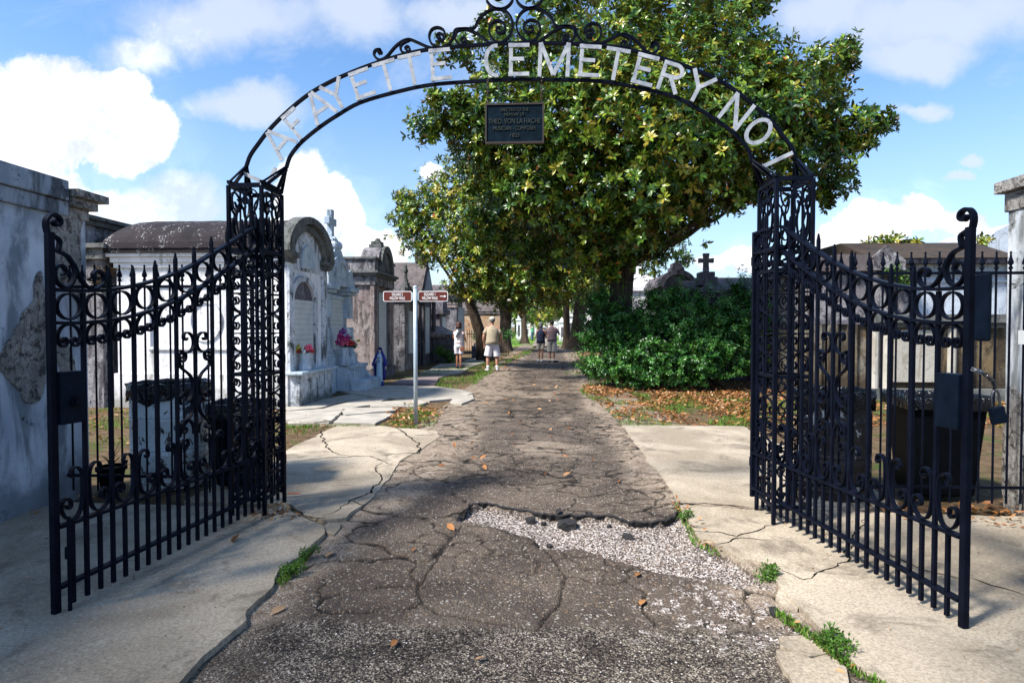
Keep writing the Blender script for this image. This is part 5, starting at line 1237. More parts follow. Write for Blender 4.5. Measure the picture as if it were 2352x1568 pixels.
# --- natural ground: one big sheet, near part fine ---
def soil_h(X, Y):
    n2 = fbm(X*1.7+9, Y*1.7, 4)-.5; n = fbm(X*6, Y*6, 5)-.5
    el = np.interp(Y, [0, 5.2, 6.5, 8.5, 9.5, 11, 14, 17, 20, 30, 45], [-2.2, -2.2, -2.2, -2.2, -1.5, -1.3, -1.05, -1.2, -1.15, -1.1, -1.1])
    er = np.interp(Y, [0, 5.2, 6.5, 9.2, 9.8, 14, 20, 30, 45], [2.2, 2.2, 2.2, 2.0, 1.1, .95, 1.15, 1.4, 1.5])
    de = np.maximum(el-X, X-er)+n2*.35+n*.12
    outside = sstep(de, -.06, .14)
    near = 1-sstep(Y, 5.0, 5.4)
    z = -.10+outside*(.075+n*.02+n2*.02)
    z = np.where(Y < 5.3, -.10+outside*.04*1.0, z)
    return z
SAND = GP([(1005,985),(1020,955),(1095,925),(1100,905),(1085,895),(1110,868),(1150,842),(1190,822),(1215,808),(1240,800),(1262,800),(1300,830),(1345,822),(1400,835),(1350,850),(1300,842),(1240,870),(1180,880),(1150,930),(1130,960),(1060,1000)])
DARKS = 0
def soil_fields(X, Y):
    return soil_h(X, Y), dict(sand=(1-sstep(sdf(X+(fbm(X*2, Y*2, 4)-.5)*.8, Y+(fbm(X*2+9, Y*2, 4)-.5)*1.2, SAND), -.15, .25))*.9)
xs = np.r_[-400, -150, -60, -30, -16, np.arange(-10, 12.01, .10), 18, 30, 60, 150, 400]
ys = np.r_[-60, -20, -5, 0, np.arange(1, 22, .10), np.arange(22, 45, .3), 50, 60, 80, 120, 200, 400, 900, 2500]
o = grid_sheet('ground', xs, ys, 'soil', soil_fields); kind(o, 'structure')
o = MB()
# sunny lawn and pale path beyond the alley trees
lawn = [(-14, 47), (14, 47), (26, 140), (-26, 140)]
xs2 = np.linspace(-22, 22, 60); ys2 = np.r_[np.arange(46, 90, 1.0), np.arange(90, 150, 4)]
def lawn_f(X, Y): return -.015+(fbm(X*.7, Y*.7, 4)-.5)*.1+.0*X, {}
o = grid_sheet('lawn', xs2, ys2, 'lawn', lawn_f); kind(o, 'structure')
pthf = lambda X, Y: (.075+0*X, dict(gravel=.35+0*X, coarse=0*X, crack=0*X, dirt=1+0*X))
o = grid_sheet('path', np.linspace(-.9, 1.1, 10), np.arange(45, 100, 1.0), 'asphalt', pthf); kind(o, 'structure')
# --- flagstone walk in front of the tombs ---
flags = [
 ([(655,934),(760,914),(808,905),(845,912),(775,925),(735,938),(660,945)], 'flagstone'), ([(655,947),(740,940),(838,915),(900,912),(860,930),(780,942),(760,957),(655,968)], 'flagstone'),
 ([(850,926),(955,918),(985,925),(955,935),(850,936)], 'flagstone'), ([(795,940),(905,937),(912,945),(790,956),(785,948)], 'flagstone'), ([(655,955),(735,948),(760,942),(790,944),(760,970),(720,974),(655,968)], 'flagstone'),
 ([(780,955),(890,948),(905,952),(860,974),(765,972)], 'flagstone'), ([(660,970),(700,958),(775,957),(755,974),(660,975)], 'flagstone'),
 ([(770,897),(893,886),(1000,888),(1060,896),(1088,905),(1050,917),(985,923),(955,916),(860,912),(800,905)], 'flagstone'),
 ([(1040,915),(1085,908),(1090,918),(1060,930),(1035,926)], 'flagstone'), ([(895,882),(925,872),(1010,868),(1000,884)], 'flagstone_plum'), ([(930,870),(975,858),(1035,860),(1010,868)], 'flagstone_plum'),
 ([(962,857),(990,848),(1060,848),(1085,842),(1060,856),(1030,859)], 'flagstone'), ([(990,846),(1010,836),(1115,833),(1088,841),(1060,846)], 'flagstone'), ([(1060,832),(1080,825),(1115,824),(1110,832)], 'flagstone')]
flag_parent = None
for i, (p, mt) in enumerate(flags):
    q = GP(p); cq = np.mean(q, 0); q = [(cq[0]+(a-cq[0])*.985, cq[1]+(b-cq[1])*.985) for a, b in q]
    tilt = (random.uniform(-.004, .004), random.uniform(-.003, .003))
    o = clip_grid('walk_slab', ragged(q, .12, .012, 40+i), .5, lambda X, Y, t=tilt, c=cq, i=i: .012+.0045*(i % 5)+(X-c[0])*t[0]+(Y-c[1])*t[1], mt, .12)
    kind(o, 'structure'); o.name = 'paving'
# pothole pebbles: countless chips of shell and stone
def pebbles(name, pts, smin, smax, mat, label):
    ico = np.array([(0,0,-1),(.72,-.53,-.45),(-.28,-.85,-.45),(-.89,0,-.45),(-.28,.85,-.45),(.72,.53,-.45),(.28,-.85,.45),(-.72,-.53,.45),(-.72,.53,.45),(.28,.85,.45),(.89,0,.45),(0,0,1)])
    fi = np.array([(0,2,1),(0,3,2),(0,4,3),(0,5,4),(0,1,5),(1,2,6),(2,3,7),(3,4,8),(4,5,9),(5,1,10),(1,6,10),(2,7,6),(3,8,7),(4,9,8),(5,10,9),(11,10,6),(11,6,7),(11,7,8),(11,8,9),(11,9,10)])
    n = len(pts); s = RNG.uniform(smin, smax, n)[:, None, None]*RNG.uniform(.6, 1.3, (n, 1, 3)); a = RNG.random(n)*6.28
    J = ico[None]*s*(1+RNG.uniform(-.25, .25, (n, 12, 1))); J[:, :, 2] *= .55
    ca, sa = np.cos(a)[:, None], np.sin(a)[:, None]
    V = np.stack([J[:, :, 0]*ca-J[:, :, 1]*sa, J[:, :, 0]*sa+J[:, :, 1]*ca, J[:, :, 2]], -1)+np.array(pts)[:, None, :]
    F = (fi[None]+12*np.arange(n)[:, None, None]).reshape(-1, 3)
    o = npmesh(name, V.reshape(-1, 3), F, mat, None, np.repeat(RNG.random(n), 20)); kind(o, 'stuff'); return tag(o, label, 'gravel')
m, nt = newmat('pebble'); k = N(nt)
k.bsdf(k.ramp(k.attr('rnd'), [(0, (.03, .025, .025)), (.30, (.09, .065, .055)), (.50, (.24, .18, .14)), (.70, (.42, .37, .33)), (1, (.62, .58, .56))]), .7, spec=.3)
def scatter(poly_list, n, fn=None):
    out = []
    P = np.concatenate([np.array(p) for p in poly_list]); lo, hi = P.min(0), P.max(0)
    while len(out) < n:
        X = RNG.uniform(lo[0], hi[0], 4*n); Y = RNG.uniform(lo[1], hi[1], 4*n)
        d = np.minimum.reduce([sdf(X, Y, p) for p in poly_list]); ok = (d < 0)
        if fn is not None: ok &= RNG.random(4*n) < fn(X, Y)
        out += list(zip(X[ok], Y[ok]))
    return np.array(out[:n])
pp_ = scatter([POT, GRV], 10000, lambda X, Y: road_fields(X, Y)[1]['gravel']*sstep(fbm(X*7, Y*7, 4), .40, .56))
zz = road_fields(pp_[:, 0], pp_[:, 1])[0]
pebbles('gravel', np.c_[pp_, zz+.001], .0030, .0085, 'pebble', 'white shell and stone gravel spilling across the pothole')
pp_ = np.c_[RNG.uniform(-1.4, 1.3, 5200), RNG.uniform(1.9, 5.5, 5200)]
keep = RNG.random(len(pp_)) < .2+.8*(pp_[:, 1] < 3.1); pp_ = pp_[keep]
zz = road_fields(pp_[:, 0], pp_[:, 1])[0]
pebbles('road_chips', np.c_[pp_, zz+.001], .0025, .006, 'pebble', 'loose stone chips strewn over the worn asphalt')
# asphalt chunks in the pothole
def rock(c, s, seed, mat, label, name='asphalt_chunk', flat=.6):
    r = np.random.default_rng(seed); bm = bmesh.new(); bmesh.ops.create_icosphere(bm, subdivisions=2 if s[0] > .08 else 1, radius=1)
    for v in bm.verts:
        d = v.co.normalized(); k_ = 1+.9*(fbm(np.array(d.x*1.7+seed), np.array(d.y*1.7+d.z), 3)-.5)*2
        v.co = Vector((d.x*s[0]*k_, d.y*s[1]*k_, max(-.5, min(.62, d.z*k_))*s[2]))
    me = bpy.data.meshes.new(name); bm.to_mesh(me); bm.free(); me.materials.append(MATS[mat])
    o = bpy.data.objects.new(name, me); COL.objects.link(o); o.location = c; o.rotation_euler = (r.uniform(-.1, .1), r.uniform(-.1, .1), r.uniform(0, 6)); return tag(o, label, 'rubble', 'broken asphalt chunks')
for i, (px, py, s, lab) in enumerate([(1300, 1202, (.085, .055, .035), 'largest black asphalt chunk lying in the gravel pothole'), (1220, 1194, (.032, .03, .035), 'black asphalt lump left of the largest chunk in the pothole'), (1248, 1199, (.02, .018, .02), 'small asphalt crumb just left of the largest chunk'),
      (1443, 1229, (.034, .028, .024), 'black asphalt lump in the right part of the pothole'), (1283, 1186, (.05, .02, .022), 'flat asphalt sliver above the largest chunk under the broken edge'), (1352, 1190, (.03, .02, .02), 'small asphalt lump right of the largest chunk'),
      (1400, 1204, (.02, .018, .018), 'asphalt crumb below the broken road edge'), (1618, 1236, (.026, .024, .022), 'dark asphalt lump against the right concrete slab'), (1262, 1248, (.018, .018, .012), 'asphalt crumb on the lower rim of the pothole'), (1778, 1418, (.035, .02, .02), 'dark lump beside the concrete fragments at lower right')]):
    x, y = G(px, py, -.05); z = float(road_fields(np.array([x]), np.array([y]))[0][0])
    s = tuple(q*1.4 for q in s); rock((x, y, z+s[2]*.42), s, i+3, 'chunk_asphalt', lab)
up = cat(POT[:9], 10); up = [(a+random.uniform(-.006, .006), b+random.uniform(-.010, .010)+(float(fbm(np.array(a*14), np.array(3.0), 3))-.5)*.05) for a, b in up]
zt_ = road_fields(np.array([p[0] for p in up]), np.array([p[1]+.07 for p in up]))[0]; vs = []
for (a, b), z in zip(up, zt_):
    z += .006+random.uniform(-.003, .003)
    vs += [(a, b+.10, z-.016), (a, b+.03, z+.001), (a, b, z-.003), (a+.004, b+.012+random.uniform(-.006, .006), z-.028), (a, b+.03, z-.07)]
kind(MB().add(vs, [(5*i+q, 5*i+q+1, 5*i+q+6, 5*i+q+5) for i in range(len(up)-1) for q in (1, 2, 3)]).build('road_edge', 'chunk_asphalt'), 'structure')
# bottle cap and red straw
x, y = G(645, 1170); o = MB()._lathe([(0, .012), (.014, .012), (.015, .008), (.015, 0)], (x, y, .004), 14).build('bottle_cap', 'white_paint'); tag(o, 'small white bottle cap at the foot of the left tower', 'cap')
x, y = G(676, 1135); o = MB().tube([(x-.06, y, .008), (x+.05, y+.01, .008)], .004, 6).build('straw', 'cloth_red'); tag(o, 'thin red straw on the slab right of the left tower', 'straw')
# ================= VEGETATION =================
def unit(a): return a/np.maximum(np.linalg.norm(a, axis=-1, keepdims=True), 1e-9)
def rosettes(P, AX, L, nl=8, wid=.36, alpha=(35, 100), dens=1):
    """vectorised whorls of leaves. P (n,3) AX (n,3) L (n,)"""
    n = len(P); r = RNG
    AX = unit(AX); ref = np.tile([0., 0., 1.], (n, 1)); ref[np.abs(AX[:, 2]) > .9] = [1, 0, 0]
    U = unit(np.cross(AX, ref)); W = np.cross(AX, U)
    ph = (np.arange(nl)[None]*2.4+r.random((n, 1))*6.28+r.normal(0, .25, (n, nl)))
    al = np.radians(r.uniform(alpha[0], alpha[1], (n, nl)))
    rad = U[:, None]*np.cos(ph)[..., None]+W[:, None]*np.sin(ph)[..., None]
    D = AX[:, None]*np.cos(al)[..., None]+rad*np.sin(al)[..., None]
    Nn = unit(AX[:, None]*np.sin(al)[..., None]-rad*np.cos(al)[..., None]+r.normal(0, .25, (n, nl, 3)))
    Nn = unit(Nn-D*(Nn*D).sum(-1, keepdims=True)); S = np.cross(D, Nn)
    l = L[:, None, None]*r.uniform(.7, 1.1, (n, nl, 1)); B = P[:, None]+D*.015
    w = l*wid/2
    droop = -l*.06
    v0 = B; v1 = B+D*l*.32+S*w*.85+Nn*l*.035; v2 = B+D*l*.32-S*w*.85+Nn*l*.035
    v3 = B+D*l*.68+S*w*.80+Nn*(l*.035+droop); v4 = B+D*l*.68-S*w*.80+Nn*(l*.035+droop); v5 = B+D*l+Nn*droop*2.2
    vc = B+D*l*.5-Nn*l*.01
    V = np.stack([v0, v1, v2, v3, v4, v5, vc], 2).reshape(-1, 3)
    f = np.array([(0, 6, 1), (1, 6, 3), (3, 6, 5), (5, 6, 4), (4, 6, 2), (2, 6, 0)])[:, ::-1]
    m = n*nl; F = (f[None]+7*np.arange(m)[:, None, None]).reshape(-1, 3)
    return V, F, m
def crown(name, centres, radii, counts, L, mat, parent, nl=8, wid=.36, up=.55, shell=.5, rndshift=0, alpha=(35, 100), squash=.85):
    P = []; A = []
    for c, rr_, n in zip(centres, radii, counts):
        d = unit(RNG.normal(0, 1, (n, 3))); rad = rr_*(shell+(1-shell)*RNG.random(n)**.6)[:, None]
        q = d*rad; q[:, 2] *= squash
        lump = 1+.22*np.sin(d[:, :1]*7+c[0]*3)*np.sin(d[:, 1:2]*6+c[2]*5)+.19*RNG.normal(0, 1, (n, 1))
        P.append(np.array(c)+q*lump); A.append(d*.9+np.array([0, 0, up])+RNG.normal(0, .35, (n, 3)))
    P = np.concatenate(P); A = np.concatenate(A); tone = np.repeat(RNG.normal(0, .09, len(counts)), counts)
    V, F, m = rosettes(P, A, L*RNG.uniform(.8, 1.15, len(P)), nl, wid, alpha)
    # per leaf tone: clumps share a tone so light and dark sprays show
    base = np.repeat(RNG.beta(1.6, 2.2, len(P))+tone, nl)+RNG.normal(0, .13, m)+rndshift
    return npmesh(name, V, F, mat, parent, np.repeat(np.where(RNG.random(m) < .008, 1.0, np.clip(base, 0, .95)), 6)), P
def limb(mb, a, b, r0, r1, bend=.1, n=7, seg=8):
    a = Vector(a); b = Vector(b); L = (b-a).length
    off = Vector((random.uniform(-1, 1), random.uniform(-1, 1), random.uniform(-.3, .6)))*bend*L
    pts = []; rr_ = []
    for i in range(n+1):
        t = i/n; p = a.lerp(b, t)+off*math.sin(math.pi*t)+Vector((random.uniform(-1, 1), random.uniform(-1, 1), random.uniform(-1, 1)))*L*.012*(0 < i < n)
        pts.append(p); rr_.append(r0+(r1-r0)*t**.8)
    mb.tube(pts, rr_, seg); return pts
def trunk_base(mb, x, y, r, h, lean=(0, 0), seg=16, flare=1.9):
    pts = []; vs = []; rows = 14
    for j in range(rows+1):
        t = j/rows; z = -.1+h*t; k_ = 1+(flare-1)*math.exp(-t*h*2.2)
        for i in range(seg):
            a = 2*math.pi*i/seg; rt = r*k_*(1+.10*math.sin(a*3+x)+(.16*math.exp(-t*h*1.5))*math.sin(a*5+y)+random.uniform(-.03, .03))*(1-.12*t)
            vs.append((x+lean[0]*t**1.3+rt*math.cos(a), y+lean[1]*t+rt*math.sin(a), z))
    fs = [(j*seg+i, j*seg+(i+1) % seg, (j+1)*seg+(i+1) % seg, (j+1)*seg+i) for j in range(rows) for i in range(seg)]
    fs.append(tuple(range(rows*seg, (rows+1)*seg)))
    mb.add(vs, fs); return Vector((x+lean[0], y+lean[1], -.1+h))
def PZ(px, py, Y): return onY(px, py, Y)
def blossom(parent, p, s=.09):
    mb = MB()
    for i in range(7):
        a = i*.9; mb.ball((p[0]+s*.5*math.cos(a), p[1]+s*.5*math.sin(a), p[2]+.02*(i % 2)), s*.55, 6, 4, 1, 1, .8)
    return mb.build('blossom', 'petal_white', parent, True, smooth=True)
# --- big magnolia on the right ---
TX, TY = onY(1417, 750, 17.2)[0], 17.2
mg = thing('magnolia_tree', 'big magnolia filling the upper right, thick trunk rising behind the shrub', 'tree', (TX, TY, 0), group='magnolia trees lining the path')
mb = MB(); top = trunk_base(mb, TX, TY, .36, 3.3, (.12, 0), 18, 1.6)
BL = [(985,290,14.6,44),(1040,262,14.3,62),(1100,330,14.8,84),(1150,250,14.2,96),(1050,118,15.2,44),(1128,66,15.4,48),(1185,140,15,88),(1215,345,14.4,108),(1265,52,15.6,66),(1320,165,14.6,128),(1300,300,14,140),(1340,430,15,150),
      (1180,455,16,95),(1130,520,16.5,66),(1450,260,13.8,165),(1430,90,15.2,105),(1470,420,14.4,150),(1570,330,13.8,165),(1590,175,14.5,135),(1550,40,15.6,108),(1670,80,15.4,84),(1625,415,15,88),(1715,280,14.2,155),
      (1690,395,15.2,72),(1745,135,15,74),(1820,225,14.6,105),(1885,160,15,62),(1942,112,15.3,30),(1840,350,14.6,98),(1920,300,14.8,72),(1985,290,15,44),(2030,282,15,22),(1915,405,15.2,56),(1905,448,15.2,30),(1400,530,16.2,105),(1300,560,16.6,90),(1470,530,16.6,72),(1555,470,16,76),
      (1220,560,17,76),(1350,-90,16.5,130),(1550,-120,17,160),(1700,-60,16.5,95),(1250,440,14.2,74),(1400,610,17.3,52),(1555,535,16.5,24),(1615,500,16.2,28),(1685,468,15.8,28),(1505,585,17,22),(1740,440,15.4,30)]
BL += [(a+1.05*r*math.cos(t), b-.95*r*math.sin(t), Y+.2*math.cos(3*t), 20) for a, b, Y, r in BL for t in (random.uniform(0, 6.28), random.uniform(0, 6.28)) if r > 60 and not (a+1.05*r*math.cos(t) > 1440 and b-.95*r*math.sin(t) > 500)]
cen = [PZ(a, b, Y) for a, b, Y, r in BL]; rad = [r*Y/1400 for a, b, Y, r in BL]
cnt = [int(250*r*r+18) for r in rad]
LIMBS = [(1240,300,14.6,.13),(1100,260,14.8,.10),(1330,160,15.2,.15),(1480,200,15.0,.17),(1640,140,15.2,.15),(1730,300,15.0,.14),(1860,400,15.0,.12),(1800,180,15.2,.12),(1560,-80,16.8,.17),(1350,420,15.6,.10),(1190,450,16.4,.09),(1990,290,15.1,.06),(1700,470,16.0,.10),(1940,120,15.3,.05),(1020,290,14.8,.05)]
br = MB(); ends = []
for px, py, Y, r0 in LIMBS:
    pts = limb(br, top-Vector((0, 0, .15)), PZ(px, py, Y), r0*1.25, .03, .10, 8)
    ends.append(pts)
    for q in range(5):
        s_ = pts[random.randint(3, 7)]; c = min(cen, key=lambda c: (Vector(c)-s_).length+random.uniform(0, 1.5))
        limb(br, s_, Vector(c)+Vector([random.uniform(-.4, .4)]*3), .035, .008, .15, 5, 5)
mb.tube([top-Vector((0, 0, .4)), top+Vector((.1, 0, .3)), top+Vector((.1, -.1, .8))], [.34, .30, .2], 14)
mb.build('trunk', 'bark', mg, True, smooth=True)
br.build('branches', 'bark', mg, True, smooth=True)
crown('crown', cen, rad, cnt, .172, 'magnolia_leaf', mg, 8, .42, .5, .42, .05)
for px, py, Y in ((1640,152,13.9),(1560,310,12.9),(1300,255,13),(1605,205,13),(1700,90,14.2),(1130,325,14),(1530,395,13.4),(1330,60,14.5),(1440,345,13.2)): blossom(mg, PZ(px, py, Y), .06)
# --- second magnolia, left and further back, leaning trunk behind the man in khaki ---
def magnolia(label, tx, ty, r, h, lean, BL, LIMBS, L, dens, bloss=(), shift=0, base=40, forks=()):
    t = thing('magnolia_tree', label, 'tree', (tx, ty, 0), group='magnolia trees lining the path')
    mb = MB(); top = trunk_base(mb, tx, ty, r, h, lean, 14, 1.9)
    for fx, fy, fz, fr in forks: limb(mb, (tx+lean[0]*.3, ty, h*.35), (fx, fy, fz), fr, fr*.6, .05, 6, 9)
    mb.build('trunk', 'bark', t, True, smooth=True)
    cen = [PZ(a, b, Y) for a, b, Y, q in BL]; rad = [q*Y/1400 for a, b, Y, q in BL]
    br = MB()
    for px, py, Y, r0 in LIMBS:
        pts = limb(br, top-Vector((0, 0, .1)), PZ(px, py, Y), r0*1.2, .03, .10, 7)
        for q in range(3):
            s_ = pts[random.randint(3, 6)]; c = min(cen, key=lambda c: (Vector(c)-s_).length+random.uniform(0, 2)); limb(br, s_, c, .04, .01, .15, 4, 5)
    if LIMBS: br.build('branches', 'bark', t, True, smooth=True)
    crown('crown', cen, rad, [int(dens*q*q+base) for q in rad], L, 'magnolia_leaf', t, 8, .38, .45, .4, shift)
    for px, py, Y in bloss: blossom(t, PZ(px, py, Y), .075)
    return t
x2 = onY(1108, 750, 27)[0]
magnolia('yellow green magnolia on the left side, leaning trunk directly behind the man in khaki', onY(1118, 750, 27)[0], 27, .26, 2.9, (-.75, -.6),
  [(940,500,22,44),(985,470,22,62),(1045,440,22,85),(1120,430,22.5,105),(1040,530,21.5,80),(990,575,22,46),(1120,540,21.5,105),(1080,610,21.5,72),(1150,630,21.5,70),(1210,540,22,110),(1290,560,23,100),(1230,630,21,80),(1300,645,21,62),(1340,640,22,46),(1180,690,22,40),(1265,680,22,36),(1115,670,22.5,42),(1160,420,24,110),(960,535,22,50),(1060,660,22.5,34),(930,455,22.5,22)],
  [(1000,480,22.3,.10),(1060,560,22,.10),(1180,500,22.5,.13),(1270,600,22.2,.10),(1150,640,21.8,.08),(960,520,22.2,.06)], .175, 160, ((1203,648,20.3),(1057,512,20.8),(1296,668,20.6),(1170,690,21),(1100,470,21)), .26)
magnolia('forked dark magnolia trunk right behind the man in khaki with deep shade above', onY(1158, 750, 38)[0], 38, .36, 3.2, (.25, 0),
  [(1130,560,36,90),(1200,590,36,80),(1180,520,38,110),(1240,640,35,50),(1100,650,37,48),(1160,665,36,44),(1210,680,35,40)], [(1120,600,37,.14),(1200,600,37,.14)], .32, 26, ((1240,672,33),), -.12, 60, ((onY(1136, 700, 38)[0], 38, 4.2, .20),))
magnolia('slim straight magnolia trunk on the sunny lawn left of the path', onY(1206, 750, 54)[0], 54, .26, 4.0, (-.2, 0),
  [(1190,650,52,50),(1220,640,52,44),(1180,690,50,26)], [(1195,665,52,.12)], .34, 8, (), .1, 30)
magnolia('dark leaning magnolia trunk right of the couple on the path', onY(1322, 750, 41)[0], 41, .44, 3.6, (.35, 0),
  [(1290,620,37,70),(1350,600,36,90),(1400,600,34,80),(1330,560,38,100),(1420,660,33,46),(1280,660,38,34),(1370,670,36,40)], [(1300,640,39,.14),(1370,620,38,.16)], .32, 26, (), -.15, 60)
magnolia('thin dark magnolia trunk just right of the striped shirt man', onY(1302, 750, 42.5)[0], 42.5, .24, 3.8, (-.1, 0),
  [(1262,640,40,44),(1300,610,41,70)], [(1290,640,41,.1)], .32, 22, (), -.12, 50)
magnolia('rounded sunlit magnolia at the far end of the path', onY(1238, 750, 80)[0], 80, .3, 3.0, (0, 0),
  [(1232,712,78,40),(1265,705,78,36),(1205,722,76,26),(1250,690,80,34),(1285,715,79,22),(1190,705,80,22),(1240,738,76,22)], [], .42, 7, ((1223,700,75),(1240,707,74),(1206,710,74)), .25, 40)
magnolia('sunlit leafy tree right of the big trunk behind the white cross tomb', onY(1500, 750, 33)[0], 33, .28, 4.0, (0, 0),
  [(1480,600,31,46),(1520,585,31,50),(1550,570,31,36),(1460,640,31,34),(1500,640,31,30),(1570,600,31,22)], [(1500,600,31.5,.12)], .22, 22, (), .12, 30)
magnolia('dark green tree mass filling the gap left of the big trunk', onY(1375, 750, 48)[0], 48, .3, 3.0, (0, 0),
  [(1370,690,46,44),(1345,650,46,50),(1400,700,44,40),(1330,700,47,24)], [], .32, 20, (), -.1, 50)
# backdrop of distant trees beyond the cemetery, low on the horizon
for i, (px, Y, w_, h_, lab) in enumerate([(1140, 120, 9, 9, 'distant round tree between far left tombs'), (1185, 140, 9, 11, 'distant tree above the narrow white tomb'), (1290, 130, 9, 11, 'distant tree right of the path end'), (1330, 120, 9, 10, 'distant tree seen between right trunks'),
      (1240, 150, 12, 11, 'distant tree closing the path axis'), (1065, 110, 10, 6, 'distant tree low behind the left tombs'), (1440, 100, 10, 9, 'distant tree behind the big trunk')]):
    x = onY(px, 750, Y)[0]; t = thing('distant_tree', lab, 'tree', (x, Y, 0), group='distant trees beyond the cemetery')
    MB().tube([(x, Y, -.2), (x, Y, h_*.5)], [.3, .2], 8).build('trunk', 'bark', t, True)
    c_ = [(x+random.uniform(-.5, .5)*w_*.6, Y+random.uniform(-.2, .2)*w_, h_*random.uniform(.3, .75)) for q in range(9)]
    crown('crown', c_, [w_*.28]*9, [130]*9, .5, 'magnolia_leaf', t, 6, .5, .4, .4, .05)
# little plants growing on the right tomb roof and white sky edge sprigs
def sprig(label, cs, rs, n, L, mat, name='wild_plant', cat='plant', loc=None, group=None, wid=.45, al=(30, 110), sh=.1):
    t = thing(name, label, cat, loc or tuple(cs[0][:2])+(cs[0][2]-rs[0],), group=group)
    crown('foliage', cs, rs, [int(n/len(cs))]*len(cs), L, mat, t, 5, wid, .6, .2, sh, al)
    mb = MB(); b0 = Vector(t.location)
    for c in cs: limb(mb, b0, c, .012, .004, .1, 4, 5)
    mb.build('stems', 'bark', t, True); return t
sprig('bushy weed growing on top of the mossy tomb roof behind right gate leaf', [PZ(1990,575,14.4), PZ(2025,558,14.4), PZ(2060,560,14.4), PZ(2095,565,14.4), PZ(2050,572,14.4)], [.28,.22,.25,.22,.25], 170, .13, 'magnolia_leaf', loc=PZ(2050, 590, 14.4), sh=.3)
sprig('tiny weed on tomb roof beside the right wall', [PZ(2262,552,14.6), PZ(2250,562,14.6)], [.16,.14], 40, .11, 'magnolia_leaf', loc=PZ(2258, 572, 14.6), sh=.3)
sprig('green weed hanging from the gable behind the right gate leaf', [PZ(2078,640,12.8), PZ(2050,622,12.8)], [.20,.14], 110, .08, 'weed_leaf', loc=PZ(2072, 612, 12.82))
sprig('small reddish weed sprouting from the left wall edge', [(XL+.12, 5.40, 2.0), (XL+.1, 5.40, 1.9)], [.07,.06], 40, .05, 'dry_leaf', loc=(XL+.0, 5.38, 1.93))
# --- shrub ---
SB = [(1366,745,16.8,24),(1378,712,16.6,34),(1408,728,16.2,36),(1440,752,16.2,34),(1478,735,16,30),(1512,700,15.8,36),(1540,688,15.8,32),(1575,716,15.7,42),(1622,728,15.6,34),(1655,705,15.6,24),(1672,726,15.5,32),(1705,690,15.4,28),(1735,718,15.3,34),(1745,755,15.3,36),
      (1362,792,16.2,24),(1370,770,16.4,40),(1400,795,15.9,44),(1440,790,15.7,46),(1490,765,15.7,46),(1535,750,15.5,48),(1590,770,15.1,50),(1640,760,15.2,50),(1690,760,15.1,46),(1715,800,15.0,38),(1370,850,15.6,34),(1366,838,15.9,24),(1410,850,15.2,42),(1455,840,15.0,46),(1505,820,15.0,52),(1560,830,14.7,50),(1615,820,14.7,48),(1665,820,14.8,42),
      (1540,870,14.7,32),(1590,868,14.6,30),(1470,880,14.8,28),(1640,858,14.7,30),(1690,850,14.8,26),(1560,682,15.8,14),(1700,668,15.5,14),(1380,688,16.6,14),(1610,688,15.6,14)]
sh = thing('shrub', 'large glossy dark green shrub spreading before the shaded tombs right of the path', 'shrub', (onY(1530, 850, 15.8)[0], 15.8, 0))
mb = MB()
for i in range(34):
    c = random.choice(SB); limb(mb, (sh.location.x+random.uniform(-1.4, 1.4), 15.9+random.uniform(-.4, .4), 0), PZ(c[0], c[1], c[2]+.2), .03, .008, .12, 6, 5)
mb.build('stems', 'bark', sh, True)
crown('foliage', [PZ(a, b, Y) for a, b, Y, r in SB]+[PZ(a+random.uniform(-14, 14), b-.6*r, Y-.25) for a, b, Y, r in SB], [r*.92*Y/1400 for a, b, Y, r in SB]+[r*.5*Y/1400 for a, b, Y, r in SB], [int(800*(r*Y/1400)**2+30) for a, b, Y, r in SB]+[int(700*(r*.55*Y/1400)**2+20) for a, b, Y, r in SB], .085, 'shrub_leaf', sh, 7, .5, .5, .6, -.05, (20, 110), .45)
# free standing shoots make the outline ragged
P_ = []; A_ = []; tw = MB()
for i in range(620):
    a, b, Y, r = random.choice(SB); c = Vector(PZ(a, b, Y)); rr_ = r*Y/1400
    d = Vector((random.gauss(0, 1), random.gauss(-.25, 1), random.gauss(.45, .7))).normalized(); e = c+Vector((d.x*rr_*.9, d.y*rr_*.9, d.z*rr_*.62)); L_ = random.uniform(.15, .55)
    tip = e+(d+Vector((0, 0, .35))).normalized()*L_
    tw.tube([e-d*.1, e.lerp(tip, .5)+Vector((0, 0, .01)), tip], [.006, .004, .002], 4)
    for q in range(5): P_.append(tuple(e.lerp(tip, .2+.2*q))); A_.append(tuple(d+Vector((0, 0, .5))))
kind(tw.build('twigs', 'bark', sh, True), 'stuff')
V, F, m = rosettes(np.array(P_), np.array(A_), np.full(len(P_), .075), 5, .5, (30, 95))
npmesh('shoots', V, F, 'shrub_leaf', sh, np.repeat(np.clip(RNG.beta(2.4, 1.6, m), 0, 1), 6))
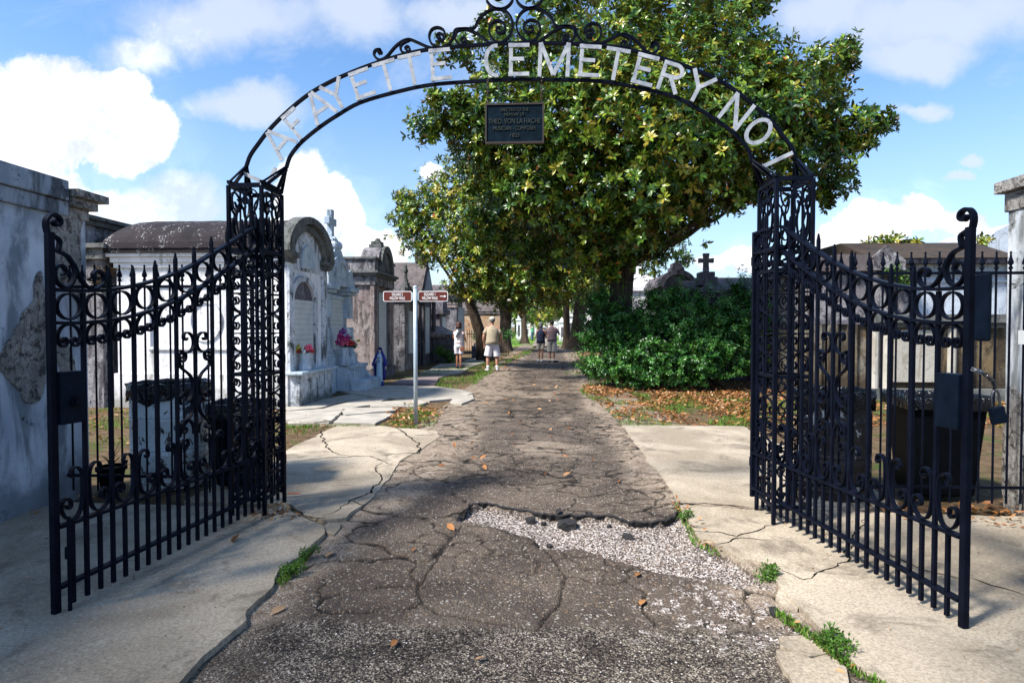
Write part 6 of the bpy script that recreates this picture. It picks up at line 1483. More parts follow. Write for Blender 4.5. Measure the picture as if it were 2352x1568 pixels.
# hedge left, weeds
sprig('clipped dark green hedge inside the grave fence left of the man in khaki', [(-3.5+.35*i, 32.2, 1.0+.12*(i % 2)) for i in range(6)], [.38]*6, 900, .07, 'shrub_leaf', 'hedge', 'hedge', (-2.9, 32.2, 0))
sprig('bright green weed clump against the low coping tomb', [(-3.95, 24.6, .35), (-4.2, 24.4, .55), (-3.75, 24.5, .2)], [.28,.25,.22], 330, .08, 'weed_leaf', loc=(-4.0, 24.5, 0))
for i, (px, py, r, n, lab) in enumerate([(1757, 1322, .075, 90, 'leafy green weed at the edge of the right front slab'), (1900, 1478, .07, 80, 'low green weed between slab and fragments at lower right'), (1925, 1500, .07, 70, 'low green weed nearest the bottom right of the road edge'),
      (1570, 1188, .05, 50, 'small weed in the notch of the right slab edge'), (660, 1315, .06, 60, 'green weed tuft at the ragged left slab edge'), (700, 1275, .05, 40, 'small weed below the corner of the left slab')]):
    x, y = G(px, py); sprig(lab, [(x, y, .02), (x+.05, y+.04, .02)], [r*.62, r*.5], n, .022, 'weed_leaf', 'weed', 'weed', (x, y, -.04), 'weeds in the road edges')
# --- grass blades (countless) ---
def blades(name, pts, h, label, mat='grass_blade'):
    n = len(pts); P = np.c_[pts, np.full(n, -.02)]
    a = RNG.random(n)*6.28; hh = h*RNG.uniform(.5, 1.3, n); w_ = .004+.03*h*.3
    D = np.c_[np.cos(a), np.sin(a), np.zeros(n)]; S = np.c_[-np.sin(a), np.cos(a), np.zeros(n)]; U = np.array([0, 0, 1.])
    le = RNG.uniform(.1, .7, (n, 1))
    V = np.stack([P+S*w_, P-S*w_, P+U*hh[:, None]*.6+D*hh[:, None]*le*.35+S*w_*.7, P+U*hh[:, None]*.6+D*hh[:, None]*le*.35-S*w_*.7, P+U*hh[:, None]*(1-.25*le)+D*hh[:, None]*le], 1).reshape(-1, 3)
    f = np.array([(0, 1, 3), (0, 3, 2), (2, 3, 4)]); F = (f[None]+5*np.arange(n)[:, None, None]).reshape(-1, 3)
    o = npmesh(name, V, F, mat, None, np.repeat(RNG.random(n), 3)); kind(o, 'stuff'); return tag(o, label, 'grass')
ns = lambda lo, hi, s=1.5: (lambda X, Y: sstep(fbm(X*s+5, Y*s, 4), lo, hi))
Z1 = GP([(1010,872),(1090,858),(1105,850),(1120,842),(1135,838),(1150,845),(1110,868),(1080,895),(1040,893),(1000,888)])
Z1b = GP([(1095,850),(1180,815),(1230,800),(1215,812),(1150,842),(1110,856)])
Z2 = GP([(880,972),(905,940),(925,928),(960,930),(1020,940),(1000,975),(950,985),(890,982)])
Z3 = GP([(1340,880),(1480,905),(1740,900),(1740,978),(1430,978),(1380,930),(1330,900)])
Z4 = GP([(890,880),(1010,845),(1085,828),(1150,830),(1100,845),(1000,862)])
Z5 = GP([(655,974),(870,973),(880,978),(655,980)])
ZE_ = GP([(1770,1395),(1800,1400),(1900,1470),(1960,1520),(2040,1568),(2010,1568),(1930,1520),(1860,1465),(1800,1425)]); ZF_ = GP([(1555,1150),(1575,1185),(1605,1235),(1655,1262),(1650,1275),(1590,1245),(1548,1160)])
Z6 = GP([(630,1330),(700,1262),(722,1262),(650,1340)])
blades('grass', scatter([Z1, Z1b], 3600, ns(.42, .54, 1.6)), .11, 'bright grass tufts beside the worn path near the man in khaki')
blades('grass', scatter([Z2], 1500, ns(.45, .6, 3)), .06, 'short grass round the foot of the sign post')
blades('grass', scatter([Z3], 9000, ns(.46, .6, 1.8)), .05, 'sparse grass in front of the shrub')
blades('grass', scatter([Z4], 3000, ns(.45, .55, 2)), .08, 'grass at the feet of the left tombs')
blades('grass', scatter([Z5], 900, ns(.4, .5, 3)), .035, 'moss and grass in the joint between slabs and flagstones')
blades('grass', np.r_[scatter([ZE_], 500), scatter([Z6], 260), scatter([ZF_], 220)], .03, 'grass blades at the ragged edge of left slab')
Z7 = [(-8, 7.5), (-3.3, 7.5), (-3.3, 9.4), (-5.0, 10.9), (-8, 10.9)]
blades('grass', scatter([Z7], 2500, ns(.46, .6, 1.6)), .06, 'thin grass behind the left fence')
Z8_ = [(3.2, 9.5), (9, 9.5), (9, 12.8), (3.2, 12.8)]
blades('grass', scatter([Z8_], 5000, ns(.46, .6, 1.6)), .05, 'thin grass behind the right fence')
Z9 = [(-9, 46.5), (-.9, 46.5), (-.9, 80), (-14, 80)]; Z10 = [(1.3, 46.5), (9, 46.5), (14, 80), (1.3, 80)]
blades('grass', scatter([Z9, Z10], 14000), .16, 'sunny lawn grass beyond the alley trees')
Z11 = GP([(1340,850),(1300,836),(1330,826),(1420,870),(1360,895)])
blades('grass', scatter([Z11], 1600), .10, 'low green growth at the left foot of the shrub')
# --- leaf litter (countless) ---
def litter(name, pts, L, label, z=0.0, zf=None):
    n = len(pts); zz = zf(pts[:, 0], pts[:, 1]) if zf else np.zeros(n)
    P = np.c_[pts, zz+z+RNG.uniform(.0, .03, n)]; AX = unit(np.c_[RNG.normal(0, .45, (n, 2)), np.ones(n)])
    V, F, m = rosettes(P, AX, np.full(n, L), 1, .42, (70, 105))
    o = npmesh(name, V, F, 'dry_leaf', None, np.repeat(RNG.random(m), 6)); kind(o, 'stuff'); return tag(o, label, 'leaves')
soilz = lambda X, Y: soil_h(X, Y)+.012
litter('leaf_litter', scatter([Z3], 5200, lambda X, Y: np.clip(.10+(Y-9.2)*.22, .05, 1)*sstep(fbm(X*1.5, Y*1.5, 3), .3, .55)), .095, 'brown fallen leaves carpeting the ground in front of the shrub', zf=soilz)
ZR = [(1.3, 14), (8, 13.6), (8, 17), (1.6, 17)]
litter('leaf_litter', scatter([ZR], 2600), .10, 'brown fallen leaves under the shrub', zf=soilz)
litter('leaf_litter', scatter([Z2], 420), .10, 'brown fallen leaves round the sign post foot', zf=soilz)
litter('leaf_litter', scatter([Z8_, [(2.6, 5.1), (3.9, 5.1), (3.9, 5.35), (2.6, 5.35)]], 2000, ns(.40, .55, 1.3)), .11, 'brown fallen leaves behind the right fence', zf=soilz)
litter('leaf_litter', scatter([Z7], 420), .10, 'brown fallen leaves behind the left fence', zf=soilz)
ZA = GP([(1110,835),(1250,790),(1240,800),(1180,850),(1120,860)]); ZB = GP([(1290,795),(1400,790),(1440,830),(1330,860),(1290,820)])
litter('leaf_litter', scatter([ZA, ZB], 2600), .14, 'brown fallen leaves under the alley trees', zf=soilz)
ZC = [(-1.2, 6), (1.2, 6), (1.2, 24), (-1.3, 24)]
litter('leaf_litter', scatter([ZC], 150), .10, 'leaves blown across the road and path', z=-.02)
ZD = GP([(560,1185),(640,1160),(700,1180),(690,1190),(600,1195)])
litter('leaf_litter', np.r_[scatter([ZD], 90), scatter([[(-4.15, 4.6), (-3.4, 5.0), (-2.5, 5.0), (-2.5, 5.15), (-4.15, 5.15)]], 110), scatter([[(2.4, 5.02), (3.88, 4.6), (3.88, 5.2), (2.4, 5.2)]], 170)], .05, 'leaf crumbs gathered along the fence feet')
ZE = GP([(1790,1400),(1850,1440),(1905,1500),(1960,1540),(1930,1550),(1880,1490),(1820,1440),(1770,1400)])
litter('leaf_litter', scatter([ZE, GP([(1545,1150),(1600,1230),(1640,1270),(1660,1260),(1620,1220),(1570,1150)])], 70), .045, 'leaf crumbs in the crack beside the right slab', z=-.02)
crumbs = np.r_[scatter([[(-4.1, 1.6), (-1.3, 1.9), (-1.6, 4.9), (-4.1, 4.9)]], 150), scatter([[(1.7, 2.2), (3.8, 1.6), (3.8, 4.9), (1.6, 4.9)]], 130), scatter([[(-2.6, 5.4), (-1.4, 5.4), (-1.4, 8.9), (-3, 8.9)]], 60)]
litter('leaf_crumbs', crumbs, .022, 'tiny bits of leaf and twig scattered over the concrete slabs', z=-.008)
# --- single leaves that can be pointed at ---
for i, (px, py, rz, c, lab) in enumerate([(541, 1248, .5, .30, 'large tan fallen leaf on the left slab before the gate leaf foot'), (639, 1401, 1.0, .95, 'pale pinkish fallen leaf on the coarse asphalt near the left slab edge'), (757, 1273, 2.2, .92, 'curled cream fallen leaf at the left side of the road'),
      (1475, 1383, -.9, .80, 'large pinkish tan fallen leaf on the gravel spread, right centre'), (1035, 1213, .1, .75, 'long tan fallen leaf left of the pothole'), (1392, 1046, 0, .6, 'small orange leaf on the far right side of the road'), (950, 1262, .3, .5, 'brown crinkled leaf on the asphalt below left of pothole'),
      (905, 1476, 1.2, .7, 'small tan leaf on the chip surfaced road at bottom centre'), (1103, 1512, .2, .93, 'tiny pale leaf at the bottom centre of the road'), (75, 1220, .2, .6, 'tan fallen leaf left of the gate post by the left wall'), (22, 1195, .4, .8, 'tan fallen leaf at the very left against the wall foot'),
      (1465, 1320, 1.4, .6, 'narrow tan leaf on the dark patch right of centre')]):
    x, y = G(px, py, -.02); L = .10 if i in (0, 1, 2, 3, 4) else .06
    z = .012 if px < 600 else -.02
    ax = unit(np.array([[random.uniform(-.25, .25), random.uniform(-.3, .1), 1.]])); sv = RNG.bit_generator.state
    V, F, m = rosettes(np.array([[x, y, z+.012]]), ax, np.array([L*1.25]), 1, .45, (84, 92))
    V = V-np.array([x, y, z+.012]); V -= V.mean(0)*np.array([1, 1, 0]); V[:, 2] -= V[:, 2].min()
    o = npmesh('fallen_leaf', V, F, 'dry_leaf', None, np.full(len(F), c)); o.location = (x, y, z); o.rotation_euler = (0, 0, rz); tag(o, lab, 'leaf', 'single leaves on the pavement')

# --- unseen trees added behind the camera: they dapple the pavement before the gate with shade ---
for i, (tx, ty, cl_, lab) in enumerate([(-9.4, -3.6, [(-8.6,-1.6,7.6,1.5),(-7.4,-1.2,8.2,1.5),(-8.8,-.2,7.4,1.5),(-9.6,.6,7.8,1.4),(-8.0,.6,8.6,1.2),(-10.4,-.8,7.4,1.5),(-7.6,-2.6,8.0,1.5),(-9.8,-2.2,7.6,1.2)], 'unseen tree with open crown added left behind the viewpoint for its dappled shade'),
                                      (.4, -5.2, [(-1.8,-.6,7.6,1.3),(-3.0,-2.8,7.8,1.2),(-1.0,-2.6,7.4,1.3),(-.8,.6,8.0,1.2),(-4.4,-3.4,8.0,1.2),(-2.6,-1.6,7.8,1.0),(.2,-1.0,8.2,1.3),(-.2,1.4,8.4,1.0)], 'unseen tree with open crown added right behind the viewpoint for its dappled shade')]):
    t = thing('shade_tree', lab, 'tree', (tx, ty, 0), group='unseen shade trees added behind the viewpoint')
    mb = MB(); top = trunk_base(mb, tx, ty, .25, 4.2, (0, .2), 12, 1.7); mb.build('trunk', 'bark', t, True, smooth=True)
    br = MB()
    for x, y, z, r in cl_: limb(br, top-Vector((0, 0, .2)), (x, y, z), .11, .03, .08, 6, 6)
    br.build('branches', 'bark', t, True, smooth=True)
    crown('crown', [q[:3] for q in cl_], [q[3] for q in cl_], [int(78*q[3]**2) for q in cl_], .20, 'magnolia_leaf', t, 7, .45, .5, .3, 0)
# ================= PEOPLE =================
def skin_body(name, joints, edges, mat, parent, root=0, sub=1):
    me = bpy.data.meshes.new(name); me.from_pydata([j[0] for j in joints], edges, [])
    o = bpy.data.objects.new(name, me); COL.objects.link(o)
    md = o.modifiers.new('s', 'SKIN'); md.use_smooth_shade = True; md.branch_smoothing = .4
    sk = me.skin_vertices[0].data
    for i, j in enumerate(joints):
        r = j[1]; sk[i].radius = r if isinstance(r, tuple) else (r, r); sk[i].use_root = (i == root)
    ss = o.modifiers.new('u', 'SUBSURF'); ss.levels = sub; ss.render_levels = sub
    bpy.context.view_layer.update(); dg = bpy.context.evaluated_depsgraph_get()
    m2 = bpy.data.meshes.new_from_object(o.evaluated_get(dg)); bpy.data.objects.remove(o)
    m2.materials.clear(); m2.materials.append(MATS[mat]); m2.polygons.foreach_set('use_smooth', [True]*len(m2.polygons))
    ob = bpy.data.objects.new(name, m2); COL.objects.link(ob); ob.parent = parent; return ob
def figure(label, loc, rz, h, skin='skin', build=1.0, stance=.11, arms=None, belly=0.0, headturn=0, foot_out=.2, name='person', bodyonly=False):
    """faces local +Y. arms = [(elbow, wrist)] for left(-x), right(+x) given relative to a 1.75 m figure"""
    k_ = h/1.75; p = thing(name, label, 'person', loc, rz)
    b = build; J = []; E_ = []
    def j(x, y, z, r):
        J.append(((x*k_, y*k_, z*k_), (r[0]*k_, r[1]*k_) if isinstance(r, tuple) else r*k_)); return len(J)-1
    pel = j(0, 0, .95, (.145*b, .105*b)); wa = j(0, .01, 1.08, (.130*b, .095*b+belly*.5)); ch = j(0, 0, 1.27, (.150*b, .105*b)); sh_ = j(0, -.01, 1.42, (.10*b, .075)); nk = j(0, 0, 1.49, .055); n2 = j(0, .01, 1.55, .054)
    hx = headturn
    hd = j(0, .02, 1.62, (.078, .088)); h2 = j(0, .015, 1.69, (.078, .092)); h3 = j(0, .01, 1.735, (.045, .05))
    E_ += [(pel, wa), (wa, ch), (ch, sh_), (sh_, nk), (nk, n2), (n2, hd), (hd, h2), (h2, h3)]
    f = (math.sin(hx), math.cos(hx))
    nose = j(.105*f[0], .02+.105*f[1], 1.625, .014); E_.append((hd, nose))
    ears = []
    for s in (-1, 1):
        e = j(s*.086*math.cos(hx), .01-s*.086*math.sin(hx), 1.63, (.012, .02)); E_.append((hd, e))
    for si, s in enumerate((-1, 1)):
        hp = j(s*.085*b, 0, .90, .095*b); kn = j(s*(stance*.95), .02, .49, .058*b); cf = j(s*stance, -.012, .36, .056*b); an = j(s*stance, -.005, .09, .036); ft = j(s*(stance+.02*foot_out), .05, .04, .038); toe = j(s*(stance+.09*foot_out), .16, .03, (.03, .024))
        E_ += [(pel, hp), (hp, kn), (kn, cf), (cf, an), (an, ft), (ft, toe)]
        el, wr = arms[si] if arms else ((s*.26, -.03, 1.13), (s*.27, .03, .88))
        s1 = j(s*.175*b, -.01, 1.405, .056*b); e1 = j(*el, .042*b); fm = j(*(Vector(el).lerp(Vector(wr), .35)), .042*b); w1 = j(*wr, .025)
        E_ += [(sh_, s1), (s1, e1), (e1, fm), (fm, w1)]
        d = (Vector(wr)-Vector(el)).normalized(); side = Vector((0, 1, 0)) if abs(d.y) < .6 else Vector((0, 0, 1)); side = (side-d*side.dot(d)).normalized()
        pm = Vector(wr)+d*.06; pmi = j(*pm, (.030, .016)); E_.append((w1, pmi))
        curl = side.cross(d)*(-s)
        for q, (o_, ln) in enumerate(((-.028, .062), (-.010, .078), (.010, .082), (.026, .072))):
            a = pm+d*.03+side*o_; f1 = j(*a, .010); f2 = j(*(a+d*ln*.55+curl*.006), .0085); f3 = j(*(a+d*ln+curl*.024), .007); E_ += [(pmi, f1), (f1, f2), (f2, f3)]
        t1_ = j(*(Vector(wr)+d*.025+side*.034), .011); t2_ = j(*(Vector(wr)+d*.065+side*.050+curl*.01), .009); E_ += [(w1, t1_), (t1_, t2_)]
    bd = skin_body('body', J, E_, skin, p)
    for s in (-1, 1):
        c = (s*.032*f[1]+.085*f[0], .02+.083*f[1]-s*.032*f[0], 1.655); MB().ball(tuple(v_*k_ for v_ in c), .011*k_, 8, 5).build('eye', 'hair_dark', bd)
    c = (.092*f[0], .02+.09*f[1], 1.585); MB().ball(tuple(v_*k_ for v_ in c), .018*k_, 8, 4, 1, .5, .35).build('mouth', 'flower_pink', bd)
    return p, k_
def cl(mb_pts, radii, k_, ref=(1, 0, 0), seg=16, mb=None):
    mb = mb or MB(); mb.tube([(a*k_, b*k_, c*k_) for a, b, c in mb_pts], [(r[0]*k_, r[1]*k_) for r in radii], seg, False, ref); return mb
def shirt(p, k_, mat, b=1.0, belly=0, length=.86, arms=None, sleeve=.55, name='shirt', flare=1.0):
    mb = cl([(0, 0, length), (0, .01, .98), (0, .015, 1.08), (0, 0, 1.22), (0, -.005, 1.33), (0, -.01, 1.395), (0, -.01, 1.44), (0, -.005, 1.485)],
       [(.205*b*flare, .155*b+belly), (.195*b, .150*b+belly), (.19*b, .145*b+belly), (.20*b, .145*b+belly*.5), (.198*b, .135*b), (.168*b, .112*b), (.112*b, .09*b), (.068, .068)], k_)
    for si, s in enumerate((-1, 1)):
        el = Vector(arms[si][0]) if arms else Vector((s*.26, -.03, 1.13)); a = Vector((s*.09*b, -.01, 1.395)); q = Vector((s*.168*b, -.01, 1.362))
        if sleeve > 0: cl([tuple(a), tuple(q), tuple(q.lerp(el, sleeve*.5)), tuple(q.lerp(el, sleeve))], [(.04, .045), (.060*b, .058*b), (.064*b, .064*b), (.072*b, .072*b)], k_, (0, 1, 0), 12, mb)
    o = mb.build(name, mat, p, smooth=True); sl = o.modifiers.new('t', 'SOLIDIFY'); sl.thickness = .006; return o
def shorts(p, k_, mat, b=1.0, hem=.52, stance=.11, wid=1.0, waist=1.0, name='shorts'):
    mb = cl([(0, 0, .99*waist), (0, 0, .90), (0, 0, .82)], [(.16*b, .125*b), (.185*b, .145*b), (.19*b, .145*b)], k_)
    for s in (-1, 1): cl([(s*.085*b, 0, .88), (s*.095*b, 0, .78), (s*(.5*(.10+stance)), .01, (hem+.78)/2), (s*stance, .012, hem)], [(.10*b, .125*b), (.105*b, .125*b), (.098*b*wid, .108*b*wid), (.10*b*wid, .105*b*wid)], k_, (1, 0, 0), 14, mb)
    mb.ball((0, 0, .80*k_), .10*b*k_, 10, 6, 1.4, 1.2, .6)
    o = mb.build(name, mat, p, smooth=True); return o
def shoes(p, k_, mat, stance=.11, out=.2, sock=None, sockh=.16):
    for s in (-1, 1):
        mb = MB(); pts = [(s*stance, -.055, .045), (s*stance, -.02, .05), (s*(stance+.02*out), .05, .045), (s*(stance+.06*out), .13, .036), (s*(stance+.1*out), .20, .028)]
        mb.tube([tuple(c*k_ for c in q) for q in pts], [(.034*k_, .042*k_), (.044*k_, .052*k_), (.047*k_, .045*k_), (.048*k_, .036*k_), (.030*k_, .022*k_)], 12, True, (1, 0, 0))
        o = mb.build('shoe', mat, p, smooth=True)
        if sock: MB().tube([tuple(c*k_ for c in q) for q in ((s*stance, -.005, .07), (s*stance, -.008, sockh))], [.044*k_, .042*k_], 12).build('sock', sock, p, smooth=True)
def hair(p, k_, mat, pts, name='hair'):
    mb = MB()
    for c, r, sx_, sy_, sz_ in pts: mb.ball(tuple(q*k_ for q in c), r*k_, 14, 9, sx_, sy_, sz_)
    return mb.build(name, mat, p, smooth=True)
# man in khaki
x, y = G(1131, 852); ar1 = [((-.29, -.05, 1.13), (-.27, .06, .89)), ((.30, -.02, 1.13), (.24, .12, .93))]
p, k_ = figure('heavy set man seen from behind in khaki polo, white shorts and pale cap', (x, y, .0), R(8), 1.80, 'skin', 1.14, .15, ar1, .05, -.7)
shirt(p, k_, 'cloth_khaki', 1.16, .04, .87, ar1, .62, 'polo_shirt', 1.04)
MB().tube([(-.06, -.092, 1.50), (0, -.10, 1.50), (.06, -.092, 1.50)], .014, 6).tube([(.0, -.17, 1.42), (0, -.172, .95)], .004, 5).build('collar', 'cloth_khaki', p)
shorts(p, k_, 'cloth_white', 1.12, .50, .15, 1.12); shoes(p, k_, 'shoe_white', .15, .7, 'shoe_white', .19)
hair(p, k_, 'hair_grey', [((0, -.01, 1.67), .092, 1, 1, .9)])
mb = MB().ball((0, .0, 1.72*k_), .100*k_, 16, 8, 1, 1.08, .72); f = (math.sin(-.7), math.cos(-.7))
mb.add([(a*k_, b*k_, c*k_) for a, b, c in [(f[0]*.07-.06*f[1], f[1]*.07+.06*f[0], 1.71), (f[0]*.07+.06*f[1], f[1]*.07-.06*f[0], 1.71), (f[0]*.18+.045*f[1], f[1]*.18-.045*f[0], 1.695), (f[0]*.18-.045*f[1], f[1]*.18+.045*f[0], 1.695), (f[0]*.07-.06*f[1], f[1]*.07+.06*f[0], 1.698), (f[0]*.07+.06*f[1], f[1]*.07-.06*f[0], 1.698), (f[0]*.18+.045*f[1], f[1]*.18-.045*f[0], 1.685), (f[0]*.18-.045*f[1], f[1]*.18+.045*f[0], 1.685)]], [(0, 1, 2, 3), (7, 6, 5, 4), (0, 4, 5, 1), (1, 5, 6, 2), (2, 6, 7, 3), (3, 7, 4, 0)])
mb.build('cap', 'cap_tan', p, smooth=False)
# woman in white
x, y = G(1054, 846); ar2 = [((-.22, .02, 1.15), (-.15, .22, 1.08)), ((.25, .02, 1.13), (.22, .20, 1.06))]
p, k_ = figure('woman from behind in white top and shorts with grey scarf and brown bag', (x, y, .02), R(-6), 1.62, 'skin_tan', .92, .07, ar2, 0, .2)
shirt(p, k_, 'cloth_print', .93, 0, .93, ar2, .22, 'top'); shorts(p, k_, 'cloth_white', .97, .56, .085, .98); shoes(p, k_, 'shoe_black', .07, 1.0, 'sock_pink', .09)
hair(p, k_, 'hair_brown', [((0, .0, 1.685), .118, 1, 1, .95), ((0, -.02, 1.60), .125, 1.0, .85, .85)])
MB().tube([tuple(q*k_ for q in v_) for v_ in ((-.07, .03, 1.50), (0, -.08, 1.50), (.08, .0, 1.49))], [.022, .045, .022], 8).tube([tuple(q*k_ for q in v_) for v_ in ((.07, -.06, 1.50), (.03, -.155, 1.38), (-.04, -.165, 1.25), (-.08, -.16, 1.16))], [(.03, .02), (.05, .02), (.035, .015), (.012, .008)], 8).build('scarf', 'scarf_grey', p, smooth=True)
bg_ = MB().prism([(.10, .66), (.26, .66), (.27, .76), (.24, .83), (.11, .83), (.085, .74)], -.21, -.13, 'y'); bg_.v = [(a*k_, b*k_, c*k_) for a, b, c in bg_.v]; bo = bg_.build('shoulder_bag', 'leather_brown', p, bevel=.015)
MB().tube([tuple(q*k_ for q in v_) for v_ in ((.12, -.17, .82), (.10, -.17, 1.1), (.06, -.15, 1.35), (.05, -.06, 1.49), (.1, .05, 1.42), (.2, .1, 1.2), (.23, -.13, .83))], .007, 5).build('strap', 'leather_brown', bo)
# woman in navy
x, y = G(1242, 830); ar3 = [((-.21, .05, 1.13), (-.10, .24, 1.12)), ((.24, .06, 1.10), (.30, .27, 1.08))]
p, k_ = figure('grey haired woman seen from behind in navy sleeveless top and cream shorts', (x, y, -.02), R(-12), 1.68, 'skin', .97, .075, ar3, 0, -.9)
shirt(p, k_, 'cloth_navy', 1.0, .01, .84, ar3, 0, 'sleeveless_top'); shorts(p, k_, 'cloth_cream', 1.0, .60, .095, 1.05); shoes(p, k_, 'shoe_grey', .075, 1.6, 'shoe_white', .12)
hair(p, k_, 'hair_grey', [((0, .0, 1.685), .118, 1, 1, .9), ((0, -.02, 1.61), .11, 1, .9, .8)])
# man in stripes
x, y = G(1268, 831); ar4 = [((-.24, .05, 1.15), (-.13, .22, 1.1)), ((.29, .05, 1.16), (.24, .22, 1.18))]
p, k_ = figure('balding man seen from behind in brown and white striped shirt and stone cargo shorts', (x, y, -.02), R(-14), 1.80, 'skin', 1.04, .085, ar4, .02, -.5)
shirt(p, k_, 'cloth_stripe', 1.06, .02, .87, ar4, .6, 'striped_shirt'); so_ = shorts(p, k_, 'cloth_stone', 1.04, .46, .10, 1.12, name='cargo_shorts'); shoes(p, k_, 'shoe_black', .085, 1.5, 'shoe_white', .13)
mb = MB().box(.20*k_, .225*k_, -.06*k_, .08*k_, .56*k_, .70*k_); mb.build('cargo_pocket', 'cloth_stone', so_, bevel=.008)
hair(p, k_, 'hair_dark', [((0, -.012, 1.655), .094, 1, 1, .85)])
# far people
x, y = G(1223, 781); y = 62; x = onY(1223, 750, y)[0]; ar5 = [((-.2, .15, 1.25), (-.1, .3, 1.42)), ((.2, .15, 1.25), (.1, .3, 1.42))]
p, k_ = figure('distant person in green shirt and jeans holding up a camera on the pale path', (x, y, .08), R(60), 1.66, 'skin', 1, .08, ar5)
shirt(p, k_, 'cloth_green', 1, 0, .88, ar5, .6); shorts(p, k_, 'denim', 1, .1, .08, .75, name='jeans'); hair(p, k_, 'hair_dark', [((0, -.01, 1.67), .1, 1, 1, 1)]); shoes(p, k_, 'shoe_black', .08)
y = 58; x = onY(1332, 750, y)[0]
p, k_ = figure('tiny distant person in red shirt behind the dark fence right of the trunks', (x, y, 0), R(150), 1.4, 'skin', .9, .08)
shirt(p, k_, 'cloth_red', 1, 0, .88, None, .6); shorts(p, k_, 'denim', 1, .1, .08, .75, name='jeans'); hair(p, k_, 'hair_dark', [((0, -.01, 1.67), .1, 1, 1, 1)])
# dark fence far right by the alley
fi = thing('far_fence', 'dark iron fence with gate posts seen far right of the alley trunks', 'fence', (onY(1335, 750, 52)[0], 52, 0))
x0 = onY(1318, 750, 52)[0]; x1 = onY(1352, 750, 52)[0]; mb = MB()
for i in range(11):
    x = x0+(x1-x0)*i/10; mb.tube([(x, 52, 0), (x, 52, 1.45)], .02, 5)
mb.box(x0, x1, 51.98, 52.02, 1.2, 1.25).build('railing', 'iron', fi, True)
for px in (1330,): xx = onY(px, 750, 52)[0]; MB().box(xx-.1, xx+.1, 51.9, 52.1, 0, 1.9).box(xx-.16, xx+.16, 51.84, 52.16, 1.902, 2.1).ball((xx, 52, 2.4), .18, 8, 6).build('gate_post', 'iron', fi, True)
# ================= STATUE =================
sx_, sy_ = G(873, 886); stt = thing('robed_statue', 'small painted statue in blue mantle and pale gown with lowered open hands', 'statue', (sx_, sy_, .01), R(-6))
# faces the camera: local -Y
k_ = .97/1.0
mb = MB(); mb.tube([(0, 0, .0), (0, 0, .03), (0, 0, .09), (0, -.01, .13)], [(.105, .085), (.11, .09), (.10, .08), (.08, .065)], 18).build('base', 'robe_blue', stt, smooth=True)
def folds(prof, n, amp, seg=48):
    vs = []
    for (z, rx, ry, cy) in prof:
        for i in range(seg):
            a = 2*math.pi*i/seg; f_ = 1+amp*math.sin(a*n+z*2)*(1-z); vs.append((rx*f_*math.cos(a), cy+ry*f_*math.sin(a), z))
    m_ = len(prof); return vs, [(j_*seg+i, j_*seg+(i+1) % seg, (j_+1)*seg+(i+1) % seg, (j_+1)*seg+i) for j_ in range(m_-1) for i in range(seg)]
MB().add(*folds([(.11, .085, .065, -.02), (.2, .082, .062, -.022), (.4, .078, .06, -.025), (.58, .072, .055, -.025), (.68, .068, .052, -.022), (.78, .062, .045, -.01), (.82, .03, .03, 0)], 11, .07)).build('gown', 'robe_pale', stt, smooth=True)
# mantle: open shell round back and sides
vs = []; rows = [(.14, .125, .085), (.25, .15, .09), (.45, .17, .095), (.60, .165, .09), (.72, .135, .08), (.79, .10, .07), (.83, .05, .05)]
sg_ = 30
for z, rx, ry in rows:
    for i in range(sg_+1):
        a = R(-46+272*i/sg_) ; f_ = 1+.05*math.sin(i*1.7+z*3); vs.append((rx*f_*math.cos(a), .01+ry*f_*math.sin(a), z+(.02*math.cos(a*2) if z < .2 else 0)))
fs = [(j_*(sg_+1)+i, j_*(sg_+1)+i+1, (j_+1)*(sg_+1)+i+1, (j_+1)*(sg_+1)+i) for j_ in range(len(rows)-1) for i in range(sg_)]
o = MB().add(vs, fs).build('mantle', 'robe_blue', stt, smooth=True); o.modifiers.new('t', 'SOLIDIFY').thickness = .012
mb = MB()
for s in (-1, 1): mb.tube([(s*.085, 0, .775), (s*.13, -.005, .66), (s*.165, -.02, .55), (s*.172, -.03, .50)], [.035, .04, .042, .045], 12)
mb.build('sleeve', 'robe_blue', stt, smooth=True)
J = [((0, 0, .80), .03), ((0, -.004, .845), .022), ((0, -.01, .875), (.034, .036)), ((0, -.008, .915), (.036, .040)), ((0, -.052, .885), .006)]; E_ = [(0, 1), (1, 2), (2, 3), (2, 4)]
for s in (-1, 1):
    b0 = len(J); J += [((s*.16, -.02, .52), .014), ((s*.172, -.035, .485), .013), ((s*.178, -.045, .455), (.018, .010))]; E_ += [(b0, b0+1), (b0+1, b0+2)]
    if s == -1: E_.append((0, b0))
    else: E_.append((0, b0))
    for q in range(4):
        J += [((s*(.168+.007*q), -.05, .435), .005), ((s*(.168+.008*q), -.056, .413-.003*abs(q-1.5)), .004)]; n_ = len(J); E_ += [(b0+2, n_-2), (n_-2, n_-1)]
    J += [((s*.158, -.052, .458), .005), ((s*.152, -.058, .44), .004)]; n_ = len(J); E_ += [(b0+1, n_-2), (n_-2, n_-1)]
skin_body('figure_body', J, E_, 'statue_skin', stt)
o = MB().ball((0, .008, .905), .062, 16, 10, .92, .95, 1.12).build('veil', 'robe_blue', stt, smooth=True)
bm = bmesh.new(); bm.from_mesh(o.data); bmesh.ops.delete(bm, geom=[v_ for v_ in bm.verts if v_.co.y < -.014 and v_.co.z < .95], context='VERTS'); bm.to_mesh(o.data); bm.free(); o.modifiers.new('t', 'SOLIDIFY').thickness = .008
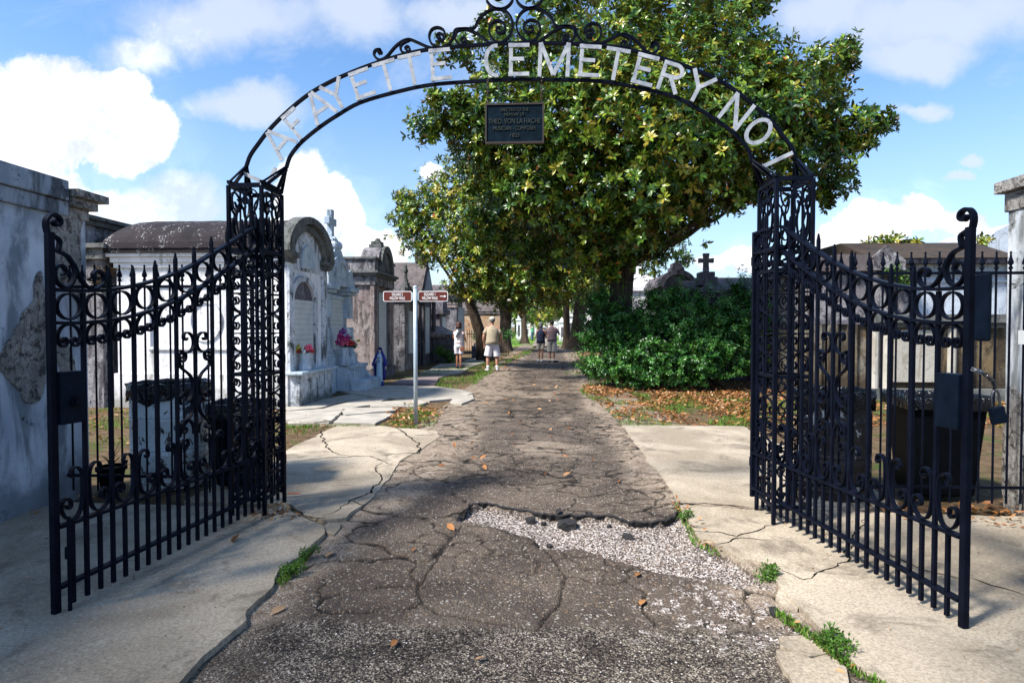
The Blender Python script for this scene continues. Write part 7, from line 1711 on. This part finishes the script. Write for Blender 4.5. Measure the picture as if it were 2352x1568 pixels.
MB().tube([(-.045, .01, .87), (-.06, .01, .82), (-.075, .0, .77)], [.03, .035, .04], 10).tube([(.045, .01, .87), (.06, .01, .82), (.075, .0, .77)], [.03, .035, .04], 10).build('veil_fall', 'robe_blue', stt, smooth=True)
MB().ball((0, -.078, .70), .022, 12, 8, 1, .5, 1).build('heart', 'heart_red', stt, smooth=True)
MB().prism([(0, .63), (.035, .645), (.03, .625), (.008, .617), (.03, .58), (.018, .578), (0, .607), (-.018, .578), (-.03, .58), (-.008, .617), (-.03, .625), (-.035, .645)], -.086, -.078, 'y').build('bow', 'robe_blue', stt)
for s in (-1, 1): MB().ball((s*.014, -.047, .895), .0045, 6, 4).build('eye', 'hair_dark', stt)
# ================= VASES AND FLOWERS =================
def vase(label, x, y, z, h, r, blooms, spread, mat='marble_grey'):
    t = thing('flower_vase', label, 'vase', (x, y, z), .3, 'stone vases with bouquets')
    def oct(rr_, z): return [(rr_*math.cos(R(22.5+45*i)), rr_*math.sin(R(22.5+45*i)), z) for i in range(8)]
    rows = [(r*1.15, 0), (r*1.15, h*.22), (r*.82, h*.5), (r*.86, h)]
    vs = [q for rr_, zz in rows for q in oct(rr_, zz)]
    fs = [(j_*8+i, j_*8+(i+1) % 8, (j_+1)*8+(i+1) % 8, (j_+1)*8+i) for j_ in range(3) for i in range(8)]+[tuple(range(8))[::-1], tuple(range(24, 32))]
    MB().add(vs, fs).build('vase_body', mat, t, bevel=.006)
    for mt, c, s in blooms:
        mb = MB(); c = Vector((c[0]*spread, c[1]*spread, h+c[2]*spread))
        for q in range(34):
            d = Vector((random.gauss(0, 1), random.gauss(0, 1), random.gauss(0, .8))).normalized(); mb.ball(tuple(c+d*s*random.uniform(.45, .9)), s*random.uniform(.18, .34), 6, 4, 1, random.uniform(.6, 1), random.uniform(.35, .9))
        mb.build('bloom', mt, t, smooth=True)
    mb = MB()
    for q in range(22):
        a = random.uniform(0, 6.28); l = spread*random.uniform(.4, .8); c = Vector((l*math.cos(a), l*math.sin(a), h+random.uniform(-.02, .3)*spread)); w_ = Vector((-math.sin(a), math.cos(a), .2))*.022
        b0 = Vector((0, 0, h)); mb.add([b0, b0.lerp(c, .6)+w_, c, b0.lerp(c, .6)-w_], [(0, 1, 2), (0, 2, 3)])
    mb.build('leaves', 'flower_leaf', t)
yv = yat(700, FX+.17)
vase('grey octagonal vase of pink and yellow flowers on the white tomb shelf', FX+.17, yv, .662, .33, .11, [('flower_yellow', (-.5, -.1, .42), .075), ('flower_pink', (.35, -.25, .42), .085), ('flower_red', (.1, .1, .25), .07), ('flower_white', (-.05, -.4, .15), .05), ('flower_red', (-.5, -.1, .12), .05), ('flower_red', (.55, 0, .15), .05)], .24)
yv = yat(793, FX+.16)
vase('tall grey vase with large magenta bouquet on the monument steps', FX+.16, yv-.05, .602, .42, .115, [('flower_magenta', (-.3, -.2, .8), .10), ('flower_purple', (-.15, 0, 1.2), .09), ('flower_magenta', (.1, -.3, .7), .11), ('flower_red', (.35, -.3, .35), .10), ('flower_pink', (0, -.4, .35), .10), ('flower_magenta', (-.45, -.2, .35), .09), ('flower_white', (-.6, -.1, .85), .08), ('flower_white', (.2, .1, 1.25), .08), ('flower_red', (.6, -.2, .3), .07)], .30)
vase('darker grey vase with cream flowers at the far side of the monument steps', FX+.10, yv+.55, .602, .40, .115, [('flower_cream', (-.2, -.4, .5), .09), ('flower_cream', (.25, -.3, .5), .08), ('flower_leaf', (.2, 0, .2), .11), ('flower_leaf', (-.1, 0, .8), .09), ('flower_yellow', (.7, .2, .6), .05)], .26)
